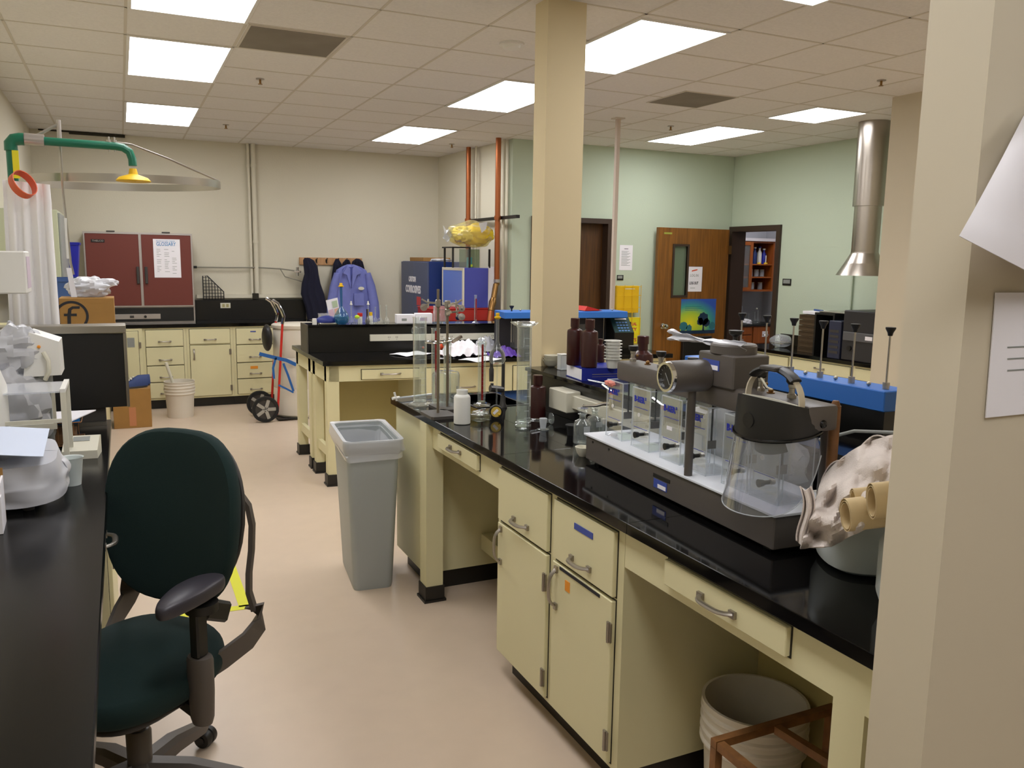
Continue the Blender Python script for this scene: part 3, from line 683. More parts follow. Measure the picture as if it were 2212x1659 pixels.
# ---- black mesh file holder
fh = thing('file_holder', 'black mesh magazine file on the far ledge right of the incubator', 'file holder', (at(462, 648, Y=9.98).x, 9.98, 1.142))
b = B(); Wf = .22
def edge_z(x): return .27 if x < .05 else .27-(x-.05)/(Wf-.05)*.18
for i in range(8):
    x = i*Wf/7; b.box(x-.004-Wf/2, -.004, 0, x+.004-Wf/2, .004, edge_z(x))
for k in range(8):
    z = k*.036
    xm = Wf if z < .09 else .05+(.27-z)/.18*(Wf-.05)
    b.box(-Wf/2, -.004, z, xm-Wf/2, .004, z+.006)
b.tube([(-Wf/2, 0, 0), (-Wf/2, 0, .27), (-Wf/2+.05, 0, .27), (Wf/2, 0, .09), (Wf/2, 0, 0)], .006, 6)
part('mesh_side', b, 'black', fh); part('file_base', B().box(-Wf/2, 0, 0, Wf/2, .055, .006), 'black', fh)
# ================================================================ JAR TESTER ON THE NEAR BENCH
jt = thing('jar_tester', 'dark grey six-place jar stirrer with round dial and lit white base on the nearest bench', 'laboratory stirrer', (1.458, 1.524, TOP+.0005), -.0533)
part('base_box', B().box(0, 0, .012, .24, 1.035, .1, .003), 'jgrey', jt, smooth=False)
part('foot', B().box(.02, .03, 0, .22, .06, .012).box(.02, .97, 0, .22, 1.0, .012), 'rubber', jt, smooth=False)
part('light_plate', B().box(-.006, -.006, .1, .246, 1.042, .107, .001), 'light', jt, 'white frosted top plate', smooth=False)
b = B()
for y in (.08, .25, .42, .6, .78, .95): b.cyl(0, 0, 0, .003, .004, seg=8)
part('base_screw', B().cyl(0, 0, 0, .003, .004, seg=8).map(lambda c: (-c.z, .86+c.x, .085+c.y)), 'black', jt)
part('base_screw', B().cyl(0, 0, 0, .003, .004, seg=8).map(lambda c: (-c.z, .98+c.x, .085+c.y)), 'black', jt)
part('rating_plate', B().box(-.0015, .475, .062, 0, .57, .074), 'black', jt, 'black embossed label', smooth=False)
pl = part('asset_label', B().box(-.0015, .49, .03, 0, .565, .058), 'bluel', jt, 'blue and white asset label', smooth=False)
part('label_patch', B().box(-.0025, .495, .033, -.0015, .54, .045), 'paper', pl, smooth=False)
BX0, BX1, BZ0, BZ1 = .06, .155, .318, .385
part('beam', B().box(BX0, -.03, BZ0, BX1, .935, BZ1, .01, 2), 'jgrey', jt)
part('front_post', B().cyl(.012, .40, .107, .375, .0125, seg=16), 'jgrey', jt)
for y in (.67, .06): part('rear_post', B().cyl(.20, y, .107, .36, .011).rod((.20, y, .35), (.14, y, .35), .012), 'jgrey', jt)
part('post_bracket', B().box(.185, .645, .185, .225, .695, .21), 'jgrey', jt, smooth=False)
part('motor_box', B().box(.052, .265, .38, .175, .435, .475, .004), 'jgrey', jt)
part('motor_disc', B().lathe([(.066, 0), (.066, .022), (.062, .027), (.001, .027)], .113, .35, .475, 32), 'jgrey', jt)
part('disc_knob', B().lathe([(.007, 0), (.007, .02), (.018, .028), (.02, .038), (.001, .04)], .113, .345, .502), 'black', jt)
lb = part('asset_label', B().box(.0505, .33, .425, .052, .41, .455), 'bluel', jt, 'blue asset label with a white strip', smooth=False)
part('label_patch', B().box(.0495, .335, .427, .0505, .375, .44), 'paper', lb, smooth=False)
def alongx(c, y, z): return (c.z, y+c.x, z+c.y)
part('dial_housing', B().lathe([(.043, -.075), (.046, -.07), (.047, 0), (.047, .05), (.04, .06)], seg=32).map(lambda c: alongx(c, .40, .405)), 'jgrey', jt)
rg = part('dial_ring', B().ring([(.036, -.078), (.036, -.083), (.043, -.083), (.045, -.076), (.045, -.068), (.036, -.068)], seg=32).map(lambda c: alongx(c, .40, .405)), 'chrome', jt, 'chrome dial rim')
fcg = part('dial_face', B().cyl(0, 0, -.0765, -.0755, .0358, seg=32).map(lambda c: alongx(c, .40, .405)), 'black', jt, 'black dial face')
tk = B()
for k in range(11):
    a = -.8+k*PI*1.5/10; tk.obox((-.0772, .40+.030*math.cos(a), .405+.030*math.sin(a)), (1, 0, 0), (0, math.cos(a), math.sin(a)), (0, -math.sin(a), math.cos(a)), .0004, .003, .0006)
tk.obox((-.0775, .395, .40), (1, 0, 0), (0, -.6, -.8), (0, .8, -.6), .0004, .02, .0012)
part('dial_marks', tk, 'grey', fcg, smooth=False)
US = [.11, .235, .425, .56, .742, .922]   # the jars stand at uneven gaps
for k, u_ in enumerate(US):
    r = part('stirring_rod', B().cyl(.107, u_, .20, .318, .003, seg=8), 'black', jt)
    part('paddle', B().box(.09, u_-.0015, .175, .124, u_+.0015, .20), 'jgrey', r, smooth=False)
    if k != 2:
        ck = part('chuck', B().lathe([(.012, 0), (.012, .008), (.008, .012), (.008, .026), (.01, .028), (.01, .036)], .107, u_-.02, BZ1), 'steel', jt)
        part('chuck_knob', B().lathe([(.011, .036), (.016, .042), (.017, .054), (.001, .056)], .107, u_-.02, BZ1), 'black', ck, 'black knob')
        part('set_screw', B().sphere((.118, u_-.03, BZ1+.02), .005), 'brass', ck)
    if k < 5: part('ball_screw', B().sphere((.107, u_+.062, BZ1+.007), .007).cyl(.107, u_+.062, BZ1-.001, BZ1+.003, .011), 'brass', jt)
part('cable', B().tube([(.11, .24, .42), (.10, .21, .425), (.10, .18, .40), (.107, .166, .395)], .003, 6), 'offw', jt)
part('power_cord', B().tube([(.24, .05, .03), (.28, .03, .02), (.32, .04, .006), (.34, .10, .006)], .004, 6), 'offw', jt)
part('end_cylinder', B().cyl(.19, .02, .107, .372, .014).lathe([(.012, .372), (.008, .385), (.001, .386)], .19, .02, 0), 'rust', jt, 'rust-brown end post')
# six square clear jars
def square_jar(k, label):
    u_ = US[k]; h = .205; s_ = .056; t_ = .0035
    T = Matrix.Translation((1.458, 1.524, TOP+.1085)) @ Matrix.Rotation(-.0533, 4, 'Z') @ Matrix.Translation((.107, u_, 0))
    t = thing('square_jar', label, 'jar', T.to_translation(), -.0533, 'square clear jars on the stirrer')
    part('jar_wall', B().box(-s_, -s_, 0, -s_+t_, s_, h).box(s_-t_, -s_, 0, s_, s_, h).box(-s_+t_, -s_, 0, s_-t_, -s_+t_, h).box(-s_+t_, s_-t_, 0, s_-t_, s_, h).box(-s_, -s_, 0, s_, s_, .005), 'acry', t, smooth=False)
    e = B()
    for a in (-s_, s_):
        for b_ in (-s_, s_): e.box(a-.0012, b_-.0012, 0, a+.0012, b_+.0012, h)
    e.box(-s_, -s_-.001, h-.003, s_, -s_+.002, h+.0005).box(-s_, s_-.002, h-.003, s_, s_+.001, h+.0005).box(-s_-.001, -s_, h-.003, -s_+.002, s_, h+.0005).box(s_-.002, -s_, h-.003, s_+.001, s_, h+.0005)
    part('jar_edge', e, 'acrye', t, 'bright polished edges', smooth=False)
    xf = -s_-.0012
    text('jar_lettering', 'B-KER', .027, 'inkb', t, (xf, .044, .158), -Y3, Z3, bold=.0009, width=.066)
    text('jar_lettering', '2', .012, 'inkb', t, (xf, -.024, .17), -Y3, Z3, bold=.0004)
    part('fill_line', B().box(xf, -.042, .138, xf+.0008, .042, .1395).box(xf, -.042, .07, xf+.0008, .042, .0715), 'inkb', t, smooth=False)
    if k in (5, 4, 3, 0):
        part('sample_port', B().cyl(0, 0, 0, .002, .007).map(lambda c: (xf-c.z, .01+c.x, .115+c.y)), 'white', t, smooth=False) if k != 3 else None
        if k == 3: part('paper_label', B().box(xf-.0006, -.008, .1, xf, .022, .112), 'paper', t, smooth=False)
    if k == 2: part('frosted_mark', B().box(xf-.0004, -.034, .075, xf, .02, .118), 'acrye', t, 'frosted square mark', smooth=False)
    st = part('stopcock', B().lathe([(.006, 0), (.006, .018), (.009, .02), (.011, .034), (.001, .035)], seg=14).map(lambda c: (-s_-c.z, -.02+c.x, .055+c.y)), 'black', t, 'black drain stopcock')
    part('stopcock_stem', B().cyl(0, 0, -.012, .0, .0075, seg=12).map(lambda c: (-s_-c.z+.004, -.02+c.x, .055+c.y)), 'steel', st)
    return t
for k, lb_ in ((5, 'clear square jar farthest from the camera, under the pink tape'), (4, 'second clear square jar from the far end of the stirrer'), (3, 'clear square jar with a small paper label, third from the far end'),
               (2, 'clear square jar with a frosted square mark, right of the round dial post'), (1, 'clear square jar whose lettering is half hidden by the face shield'), (0, 'clear square jar nearest the camera, behind the visor')):
    square_jar(k, lb_)
# items lying on the stirrer
bg = thing('plastic_strip_bag', 'twisted clear plastic wrapper tied round the stirrer top knob', 'plastic wrapper', tuple(at(1527, 735, X=1.57)))
o = Vector(bg.location)
def wr(p0, p1, w0, w1, sd):
    a, c = at(*p0, X=1.57)-o, at(*p1, X=1.57)-o
    def f(u, v):
        p = a.lerp(c, u); w_ = w0+(w1-w0)*u**.7; k = (v-.5)*w_
        return p+Vector((.012*math.sin(v*9+sd+u*3), 0, k+.006*noise.noise(Vector((u*4, v*4, sd)))))
    return f
part('wrapper_tail', B().sheet(wr((1524, 737), (1447, 722), .008, .035, 1), 14, 8, .001), 'bagw', bg)
part('wrapper_tail', B().sheet(wr((1524, 737), (1607, 748), .008, .03, 4), 14, 8, .001), 'bagw', bg)
tp = thing('pink_tape', 'crumpled pink and white tape on the rim of the farthest square jar', 'tape', tuple(at(1318, 830, X=1.55)))
part('tape_roll', B().blob((0, 0, .003), .012, .028, .010, .5, 4, 9, 20, 12), mat('pink_tape', '#e08878', .6), tp)
part('glass_rod', B().rod((0, .0, .0), (-.02, .12, .0), .003), 'glass', tp)
# face shield hanging over the stirrer
fs = thing('face_shield', 'black face shield with clear visor hanging on the near end of the stirrer', 'face shield', tuple(at(1682, 900, X=1.53)), .0)
A_, B_ = .118, .10
def ell(th, a, b_, z): return Vector((-b_*math.cos(th), a*math.sin(th), z))
def shell(u, v):
    th = (-.62+1.24*u)*PI; f_ = 1-.05*(1-v)**2.0; z = .038-.068*v
    return ell(th, A_*f_, B_*f_, z+.022*math.cos(th)*(1-v)-.02*math.cos(th)*v)
part('crown_shell', B().sheet(shell, 36, 8, .004), 'black', fs)
def rim(th): return ell(th, A_+.003, B_+.003, -.03-.02*math.cos(th))
part('crown_rim', B().tube([rim((-.62+1.24*k/30)*PI) for k in range(31)], .0045, 8), 'blackg', fs, 'glossy black rim')
def visor(u, v):
    th = (-.56+1.12*u)*PI; q = abs(2*u-1); ln = .185*(1-q**5*.75)
    return ell(th, A_+.001+.012*v, B_+.001+.03*v, -.034-.02*math.cos(th)-ln*v)
part('visor', B().sheet(visor, 44, 12, .0012), 'shield', fs, 'clear curved visor')
part('visor_edge', B().tube([visor(k/60, 1) for k in range(0, 61)], .0016, 6), 'acrye', fs)
arc = [Vector((-.02, .098*math.cos(PI*k/18), .036+.088*math.sin(PI*k/18)**.75)) for k in range(19)]
part('head_strap', B().band(arc, .018, .004, upv=(1, 0, 0)), mat('strap_cream', '#cfc5ae', .5), fs, 'cream head strap')
part('brow_strap', B().band([(-.035, .1-.2*k/6, .040+.004*math.sin(PI*k/6)) for k in range(7)], .016, .003, upv=(0, 0, 1)), 'offw', fs, 'cream brow strap')
part('strap_pad', B().tube([p+Vector((-.002, 0, .004)) for p in arc[4:15]], .009, 8, ry=.019), 'black', fs, 'black foam strap pad')
part('strap_knob', B().box(-.05, -.03, .122, .0, .03, .134, .003), 'dgrey', fs)
part('sweat_band', B().band([ell((-.36+.72*k/14)*PI, .062, .05, -.066-.014*math.cos((-.5+k/14)*PI)) for k in range(15)], .028, .003), 'black', fs)
for th in (-.6, .6): part('pivot_knob', B().sphere(tuple(ell(th*PI, A_+.006, B_+.006, .0)), .011), 'blackg', fs)
part('front_boss', B().cyl(0, 0, 0, .01, .02).map(lambda c: (-B_+.008-c.z, .0+c.x, -.002+c.y)), 'black', fs)
# ---- second stirrer, blue, on the far side of the near bench
j2 = thing('jar_tester', 'bright blue topped stirrer with tall black-knobbed rods across the nearest bench', 'laboratory stirrer', (2.2, 1.86, TOP+.0005))
part('base_box', B().box(.0, 0, 0, .30, 1.04, .14, .004), 'epoxy2', j2, smooth=False)
part('back_panel', B().box(.03, .01, .14, .10, 1.03, .262), 'epoxy2', j2, smooth=False)
part('beam', B().box(-.0, -.01, .262, .13, 1.04, .33, .003), 'jblue', j2, 'bright blue beam', smooth=False)
for k in range(6):
    y = .03+.1425*k
    r = part('stirring_rod', B().cyl(.05, y, .33, .52, .0032, seg=8), 'steel', j2)
    part('rod_knob', B().lathe([(.007, .505), (.009, .515), (.016, .528), (.016, .533), (.001, .534)], .05, y), 'black', r, 'black rod knob')
    part('rod_collar', B().cyl(.05, y, .33, .352, .011), 'steel', r)
    if k < 5: part('ball_screw', B().sphere((.05, y+.07, .338), .0075), 'steel', j2)
# black case and papers between the stirrers, on the ledge
bx = thing('instrument_case', 'black rounded case with papers on top behind the stirrer motor', 'case', tuple(at(1585, 806, X=1.98)))
bx.location.z = TOP+.192
part('case_body', B().box(-.08, -.09, 0, .08, .10, .075, .02, 3), 'black', bx)
part('case_label', B().box(-.03, -.07, .0755, .05, .04, .077), 'paper', bx, 'white paper label', smooth=False)
pp = solo('paper_sheet', 'white paper sheets lying on the ledge left of the stirrer motor', 'paper', B().sheet(lambda u, v: ((u-.5)*.18, (v-.5)*.26, .001+.008*math.sin(u*3)*math.sin(v*5)**2+.0035), 8, 8, .001), 'paper', (1.955, 2.30, TOP+.192))
bl = thing('terminal_block', 'small cream connector block beside the visor', 'connector', tuple(at(1782, 945, X=1.75)))
bl.location.z = TOP+.0005
part('block_body', B().box(-.025, -.03, 0, .03, .03, .085, .004), 'offw', bl); part('block_cap', B().box(-.02, -.022, .085, .024, .022, .10, .004), 'white', bl)
cbl = solo('cable', 'thin grey cable arching behind the grey cloth', 'cable', B().tube([(0, 0, 0), (.03, -.09, .04), (.06, -.2, .055), (.08, -.32, .05), (.10, -.45, .02)], .0045, 8), 'grey', tuple(at(1770, 950, X=1.72)))
cbl.location.z -= 0.0
# ---- jugs, cloth and rolled papers beside the partition
def jug(px, py, label, r=.125, h=.20):
    p = at(px, py, Z=TOP); t = thing('jug', label, 'jug', (p.x, p.y, TOP+.0005), .3, 'translucent plastic jugs')
    part('jug_body', B().lathe([(r*.72, 0), (r*.9, .012), (r, .045), (r, h*.75), (r*.9, h*.88), (r*.5, h*1.02), (.028, h*1.1), (.026, h*1.2)], seg=32).map(lambda c: (c.x*(1+.05*math.cos(4*math.atan2(c.y, c.x))), c.y*(1+.05*math.cos(4*math.atan2(c.y, c.x))), c.z)), 'jugp', t, 'milky jug wall')
    part('jug_water', B().lathe([(r*.70, .004), (r*.86, .015), (r*.93, .046), (r*.93, h*.52), (.001, h*.52)], seg=28), glass('jug_water', '#d8e4e4', .5, 1.33, bodycol='#cfdddc'), t, 'water line inside the jug')
    part('jug_cap', B().cyl(0, 0, h*1.2, h*1.3, .03), 'white', t)
    return t
jug(1868, 1218, 'translucent water jug under the grey cloth, beside the partition')
jug(2030, 1345, 'second translucent jug mostly hidden by the partition edge')
gc = thing('cloth', 'crumpled grey-white cloth draped over the water jugs', 'cloth', tuple(at(1850, 1120, X=1.50)))
o = Vector(gc.location)
def cl_fn(u, v):
    """u across, v from the crest down the front"""
    left = 1738-10*v+30*(1-v)*(1-u); px = left+(1990-left)*u
    top = 1062-128*math.sin(min(u*1.0, 1)*PI*.5)**.6; bot = 1185-15*u-60*max(0, u-.25)*2
    py = top+(bot-top)*v
    fold = .020*math.sin(u*24+v*6)*(.4+.6*v)+.035*noise.noise(Vector((u*6, v*5, 2)))+.016*math.sin((u-v)*16)+.012*noise.noise(Vector((u*15, v*13, 7)))
    return at(px, py, X=1.56-.175*math.sin(min(v*1.5, 1)*PI/2)+fold)-o
part('cloth_front', B().sheet(cl_fn, 56, 30, .003), 'cloth', gc)
part('cloth_back', B().sheet(lambda u, v: cl_fn(u, 0)+Vector((.16*v, .02*v, -.13*v*v+.012*math.sin(u*14+v*3))), 30, 10, .003), 'cloth', gc)
part('cloth_corner', B().sheet(lambda u, v: at(1728+24*u+8*math.sin(v*5), 1060+118*v-20*abs(u-.5), X=1.375+.012*math.sin(u*9))-o, 10, 12, .003), 'cloth', gc, 'hanging cloth corner')
def scroll(px, py, X_, rh, rv, label, ln=.34):
    p = at(px, py, X=X_); ax = Vector((.93, -.33, .10)).normalized(); sd = Vector((.33, .93, 0)).normalized(); upv = ax.cross(sd)
    if upv.z < 0: upv = -upv
    pts = []
    for k in range(60):
        a = k/59*2*PI*2.2; q = 1-.3*k/59; pts.append((rh*q*math.cos(a), rv*q*math.sin(a)))
    ring0 = [sd*x+upv*y for x, y in pts]
    def f(u, v):
        i = min(int(u*59), 58); t_ = u*59-i; return ring0[i].lerp(ring0[i+1], t_)+ax*(ln*v-.02*v)
    return solo('paper_roll', label, 'paper roll', B().sheet(f, 59, 2, .0012), 'parch', tuple(p), group='rolled paper sheets by the jugs')
scroll(1826, 1114, 1.33, .026, .037, 'lowest and widest rolled tan paper in front of the grey cloth')
scroll(1842, 1083, 1.365, .015, .028, 'narrow rolled tan paper in the middle of the three rolls')
scroll(1882, 1084, 1.33, .021, .039, 'rolled tan paper with a sheet curled inside, nearest the partition')
# ================================================================ GLASSWARE ON THE NEAR BENCH
def tube_prof(r, h, t=.0025, z0=0): return [(r, z0), (r, z0+h), (r-t, z0+h), (r-t, z0+.004), (.001, z0+.004)]
def grad_cyl(px, py, pytop, r, label, red=False, lip=1.12, base=.055, group='glass cylinders on the near bench', z=TOP, hexb=True, collar=False, zt=None):
    p = at(px, py, Z=z); zt = zt or at(px, pytop, Y=p.y).z; h = zt-z
    t = thing('measuring_cylinder', label, 'measuring cylinder', (p.x, p.y, z+.0005), 0, group)
    part('cylinder_foot', B().lathe([(base, 0), (base, .006), (base*.6, .012), (r*1.1, .018), (r*.6, .024)], seg=6 if hexb else 28), 'glass', t, smooth=not hexb)
    part('cylinder_tube', B().lathe([(r, .018), (r, h-.006), (r*lip, h), (r*lip-.003, h), (r-.0025, h-.008), (r-.0025, .024), (.001, .024)]), 'glass', t)
    b = B()
    for k in range(12):
        zz = .04+(h-.09)*k/11; b.box(-r*.35, -r-.0004, zz, r*(.35 if k % 3 else .6), -r*.93, zz+.0007)
    part('graduation', b, 'acrye', t)
    if red: part('red_stripe', B().band([(-.25*r, -r+.0005, .03), (-.25*r, -r+.0005, h-.012)], r*.55 if r > .02 else r*.6, .001, upv=(1, 0, 0)), 'redline', t, 'red reading stripe')
    if collar: part('glass_stopper', B().lathe([(r*1.2, h-.02), (r*1.2, h-.004), (r*.8, h), (r*1.1, h+.014), (.001, h+.02)]), 'glass', t)
    return t
grad_cyl(907, 874, 685, .034, 'tall clear measuring cylinder on the bench corner beside the grey bin', base=.062)
grad_cyl(1130, 920, 706, .0325, 'tall clear cylinder with a shallow glass dish on top', base=.036, hexb=False)
grad_cyl(941, 872, 709, .022, 'red-striped cylinder left of the ring stand rods', red=True, base=.045)
grad_cyl(966, 878, 737, .019, 'red-striped cylinder inside the big upturned beaker', red=True, base=.04, collar=True)
grad_cyl(1040, 876, 738, .0205, 'red-striped cylinder between the white bottle and the gooseneck tap', red=True, base=.05, collar=True)
p = at(1130, 920, Z=TOP); zt = at(1130, 706, Y=p.y).z
dsh = solo('glass_dish', 'shallow glass dish balanced on the tall cylinder by the column', 'glass dish', B().lathe([(.028, 0), (.045, .004), (.062, .016), (.064, .018), (.058, .018), (.042, .008), (.001, .006)]), 'glass', (p.x, p.y, zt+.002))
bkr = at(963, 878, Z=TOP); bk_h = at(963, 803, Y=bkr.y).z-TOP
t = thing('beaker', 'large glass beaker standing upside down over a red-striped cylinder', 'beaker', (bkr.x, bkr.y, TOP+.0005), 0)
part('beaker_wall', B().ring([(.069, 0), (.071, .004), (.069, .012), (.069, bk_h-.015), (.062, bk_h), (.03, bk_h+.001), (.03, bk_h-.001), (.06, bk_h-.003), (.066, bk_h-.018), (.066, .0)], seg=36), 'glass', t)
def ring_stand(px, py, pytop, label, bw, bl, off):
    p = at(px, py, Z=TOP); zt = at(px, pytop, Y=p.y).z
    t = thing('ring_stand', label, 'ring stand', (p.x, p.y, TOP+.0005), 0, 'ring stands')
    part('stand_base', B().prism([(-bw/2+.01, off), (bw/2-.01, off), (bw/2, off+.012), (bw/2, off+bl-.012), (bw/2-.01, off+bl), (-bw/2+.01, off+bl), (-bw/2, off+bl-.012), (-bw/2, off+.012)], 'z', 0, .014), mat('worn_black_iron', '#4a4540', .5), t, smooth=False)
    part('stand_rod', B().cyl(0, 0, .014, zt-TOP, .0062, seg=14), mat('dull_rod', '#857a68', .4, metal=.6), t, 'dull steel rod')
    return t, zt-TOP
rs1, h1 = ring_stand(946, 898, 625, 'taller ring stand, nearest the bench edge, with a bare top', .13, .18, -.10)
rs2, h2 = ring_stand(966, 884, 655, 'ring stand holding the bright clamps, just behind the taller rod', .13, .19, -.09)
def clampth(hz, label, par, sd):
    t = thing('clamp', label, 'clamp', Vector(par.location)+Vector((0, 0, hz)), sd, 'laboratory clamps')
    part('clamp_boss', B().box(-.012, -.012, -.018, .012, .012, .018, .004).rod((.0, -.012, 0), (0, -.035, 0), .004), 'steel', t)
    part('thumb_screw', B().obox((0, -.036, 0), (0, 1, 0), (1, 0, .4), (-.4, 0, 1), .004, .014, .006).cyl(.045, .0, -.02, .02, .004), 'chrome', t)
    part('clamp_arm', B().rod((0, 0, 0), (.05, .0, .004), .005).obox((.06, 0, .01), (1, 0, .6), (0, 1, 0), (-.6, 0, 1), .018, .008, .003).obox((.062, 0, -.012), (1, 0, -.5), (0, 1, 0), (.5, 0, 1), .018, .008, .003), 'steel', t)
    part('clamp_disc', B().lathe([(.017, 0), (.017, .006), (.006, .008), (.005, .02)]).map(lambda c: (.065+c.x, -.02-c.z, -.02+c.y)), 'alu', t)
    return t
clampth(h2-.005, 'upper bright clamp at the top of the shorter ring stand', rs2, .1)
clampth(h2-.045, 'lower clamp with a round disc on the shorter ring stand', rs2, -.2)
clampth(h1-.065, 'small clamp knob on the tall ring stand rod', rs1, PI*.9)
r3 = thing('support_ring', 'chrome support ring clamped to the ring stand at ledge height', 'support ring', Vector(rs2.location)+Vector((0, 0, .335)), 0)
part('ring_loop', B().tube([(.0-.075+.045*math.cos(2*PI*k/24), -.03+.045*math.sin(2*PI*k/24), 0) for k in range(24)], .004, 8, closed=True), 'chrome', r3)
part('ring_arm', B().rod((-.03, -.03, 0), (.03, 0, .0), .004).obox((.045, -.01, .01), (1, .2, .5), (0, 1, 0), (-.5, 0, 1), .03, .01, .006), 'chrome', r3)
def bottle(name, label, cat, p, r, h, m, neck=.45, nh=.14, cap=None, capm=None, group=None, sh=.10, capr=1.15, caph=.1):
    t = thing(name, label, cat, p, 0, group)
    part('bottle_body', B().lathe([(r*.92, 0), (r, h*.02), (r, h*(1-nh-sh)), (r*.93, h*(1-nh-sh*.5)), (r*neck, h*(1-nh)), (r*neck, h), (r*neck-.003, h), (r*neck-.003, h*(1-nh)), (.001, h*(1-nh))], seg=28), m, t)
    if cap: part('bottle_cap', B().lathe([(r*neck*capr, h*(1-caph)), (r*neck*capr, h*1.01), (r*neck*capr*.9, h*1.02), (.001, h*1.02)], seg=24), cap, t)
    return t
p = at(998, 915, Z=TOP); bottle('plastic_bottle', 'open white wide-mouth plastic bottle beside the ring stand', 'bottle', (p.x, p.y, TOP+.0005), .0375, at(998, 842, Y=p.y).z-TOP, 'natural', neck=.68, nh=.13, sh=.09)
p = at(1160, 903, Z=TOP); bottle('brown_bottle', 'dark brown capped bottle on the bench top beside the tall cylinder', 'bottle', (p.x, p.y, TOP+.0005), .040, at(1160, 812, Y=p.y).z-TOP, 'brownp', neck=.5, nh=.22, sh=.07, cap='brownp', caph=.2)
p = at(1037, 908, Z=TOP)
t = thing('glass_block', 'thick square glass dish beside the white bottle', 'glass dish', (p.x, p.y, TOP+.0005), .3)
part('dish_body', B().box(-.04, -.035, .0, .04, .035, .03, .006, 2), glass('thick_glass', '#d8dcd4', .25, 1.5, bodycol='#8c8878'), t); part('dish_lid', B().box(-.032, -.028, .031, .032, .028, .044, .008, 2), 'glass', t)
p = at(1071, 905, Z=TOP)
t = thing('dial_gauge', 'small black gauge with a yellow dial lying by the glass dish', 'gauge', (p.x, p.y, TOP+.0005), -.35)
part('gauge_case', B().lathe([(.03, -.012), (.033, -.008), (.033, .008), (.03, .012)], seg=24).map(lambda c: (c.x, c.z, .033+c.y)).box(-.03, -.01, 0, .03, .012, .02), 'black', t)
gd = part('gauge_dial', B().lathe([(.024, 0), (.024, .001)], seg=24).map(lambda c: (c.x, -.0125-c.z, .035+c.y)), mat('gauge_yellow', '#d8b850', .5), t, 'yellow dial')
part('gauge_window', B().obox((-.002, -.0142, .036), (1, 0, 1), (0, 1, 0), (-1, 0, 1), .014, .0006, .006), 'paper', gd); part('gauge_knob', B().sphere((.014, -.015, .022), .005), 'yellow', t)
# gooseneck tap
p = at(1086, 880, Z=TOP)
t = thing('gooseneck_tap', 'dark grey gooseneck laboratory tap bending over the bench sink', 'tap', (p.x, p.y, TOP+.0005))
gz = at(1083, 745, Y=p.y).z-TOP
dk = mat('dark_tap', '#4c4a48', .35, metal=.4); M['dk'] = dk
part('tap_base', B().lathe([(.022, 0), (.022, .006), (.014, .02), (.012, .06)]), 'dk', t)
part('tap_spout', B().tube([(0, 0, .05), (0, 0, gz-.07)]+[(-.035+.035*math.cos(a), 0, gz-.07+.05*math.sin(a)) for a in [PI*k/8 for k in range(1, 7)]]+[(-.066, 0, gz-.06), (-.064, 0, gz-.11)], .0085, 12), 'dk', t)
part('tap_nozzle', B().lathe([(.011, 0), (.012, .03), (.012, .06), (.007, .075)], -.064, 0, gz-.18), 'dk', t)
part('tap_handle', B().rod((0, 0, .09), (-.07, .0, .10), .015, .018).rod((-.06, 0, .09), (-.06, 0, .125), .008), 'dk', t)
vf_ = at(1070, 800, Y=3.62); t2 = thing('volumetric_flask', 'upside-down clear flask with a yellow stopper hung by the gooseneck tap', 'flask', (vf_.x-.0, 3.60, TOP+.0005))
fz = at(1071, 790, Y=3.60).z-TOP; ft = at(1071, 690, Y=3.60).z-TOP
part('flask_body', B().lathe([(.001, fz+.01), (.03, fz+.01), (.042, fz+.03), (.036, fz+.065), (.014, fz+.1), (.008, fz+.12), (.0075, ft)], seg=24), 'glass', t2)
part('flask_stopper', B().lathe([(.008, ft), (.016, ft+.006), (.016, ft+.012), (.009, ft+.014), (.009, ft+.03), (.001, ft+.031)]), 'yellow', t2, 'yellow stopper')
part('flask_stand', B().lathe([(.03, 0), (.03, .004), (.004, .006), (.004, fz+.01)]), 'glass', t2)
for q in ((1173, 928, 'small glass stopper standing on the bench before the brown bottle'), ):
    p = at(q[0], q[1], Z=TOP); t = thing('glass_stopper', q[2], 'stopper', (p.x, p.y, TOP+.0005))
    part('stopper_foot', B().lathe([(.026, 0), (.026, .003), (.016, .006), (.001, .006)]), 'glass', t); part('stopper_cone', B().lathe([(.012, .006), (.017, .045), (.017, .05), (.001, .05)]), 'acrye', t)
p = at(1190, 917, Z=TOP); t = thing('glass_condenser', 'clear glass tube with disc end lying across the bench', 'glass tube', (p.x, p.y, TOP+.016))
part('tube_body', B().rod((-.10, .0, .012), (0, 0, .0), .008), 'glass', t); part('tube_disc', B().lathe([(.026, 0), (.026, .003), (.02, .004)]).map(lambda c: (c.z, c.x, .012+c.y)), 'glass', t)
def clear_bottle(px, py, ptop, r, label):
    p = at(px, py, Z=TOP); h = at(px, ptop, Y=p.y).z-TOP
    t = thing('glass_bottle', label, 'bottle', (p.x, p.y, TOP+.0005), 0, 'stoppered clear bottles')
    part('bottle_wall', B().lathe([(r*.9, 0), (r, .004), (r, h*.55), (r*.85, h*.64), (r*.38, h*.70), (r*.38, h*.82), (r*.55, h*.84), (r*.5, h*.84), (r*.3, h*.80), (r*.3, h*.7), (r*.9, h*.55), (r*.9, .006)], seg=28), 'glass', t)
    part('bottle_stopper', B().lathe([(r*.28, h*.78), (r*.34, h*.86), (r*.62, h*.93), (r*.62, h), (.001, h)], seg=20), 'glass', t)
    part('etched_panel', B().box(-.014, -r-.0008, h*.35, .014, -r+.0005, h*.52), 'acrye', t, 'frosted label patch', smooth=False)
    return t
clear_bottle(1257, 958, 882, .036, 'clear stoppered bottle in front of the raceway, left of the stirrer')
clear_bottle(1284, 942, 878, .036, 'second clear stoppered bottle touching the raceway')
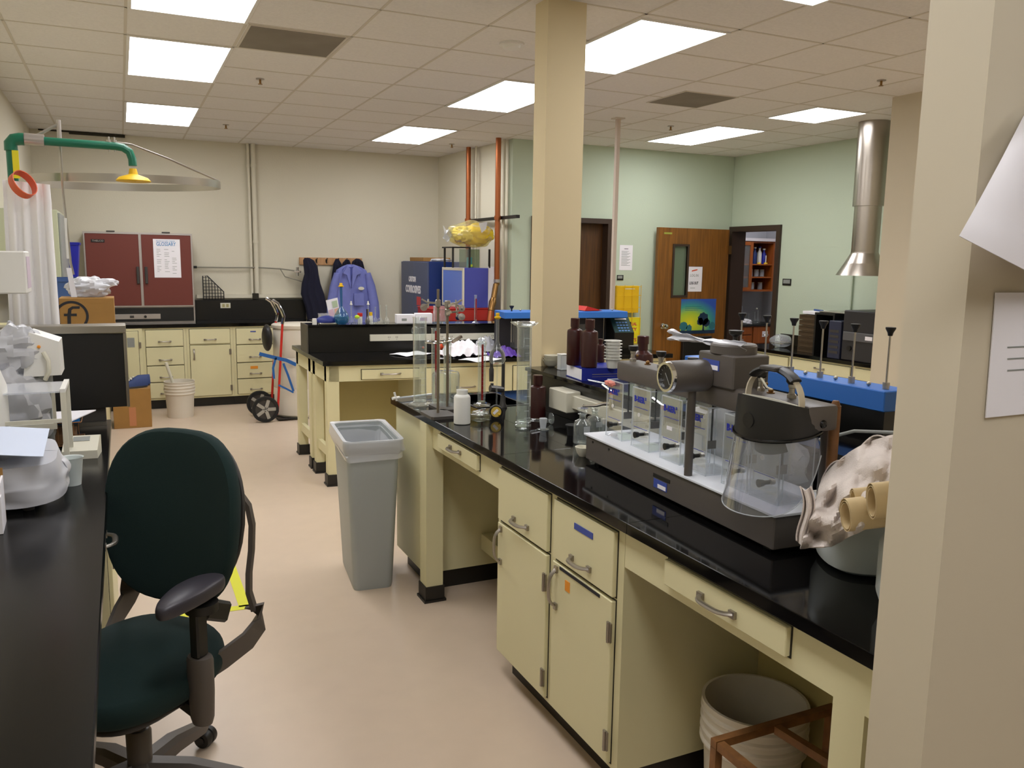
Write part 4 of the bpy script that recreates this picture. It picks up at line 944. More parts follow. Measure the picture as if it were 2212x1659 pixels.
p = at(1303, 943, Z=TOP); bottle('dropper_bottle', 'tiny grey plastic bottle with a white cap by the stirrer corner', 'bottle', (p.x, p.y, TOP+.0005), .019, .075, mat('grey_translucent', '#8f9694', .4), neck=.6, nh=.25, cap='white', caph=.25)
p = at(1262, 985, Z=TOP)
dd = thing('porcelain_dish', 'small white porcelain crucible against the stirrer corner', 'dish', (p.x-.005, p.y, TOP+.0005)); part('dish_bowl', B().lathe([(.016, 0), (.024, .012), (.031, .034), (.0315, .036), (.029, .036), (.02, .01), (.001, .006)]), 'offw', dd)
p = at(1236, 940, Z=TOP)
t = thing('rubber_stopper', 'black rubber stopper on the bench under the raceway', 'stopper', (p.x, p.y, TOP+.0005)); part('stopper_body', B().lathe([(.02, 0), (.025, .04), (.001, .04)]), 'rubber', t); part('stopper_flange', B().cyl(0, 0, .04, .045, .03), 'rubber', t)
p = at(852, 866, Z=TOP)
t = thing('burette', 'long thin glass burette with a white tap lying across the bench corner', 'burette', (p.x, p.y, TOP+.014))
q_ = at(950, 855, Z=TOP)-p
part('burette_tube', B().rod((0, 0, 0), (q_.x, q_.y, 0), .0045), 'acrye', t); part('burette_tap', B().rod((-.012, -.006, -.0), (.03, .012, 0), .008).rod((.012, 0, -.014), (.0, .0, .03), .0055), 'white', t, 'white plastic tap')
# ================================================================ ON THE NEAR LEDGE
LZ = TOP+.1915
bk = thing('book', 'thick dark blue textbook lying on the ledge under the brown bottles', 'book', (1.865, 3.205, LZ), -.12)
bw_, bd_, bh_ = .235, .19, .058
part('book_pages', B().box(.002, .004, .004, bw_-.006, bd_-.004, bh_-.004), 'paper', bk, smooth=False)
cv = part('book_cover', B().box(0, 0, 0, bw_, bd_, .003).box(0, 0, bh_-.003, bw_, bd_, bh_).box(0, -.002, 0, bw_, .003, bh_).map(lambda c: c), 'bookblue', bk, smooth=False)
part('spine_print', B().box(.05, -.0028, .028, .18, -.002, .031).box(.05, -.0028, .018, .18, -.002, .0195).box(.19, -.0028, .014, .2, -.002, .04), 'alu', cv, smooth=False)
BT = LZ+bh_+.001
def on(px, py, z): p = at(px, py, Z=z); return (p.x, p.y, z)
q = on(1240, 788, BT); bottle('brown_bottle', 'left brown plastic bottle standing on the blue textbook', 'bottle', q, .036, at(1240, 689, Y=q[1]).z-BT, 'brownp', neck=.5, nh=.2, sh=.07, cap='brownp', caph=.17, capr=1.16, group='brown plastic bottles')
q = on(1272, 793, BT); bottle('brown_bottle', 'right brown plastic bottle with moulded marks on the blue textbook', 'bottle', q, .0375, at(1272, 692, Y=q[1]).z-BT, 'brownp', neck=.5, nh=.2, sh=.07, cap='brownp', caph=.17, capr=1.16, group='brown plastic bottles')
q = on(1296, 782, BT); bottle('brown_bottle', 'short brown bottle just behind the pair on the blue textbook', 'bottle', q, .022, .11, 'brownp', neck=.5, nh=.2, cap='brownp', group='brown plastic bottles')
q = on(1323, 795, BT); cups0 = None
for k in range(7):
    b = B().lathe([(.024, 0), (.033, .038), (.033, .04), (.041, .041), (.041, .043), (.031, .043), (.022, .003), (.001, .002)], seg=20)
    nm = ['lowest', 'second lowest', 'third lowest', 'middle', 'third highest', 'second highest', 'topmost'][k]
    solo('weighing_cup', 'white flanged plastic cup, %s of the stack on the book' % nm, 'cup', b, 'natural', (q[0]+.002*math.sin(k*3), q[1], BT+.0005+.0138*k), group='stack of white cups')
q = on(1193, 792, LZ)
for k in range(3):
    solo('porcelain_dish', 'small grey-white evaporating dish, %s of the stack by the column' % ['bottom', 'middle', 'top'][k], 'dish', B().lathe([(.016, 0), (.034, .012), (.043, .032), (.045, .034), (.041, .033), (.03, .012), (.001, .006)], seg=24), 'offw', (q[0]-.005+.003*k, q[1]-.0, LZ+.0005+.0125*k), group='stack of evaporating dishes')
q = on(1215, 800, LZ); t = thing('white_beaker', 'white square plastic tub between the dishes and the brown bottles', 'tub', (q[0]+.01, q[1]+.02, LZ+.0005)); part('tub_body', B().box(-.02, -.02, 0, .02, .02, .075, .003), 'acrye', t); part('tub_lid', B().box(-.022, -.022, .075, .022, .022, .08, .002), 'white', t)
bb = at(1388, 775, Y=3.5); bottle('brown_bottle', 'brown plastic bottle on the far half of the bench behind the grey beam', 'bottle', (2.42, at(1388, 770, X=2.42).y, TOP+.0005), .055, at(1388, 728, X=2.42).z-TOP, 'brownp', neck=.48, nh=.2, cap='brownp', group='brown plastic bottles')
# plastic sheeting behind the jars
ps = solo('plastic_sheeting', 'white translucent plastic bag lying behind the clear square jars', 'plastic bag', B().blob((0, 0, .14), .035, .26, .13, .18, 5, 3, 36, 24, flat=.002), 'bagw', (1.79, 2.02, TOP+.0005))
# ================================================================ UNDER THE NEAR BENCH
def bucket(name, label, p, r, h, m='drum', ribs=True, bail=True):
    t = thing(name, label, 'bucket', p, 0, 'white plastic buckets')
    pr = [(r*.86, 0), (r*.87, .01), (r*.95, h*.62)]
    if ribs:
        for k in range(4): z = h*(.64+.085*k); pr += [(r*1.0, z), (r*1.04, z+.006), (r*1.04, z+.012), (r*1.0, z+.018)]
    pr += [(r*1.0, h-.012), (r*1.03, h-.01), (r*1.03, h), (r*.97, h), (r*.83, .008), (.001, .008)]
    part('bucket_wall', B().lathe(pr, seg=40), m, t)
    if bail: part('bail_handle', B().tube([(r*1.03*math.cos(a), r*1.03*math.sin(a)*.25-r*.85*math.sin(a)*.9, h*.8-.06*math.sin(a)) for a in [PI*k/12 for k in range(13)]], .003, 6), 'steel', t)
    return t
bucket('bucket', 'large ribbed white bucket under the nearest bench', (1.635, 1.74, 0), .15, .37, bail=False)
wf = thing('wooden_frame', 'brown wooden box frame standing in front of the big bucket', 'frame', (0, 0, 0))
def bar(p, q, w_=.011): return B().obox((Vector(p)+Vector(q))/2, Vector(q)-Vector(p), Vector((0, 0, 1)) if abs((Vector(q)-Vector(p)).z) < .1 else Vector((0, 1, 0)), (Vector(q)-Vector(p)).cross(Vector((0, 0, 1)) if abs((Vector(q)-Vector(p)).z) < .1 else Vector((0, 1, 0))), (Vector(q)-Vector(p)).length/2, w_, w_)
part('rail', bar((1.32, 1.545, .42), (1.74, 1.545, .42)), 'rust', wf, smooth=False)
part('rail', bar((1.331, 1.53, .42), (1.331, 1.22, .42)), 'rust', wf, smooth=False)
part('rail', bar((1.52, 1.53, .42), (1.55, 1.22, .42)), 'rust', wf, smooth=False)
part('rail', bar((1.73, 1.53, .42), (1.73, 1.22, .42)), 'rust', wf, smooth=False)
for x, y in ((1.331, 1.545), (1.73, 1.545), (1.331, 1.23), (1.73, 1.23)): part('leg', bar((x, y, 0), (x, y, .408)), 'rust', wf, smooth=False)
# ================================================================ FLOOR THINGS
# grey slim bin with its liner
bn = thing('waste_bin', 'tall grey slim waste bin with a clear liner at the bench end', 'bin', (1.087, 4.045, 0), -.10)
def rrect(hx, hy, r, z, n=6, cx=0, cy=0):
    o = []
    for sx, sy, a0 in ((1, 1, 0), (-1, 1, PI/2), (-1, -1, PI), (1, -1, 3*PI/2)):
        for k in range(n+1):
            a = a0+PI/2*k/n; o.append(Vector((cx+sx*(hx-r)+r*math.cos(a), cy+sy*(hy-r)+r*math.sin(a), z)))
    return o
part('bin_body', B().rings([rrect(.095, .20, .03, 0), rrect(.10, .205, .035, .02), rrect(.128, .245, .03, .70), rrect(.128, .245, .03, .745), rrect(.120, .237, .03, .745), rrect(.12, .236, .03, .70), rrect(.092, .195, .03, .02)], cap1=True), 'bingrey', bn)
part('bin_rim', B().rings([rrect(.127, .244, .03, .735), rrect(.142, .258, .035, .735), rrect(.144, .26, .035, .765), rrect(.126, .243, .03, .768), rrect(.124, .241, .03, .735)], closed=True), 'bingrey', bn)
def ln_ring(hx, hy, z, am, sd):
    return [p+Vector((math.cos(math.atan2(p.y, p.x)), math.sin(math.atan2(p.y, p.x)), 0))*am*noise.noise(Vector((math.atan2(p.y, p.x)*5, z*9, sd)))+Vector((0, 0, am*1.5*noise.noise(Vector((p.x*9, p.y*9, sd))))) for p in rrect(hx, hy, .03, z, 10)]
lnr = thing('bin_liner', 'clear plastic liner folded over the rim of the grey bin', 'bin liner', (1.087, 4.045, 0), -.10)
part('liner_skirt', B().rings([ln_ring(.143, .258, .675, .03, 1), ln_ring(.147, .262, .69, .03, 9), ln_ring(.141, .256, .705, .012, 12), ln_ring(.150, .266, .725, .02, 2), ln_ring(.149, .266, .75, .006, 3), ln_ring(.148, .264, .775, .004, 4), ln_ring(.130, .247, .772, .004, 5), ln_ring(.118, .228, .70, .016, 6), ln_ring(.10, .20, .52, .04, 7), ln_ring(.05, .14, .40, .04, 8)], cap0=False, cap1=True), 'linr', lnr)
yt = thing('floor_tape', 'yellow tape square on the floor under the safety shower', 'floor tape', (0, 0, 0))
b = B(); b.obox((.20, 3.89, .0012), (1, -.07, 0), (.07, 1, 0), (0, 0, 1), .27, .025, .0008); part('tape_strip', b, 'yelltape', yt, smooth=False)
part('tape_strip', B().obox((.45, 4.25, .0012), (0, 1, 0), (1, 0, 0), (0, 0, 1), .37, .025, .0008), 'yelltape', yt, smooth=False)
part('tape_strip', B().obox((.20, 4.62, .0012), (1, 0, 0), (0, 1, 0), (0, 0, 1), .25, .025, .0008), 'yelltape', yt, smooth=False)
# white bucket with a rod
bucket('bucket', 'white bucket with a slanting rod by the far cabinets', (.482, 8.99, 0), .145, .37, ribs=True)
solo('stirring_stick', 'pale rod leaning in the far white bucket', 'stick', B().rod((0, 0, 0), (-.135, -.02, .50), .012, .016), 'offw', (.50, 9.03, .06))
# cardboard box with blue shoes
cbx = thing('cardboard_box', 'brown cardboard box on the floor with blue shoes on top', 'cardboard box', (.035, 8.65, 0), -.03)
part('box_body', B().box(-.165, -.13, 0, .165, .22, .37, .002), 'card', cbx, smooth=False)
part('box_flap', B().box(-.165, -.13, .3705, .165, .06, .374).box(-.165, .065, .3705, .165, .22, .374), 'card', cbx, smooth=False)
part('box_print', B().box(-.03, -.1315, .02, .03, -.1302, .20), mat('faded_red_print', '#c08058', .8), cbx, 'faded red print', smooth=False)
def shoe(x, label):
    t = thing('shoe', label, 'shoe', (.05+x*.2, 8.60+x*1.1, .3745), -1.25-x, 'pair of blue shoes')
    b = B(); rr = []
    for k in range(13):
        u = k/12; y = -.13+.26*u; w_ = .042*math.sin(min(1, u*2.2+.12)*PI/2)*(1-.25*max(0, u-.7)/.3); hh = .04+.05*max(0, min(1, (u-.25)/.35)); 
        rr.append([Vector((w_*math.cos(a), y, .018+max(0, math.sin(a))*hh)) for a in [2*PI*j/16 for j in range(16)]])
    part('shoe_upper', b.rings(rr), 'shoe', t)
    part('shoe_sole', B().rings([[Vector((p.x*1.08, p.y*1.03, z)) for p in [Vector((.042*math.cos(a), .13*math.sin(a), 0)) for a in [2*PI*j/20 for j in range(20)]]] for z in (0, .018)]), 'dgrey', t)
    part('shoe_laces', B().box(-.016, -.05, .075, .016, -.035, .085).box(-.016, -.025, .085, .016, -.012, .094), 'white', t)
shoe(.0, 'left blue shoe on the cardboard box, partly behind the black oven'); shoe(.11, 'right blue shoe on the cardboard box, nearer the white bucket')
# hand truck and drum
dr = thing('drum', 'tall white plastic drum strapped to the red hand truck', 'drum', (1.62, 8.62, 0), 0)
part('drum_body', B().lathe([(.235, .02), (.25, .04), (.252, .3), (.248, .31), (.252, .32), (.252, .62), (.248, .63), (.252, .64), (.25, .9), (.24, .925)], seg=40), 'drum', dr)
part('drum_lid', B().lathe([(.256, .92), (.262, .93), (.262, .955), (.245, .965), (.001, .97)], seg=40), 'drum', dr, 'lid with a raised band')
part('drum_base', B().lathe([(.24, .0), (.245, .02), (.001, .02)], seg=40), 'drum', dr)
ht = thing('hand_truck', 'red two-wheeled hand truck with blue webbing strap', 'hand truck', (0, 0, 0))
def hp_(px, py, y=8.36): return at(px, py, Y=y)
for dy in (0, .38):
    a, b_, c_, d_ = hp_(600, 890), hp_(610, 700), hp_(612, 690), hp_(588, 648)
    off = Vector((0, dy, 0))
    part('upright', B().tube([a+off, b_+off], .012, 10), 'redb', ht)
    part('grip', B().tube([b_+off, c_+off+Vector((.005, 0, .03)), hp_(609, 672)+off, hp_(600, 656)+off, d_+off], .017, 10), 'chrome', ht, 'bare metal hooked handle')
    w_ = part('wheel', B().ring([(.10, -.025), (.128, -.025), (.132, 0), (.128, .025), (.10, .025)], seg=36).map(lambda c: (c.x, c.z, c.y)), 'rubber', ht); w_.location = Vector((1.235, 8.36+dy, .1325))
    hb = part('wheel_hub', B().lathe([(.10, -.012), (.10, .012), (.001, .012)], seg=36).map(lambda c: (c.x, c.z, c.y)), 'dgrey', w_)
    sp_ = B()
    for k in range(5):
        a0 = 2*PI*k/5; sp_.obox((.055*math.cos(a0), -.016, .055*math.sin(a0)), (math.cos(a0), 0, math.sin(a0)), (0, 1, 0), (-math.sin(a0), 0, math.cos(a0)), .045, .004, .016)
    sp_.lathe([(.02, -.022), (.02, .0)], seg=16).map(lambda c: c)
    part('wheel_spokes', sp_, mat('hub_grey', '#a8a49a', .5), hb)
part('toe_plate', B().box(1.36, 8.36, .012, 1.66, 8.74, .02), 'black', ht, smooth=False)
part('axle', B().rod((1.235, 8.36, .1325), (1.235, 8.74, .1325), .01).obox((1.28, 8.36, .10), (1, 0, -.3), (0, 1, 0), (.3, 0, 1), .08, .01, .01), 'redb', ht)
part('seat_guard', B().sphere((1.30, 8.55, .83), .13, .38, 1.1, 1.05), 'black', ht, 'black backrest bag')
def S_(*pp): return [at(x, y, Y=8.345) for x, y in pp]
part('strap', B().band(S_((560, 764), (575, 768), (600, 774), (618, 778), (640, 788)), .035, .003, upv=(0, 0, 1)), 'bluestrap', ht)
part('strap', B().band(S_((596, 772), (590, 795), (592, 818)), .022, .003, upv=(1, 0, 0)), 'bluestrap', ht)
part('strap', B().band(S_((612, 785), (622, 810), (634, 845)), .022, .003, upv=(1, 0, 0)), 'bluestrap', ht)
part('strap', B().band(S_((602, 832), (615, 838), (634, 848)), .018, .003, upv=(0, 0, 1)), 'bluestrap', ht)
# ================================================================ ON THE FAR ISLAND
FZ = 1.1305
def fo(px, py, z=FZ): p = at(px, py, Z=z); return Vector((p.x, min(max(p.y, 6.38), 6.52)+SH*(p.x-1.28), z))
def vflask(px, py, ptop, r, label, m='glass', stop=None, liq=None, group='small flasks on the far ledge', z=FZ, neckr=None):
    p = fo(px, py, z); h = at(px, ptop, Y=p.y).z-z; t = thing('volumetric_flask', label, 'flask', p, 0, group); nr = neckr or max(.005, r*.2)
    part('flask_body', B().lathe([(r*.55, 0), (r*.85, r*.25), (r, r*.75), (r*.9, r*1.2), (r*.55, r*1.8), (nr, r*2.3), (nr, h-.004), (nr*1.5, h), (nr, h), (nr*.8, r*2.3), (.001, r*2.2)], seg=24), m, t)
    if liq: part('flask_liquid', B().lathe([(r*.5, .003), (r*.8, r*.27), (r*.95, r*.75), (r*.9, r*1.0), (.001, r*1.0)], seg=24), liq, t, 'blue liquid')
    if stop: part('flask_stopper', B().lathe([(nr, h), (nr*2.1, h+.004), (nr*2.1, h+.01), (nr*1.2, h+.012), (nr*1.1, h+.03), (.001, h+.031)]), stop, t)
vflask(737, 700, 620, .060, 'big blue-tinted flask with a yellow stopper on the far ledge', 'blueglass', 'yellow', 'liqblue', neckr=.010)
vflask(762, 701, 659, .025, 'small clear flask just right of the blue flask', stop='white')
vflask(800, 701, 659, .026, 'small clear flask just right of the amber one', stop='white')
vflask(816, 701, 663, .023, 'small clear flask third from the right end of the flask row')
vflask(827, 701, 659, .024, 'small clear flask second from the right end of the flask row')
vflask(841, 701, 659, .024, 'small clear flask at the right end of the flask row')
vflask(790, 697, 668, .022, 'small amber glass flask between the clear flasks', glass('amber_glass', '#7a3c14', .5, 1.5, bodycol='#3a1c0c'), neckr=.010)
p = fo(775, 701); t = thing('sample_jar', 'squat clear jar with a lime green blob behind the red cap', 'jar', p, 0); part('jar_body', B().lathe([(.022, 0), (.026, .01), (.026, .04), (.02, .05)]), 'glass', t); part('jar_content', B().sphere((0, 0, .055), .02, 1, 1, .8), mat('lime', '#b8d81c', .5), t, 'lime green ball')
p = fo(779, 699); p.y += .06; t = thing('capped_bottle', 'small bottle with a bright red cap among the flasks', 'bottle', p, 0); part('bottle_body', B().cyl(0, 0, 0, .055, .018), 'natural', t); part('bottle_cap', B().cyl(0, 0, .056, .082, .02), 'redb', t)
p = fo(804, 699); p.y += .07; t = thing('capped_bottle', 'small bottle with an orange-yellow cap among the flasks', 'bottle', p, 0); part('bottle_body', B().cyl(0, 0, 0, .06, .016), 'natural', t); part('bottle_cap', B().cyl(0, 0, .061, .088, .013), 'yellow', t)
p = fo(680, 701); t = thing('capped_bottle', 'small white capped tub at the left end of the far ledge', 'bottle', p, 0); part('bottle_body', B().cyl(0, 0, 0, .03, .018), 'white', t); part('bottle_cap', B().cyl(0, 0, .0305, .046, .0165), 'white', t)
p = fo(706, 700); t = thing('instrument_pouch', 'low navy blue hinged case beside the blue flask', 'case', p, -.1); part('case_lid', B().blob((0, .03, .02), .085, .05, .045, .05, 2, 1, 24, 14, flat=.012), mat('navy_plastic', '#1c2a78', .5), t); part('case_tray', B().box(-.06, -.012, 0, .085, .06, .0115, .004), 'offw', t)
# bin and propped leaflet on the back worktop of the far island
q = at(707, 700, Y=6.82); t = thing('plastic_tub', 'clear plastic tub of red things behind the far ledge', 'tub', (q.x, 6.78, TOP+.0005), 0)
part('tub_wall', B().rings([rrect(.05, .05, .01, 0), rrect(.075, .06, .012, .27), rrect(.07, .055, .012, .27), rrect(.045, .045, .01, .004)]), 'film', t); part('tub_content', B().blob((.015, 0, .17), .045, .04, .06, .3, 4, 2, 16, 12), mat('pale_red', '#c86a58', .6), t)
q = at(722, 690, Y=6.70); t = thing('leaflet', 'leaning printed leaflet with coloured blocks behind the blue flask', 'leaflet', (q.x, 6.69, 1.13), 0)
c_ = [at(704, 649, Y=6.69), at(729, 643, Y=6.69), at(737, 690, Y=6.69), at(714, 700, Y=6.69)]; o = t.location.copy(); c_ = [v-Vector((q.x, 6.69, 1.13)) for v in c_]
part('leaflet_sheet', B().quad(*c_, t=.003), 'paper', t, smooth=False)
def lf(u, v): return c_[0].lerp(c_[1], u).lerp(c_[3].lerp(c_[2], u), v)+Vector((0, -.004, 0))
for u0, v0, u1, v1, m_ in ((.45, .1, .9, .38, 'lf_green'), (.05, .42, .45, .7, 'lf_pink'), (.55, .45, .95, .72, 'lf_peach'), (.1, .78, .9, .95, 'lf_lilac')):
    mm = mat(m_, {'lf_green': '#b8c8a8', 'lf_pink': '#d8b8c8', 'lf_peach': '#e0b098', 'lf_lilac': '#c8b8d8'}[m_], .8)
    part('printed_block', B().quad(lf(u0, v0), lf(u1, v0), lf(u1, v1), lf(u0, v1), t=.0006), mm, t, smooth=False)
t = thing('glove_box', 'long white cardboard boxes on the far ledge before the corrosives cabinet', 'box', (1.98, 6.30, FZ), -.13)
part('box_body', B().box(-.02, .0, 0, .13, .09, .07, .002), 'paper', t, smooth=False); part('box_print', B().box(.02, -.0008, .02, .06, 0, .04), 'grey', t, smooth=False)
t = thing('glove_box', 'second long white box, right of its twin on the far ledge', 'box', (2.115, 6.285, FZ), -.13)
part('box_body', B().box(.0, .0, 0, .135, .09, .078, .002), 'paper', t, smooth=False); part('box_print', B().box(.03, -.0008, .02, .09, 0, .045), mat('lilac_print', '#c0a8c8', .8), t, smooth=False)
p = fo(953, 699); t = thing('beaker', 'clear graduated beaker on the far ledge against the red box', 'beaker', p, 0, 'glassware right of the white boxes'); part('beaker_wall', B().lathe([(.05, 0), (.052, .006), (.052, .135), (.055, .14), (.05, .135), (.05, .006), (.001, .006)]), 'glass', t)
p = fo(995, 699); t = thing('eye_wash_bottle', 'small round dark stoppered glass on the far ledge', 'flask', p, 0); part('glass_base', B().lathe([(.026, 0), (.026, .005), (.008, .02), (.016, .03)]), 'glass', t); part('dark_ball', B().sphere((0, 0, .046), .024), mat('dark_navy_glass', '#14163c', .2), t)
t.name = 'glass_stopper'
p = fo(1034, 699); zt = at(1034, 637, Y=p.y).z; t = thing('measuring_cylinder', 'slim red-striped cylinder on the far ledge by the copper pipe', 'measuring cylinder', p); part('cylinder_foot', B().lathe([(.03, 0), (.03, .005), (.012, .012)], seg=6), 'glass', t, smooth=False); part('cylinder_tube', B().lathe([(.011, .012), (.011, zt-FZ-.01), (.014, zt-FZ), (.009, zt-FZ), (.009, .014), (.001, .014)]), 'glass', t); part('red_stripe', B().box(-.005, -.0118, .03, .006, -.0108, zt-FZ-.03), 'redline', t)
# papers, gloves and plastic on the far island top
def isl_(px, py): p = at(px, py, Z=TOP); return Vector((p.x, p.y, TOP+.001))
def crump(name, label, cat, p, sx, sy, h, m, sd, fl=1.0):
    def f(u, v):
        z = h*max(0, 1-((u-.5)**2+(v-.5)**2)*4)*(.6+.8*abs(noise.noise(Vector((u*5, v*5, sd)))))+.012+h*.35*noise.noise(Vector((u*9, v*9, sd)))*fl
        return ((u-.5)*sx+.02*noise.noise(Vector((u*4, v*4, sd+5))), (v-.5)*sy, max(.003, z))
    return solo(name, label, cat, B().sheet(f, 26, 20, .0015), m, p)
crump('crumpled_paper', 'heap of crumpled white paper towels on the far island', 'paper towels', isl_(1000, 768), .34, .22, .13, 'paper', 3)
crump('plastic_wrapper', 'heap of clear plastic wrappers right of the paper towels', 'plastic wrapper', isl_(1022, 762)+Vector((.12, .02, 0)), .22, .18, .12, 'bagw', 8)
crump('nitrile_gloves', 'pile of purple nitrile gloves on the far island', 'gloves', isl_(1088, 771), .22, .16, .07, 'purple', 12)
for px_, py_, lb in ((890, 766, 'flat white sheet at the left of the papers on the far island'), (1040, 778, 'flat white sheet at the front edge of the paper heap')):
    p = isl_(px_, py_); solo('paper_sheet', lb, 'paper', B().sheet(lambda u, v: ((u-.5)*.28, (v-.5)*.2, .004+.006*math.sin(u*5+v*3)**2), 8, 8, .001), 'paper', p, rz=.4, group='loose sheets')
p = isl_(948, 758); p.y -= .0
t = thing('rubber_bulb', 'orange-red pipette bulbs behind the tall cylinders on the far island', 'pipette bulb', p); part('bulb', B().sphere((0, 0, .035), .034), 'orcl', t); part('bulb_tip', B().rod((.03, 0, .03), (.07, -.01, .012), .01, .006), 'orcl', t)
t = thing('rubber_bulb', 'orange-red bulb half behind the tallest clear cylinder', 'pipette bulb', isl_(913, 757)); part('bulb', B().sphere((0, 0, .026), .025), 'orcl', t); part('bulb_tip', B().rod((-.02, 0, .02), (-.05, -.01, .01), .008, .005), 'orcl', t)
p = at(885, 718, Y=6.30); t = thing('round_flask', 'round clear glass bulb left of the tall cylinder, before the far ledge', 'flask', (p.x, 6.16, TOP+.0005)); part('flask_bulb', B().sphere((0, 0, .17), .033), 'glass', t); part('flask_stem', B().rod((0, 0, 0), (0, 0, .14), .008).cyl(0, 0, 0, .004, .03), 'glass', t)
# blue-topped stirrer on the far island
m3 = thing('jar_tester', 'blue-topped stirrer with a slanted keypad panel on the far island', 'laboratory stirrer', (2.60, 5.66, TOP+.0005), -.13)
ML = 1.10
part('base_box', B().box(0, 0, 0, ML, .26, .055, .003), 'epoxy2', m3, smooth=False)
part('back_panel', B().box(.0, .17, .055, ML-.16, .25, .29), mat('dark_panel', '#23232b', .5), m3, smooth=False)
part('beam', B().box(-.0, -.02, .29, ML-.08, .25, .34, .004), 'jblue', m3, 'bright blue beam', smooth=False)
cp = part('control_head', B().prism([(0.0, .0), (.0, .17), (.12, .29), (.25, .29), (.25, 0)], 'x', ML-.18, ML-.01).map(lambda c: c), 'epoxy2', m3, smooth=False)
part('keypad_panel', B().quad((ML-.175, -.001, .172), (ML-.015, -.001, .172), (ML-.015, .118, .291), (ML-.175, .118, .291), t=-.002), mat('keypad_green', '#27433f', .4), cp, 'dark green keypad panel', smooth=False)
kp = B()
for r in range(4):
    for c in range(4):
        x = ML-.13+c*.026; y = .012+r*.02; kp.obox((x, y-.003, y+.174), (1, 0, 0), (0, .7, .7), (0, -.7, .7), .009, .006, .0015)
part('keypad_keys', kp, mat('keys_blue', '#6a9ad8', .4, emit=0), cp, 'pale blue keys', smooth=False)
part('display', B().obox((ML-.09, .094, .272), (1, 0, 0), (0, .7, .7), (0, -.7, .7), .05, .006, .0015), 'paper', cp, smooth=False)
for k in range(6):
    x = .09+k*.155
    part('stirring_rod', B().cyl(x, .09, .10, .29, .003, seg=8), 'steel', m3)
    if k in (0, 3): part('rod_knob', B().lathe([(.006, .34), (.006, .355), (.018, .375), (.018, .382), (.001, .384)], x, .09), 'black', m3)
    part('ball_screw', B().sphere((x+.07, .09, .348), .008), 'steel', m3)
part('rocker_jar', B().box(.55, .03, .056, .68, .15, .24, .003), 'acry', m3, 'clear jar')
part('rocker_jar', B().box(.10, .03, .056, .23, .15, .24, .003), 'acry', m3, 'clear jar')
solo('red_binder', 'red folder lying on top of the blue-topped stirrer', 'folder', B().prism([(0, 0), (.16, 0), (.02, .035)], 'y', 0, .15), 'redb', (3.27, 5.60, TOP+.345))
# ================================================================ ALCOVE SIDE WALL (pipes, lockers)
def vpipe(name, label, x, y, z0, z1, r, m, fit=True):
    t = thing(name, label, 'pipe', (x, y, z0)); part('pipe', B().cyl(0, 0, 0, z1-z0, r), m, t)
    if fit: part('pipe_coupling', B().cyl(0, 0, (z1-z0)*.52, (z1-z0)*.52+.06, r*1.18), m, t)
    return t
vpipe('copper_pipe', 'copper pipe farther into the alcove, running up to the ceiling', 3.655, 8.98, 1.12, CZ, .027, 'copper')
cp_ = thing('copper_pipe', 'nearer copper pipe that bends into a brass valve above the bench', 'pipe', (3.652, 8.143, 0))
def cq(px, py, y): p = at(px, py, Y=y); return p-Vector((3.652, 8.143, 0))
part('pipe', B().tube([(0, 0, CZ), (0, 0, 1.42)], .029, 14), 'copper', cp_)
e0 = cq(1071, 615, 8.12); e1 = cq(1066, 645, 8.08); e2 = cq(1060, 672, 8.03); e3 = cq(1057, 698, 8.0)
part('pipe_elbow', B().tube([(0, 0, 1.43), (0, 0, 1.38), e0, e1], .03, 14), 'brass', cp_)
part('valve_body', B().tube([e1, e1.lerp(e2, .3), e1.lerp(e2, .6), e2], [.032, .042, .036, .03], 14), 'brass', cp_, 'brass valve')
part('pipe_tail', B().tube([e2, e3, e3+Vector((-.01, -.01, -.08))], .028, 14), 'copper', cp_)
for z in (1.40, ): part('pipe_union', B().cyl(0, 0, z, z+.035, .036, seg=8), 'alu', cp_, 'bright ring')
st_ = thing('pipe_strut', 'black slotted strut clamping the two copper pipes to the wall', 'bracket', (3.63, 8.5, 2.085))
part('strut_channel', B().box(.055, -.75, -.016, .095, .62, .016), 'black', st_, smooth=False)
for y in (8.143, 8.98): part('pipe_clamp', B().lathe([(.036, -.02), (.036, .02)], .022, y-8.5, 0), 'copper', st_)
vpipe('conduit', 'thin white conduit beside the farther copper pipe', 3.70, 8.86, 1.5, CZ, .012, 'wall', False)
vpipe('conduit', 'white conduit beside the nearer copper pipe', 3.745, 8.2, .9, CZ, .018, 'wall', False)
tb = thing('side_table', 'low cream side cabinet along the alcove wall behind the island', 'cabinet', (3.0, 8.15, 0))
part('table_body', B().box(0, .02, .08, .66, .66, .95), 'cream', tb, smooth=False); part('table_top', B().box(-.02, 0, .95, .67, .68, .985), 'epoxy2', tb, smooth=False)
rb = thing('red_box', 'long red metal box under the violet-blue locker', 'box', (2.93, 8.2, .986)); part('box_body', B().box(0, 0, 0, .72, .45, .125, .006), 'red', rb, smooth=False); part('box_lid', B().box(-.005, -.005, .1255, .725, .455, .14, .004), 'red', rb, smooth=False)
lk = thing('locker', 'violet-blue steel locker with a pale-framed door on the red box', 'locker', (3.30, 8.2, 1.127))
part('locker_body', B().box(0, 0, 0, .275, .64, .425, .003), 'vblue', lk, smooth=False)
d = part('locker_door', B().box(-.014, .03, .03, -.001, .61, .395, .002), 'vblue2', lk, 'lighter blue door', smooth=False)
part('door_frame', B().box(-.016, 0, 0, 0-.0005, .03, .425).box(-.016, .61, 0, -.0005, .64, .425).box(-.016, .03, .395, -.0005, .61, .425).box(-.016, .03, 0, -.0005, .61, .03), 'offw', d, 'pale frame', smooth=False)
solo('foam_board', 'white upright board leaning right of the violet-blue locker', 'board', B().box(0, 0, 0, .085, .03, .44), 'paper', (3.585, 8.22, 1.128), smooth=False)
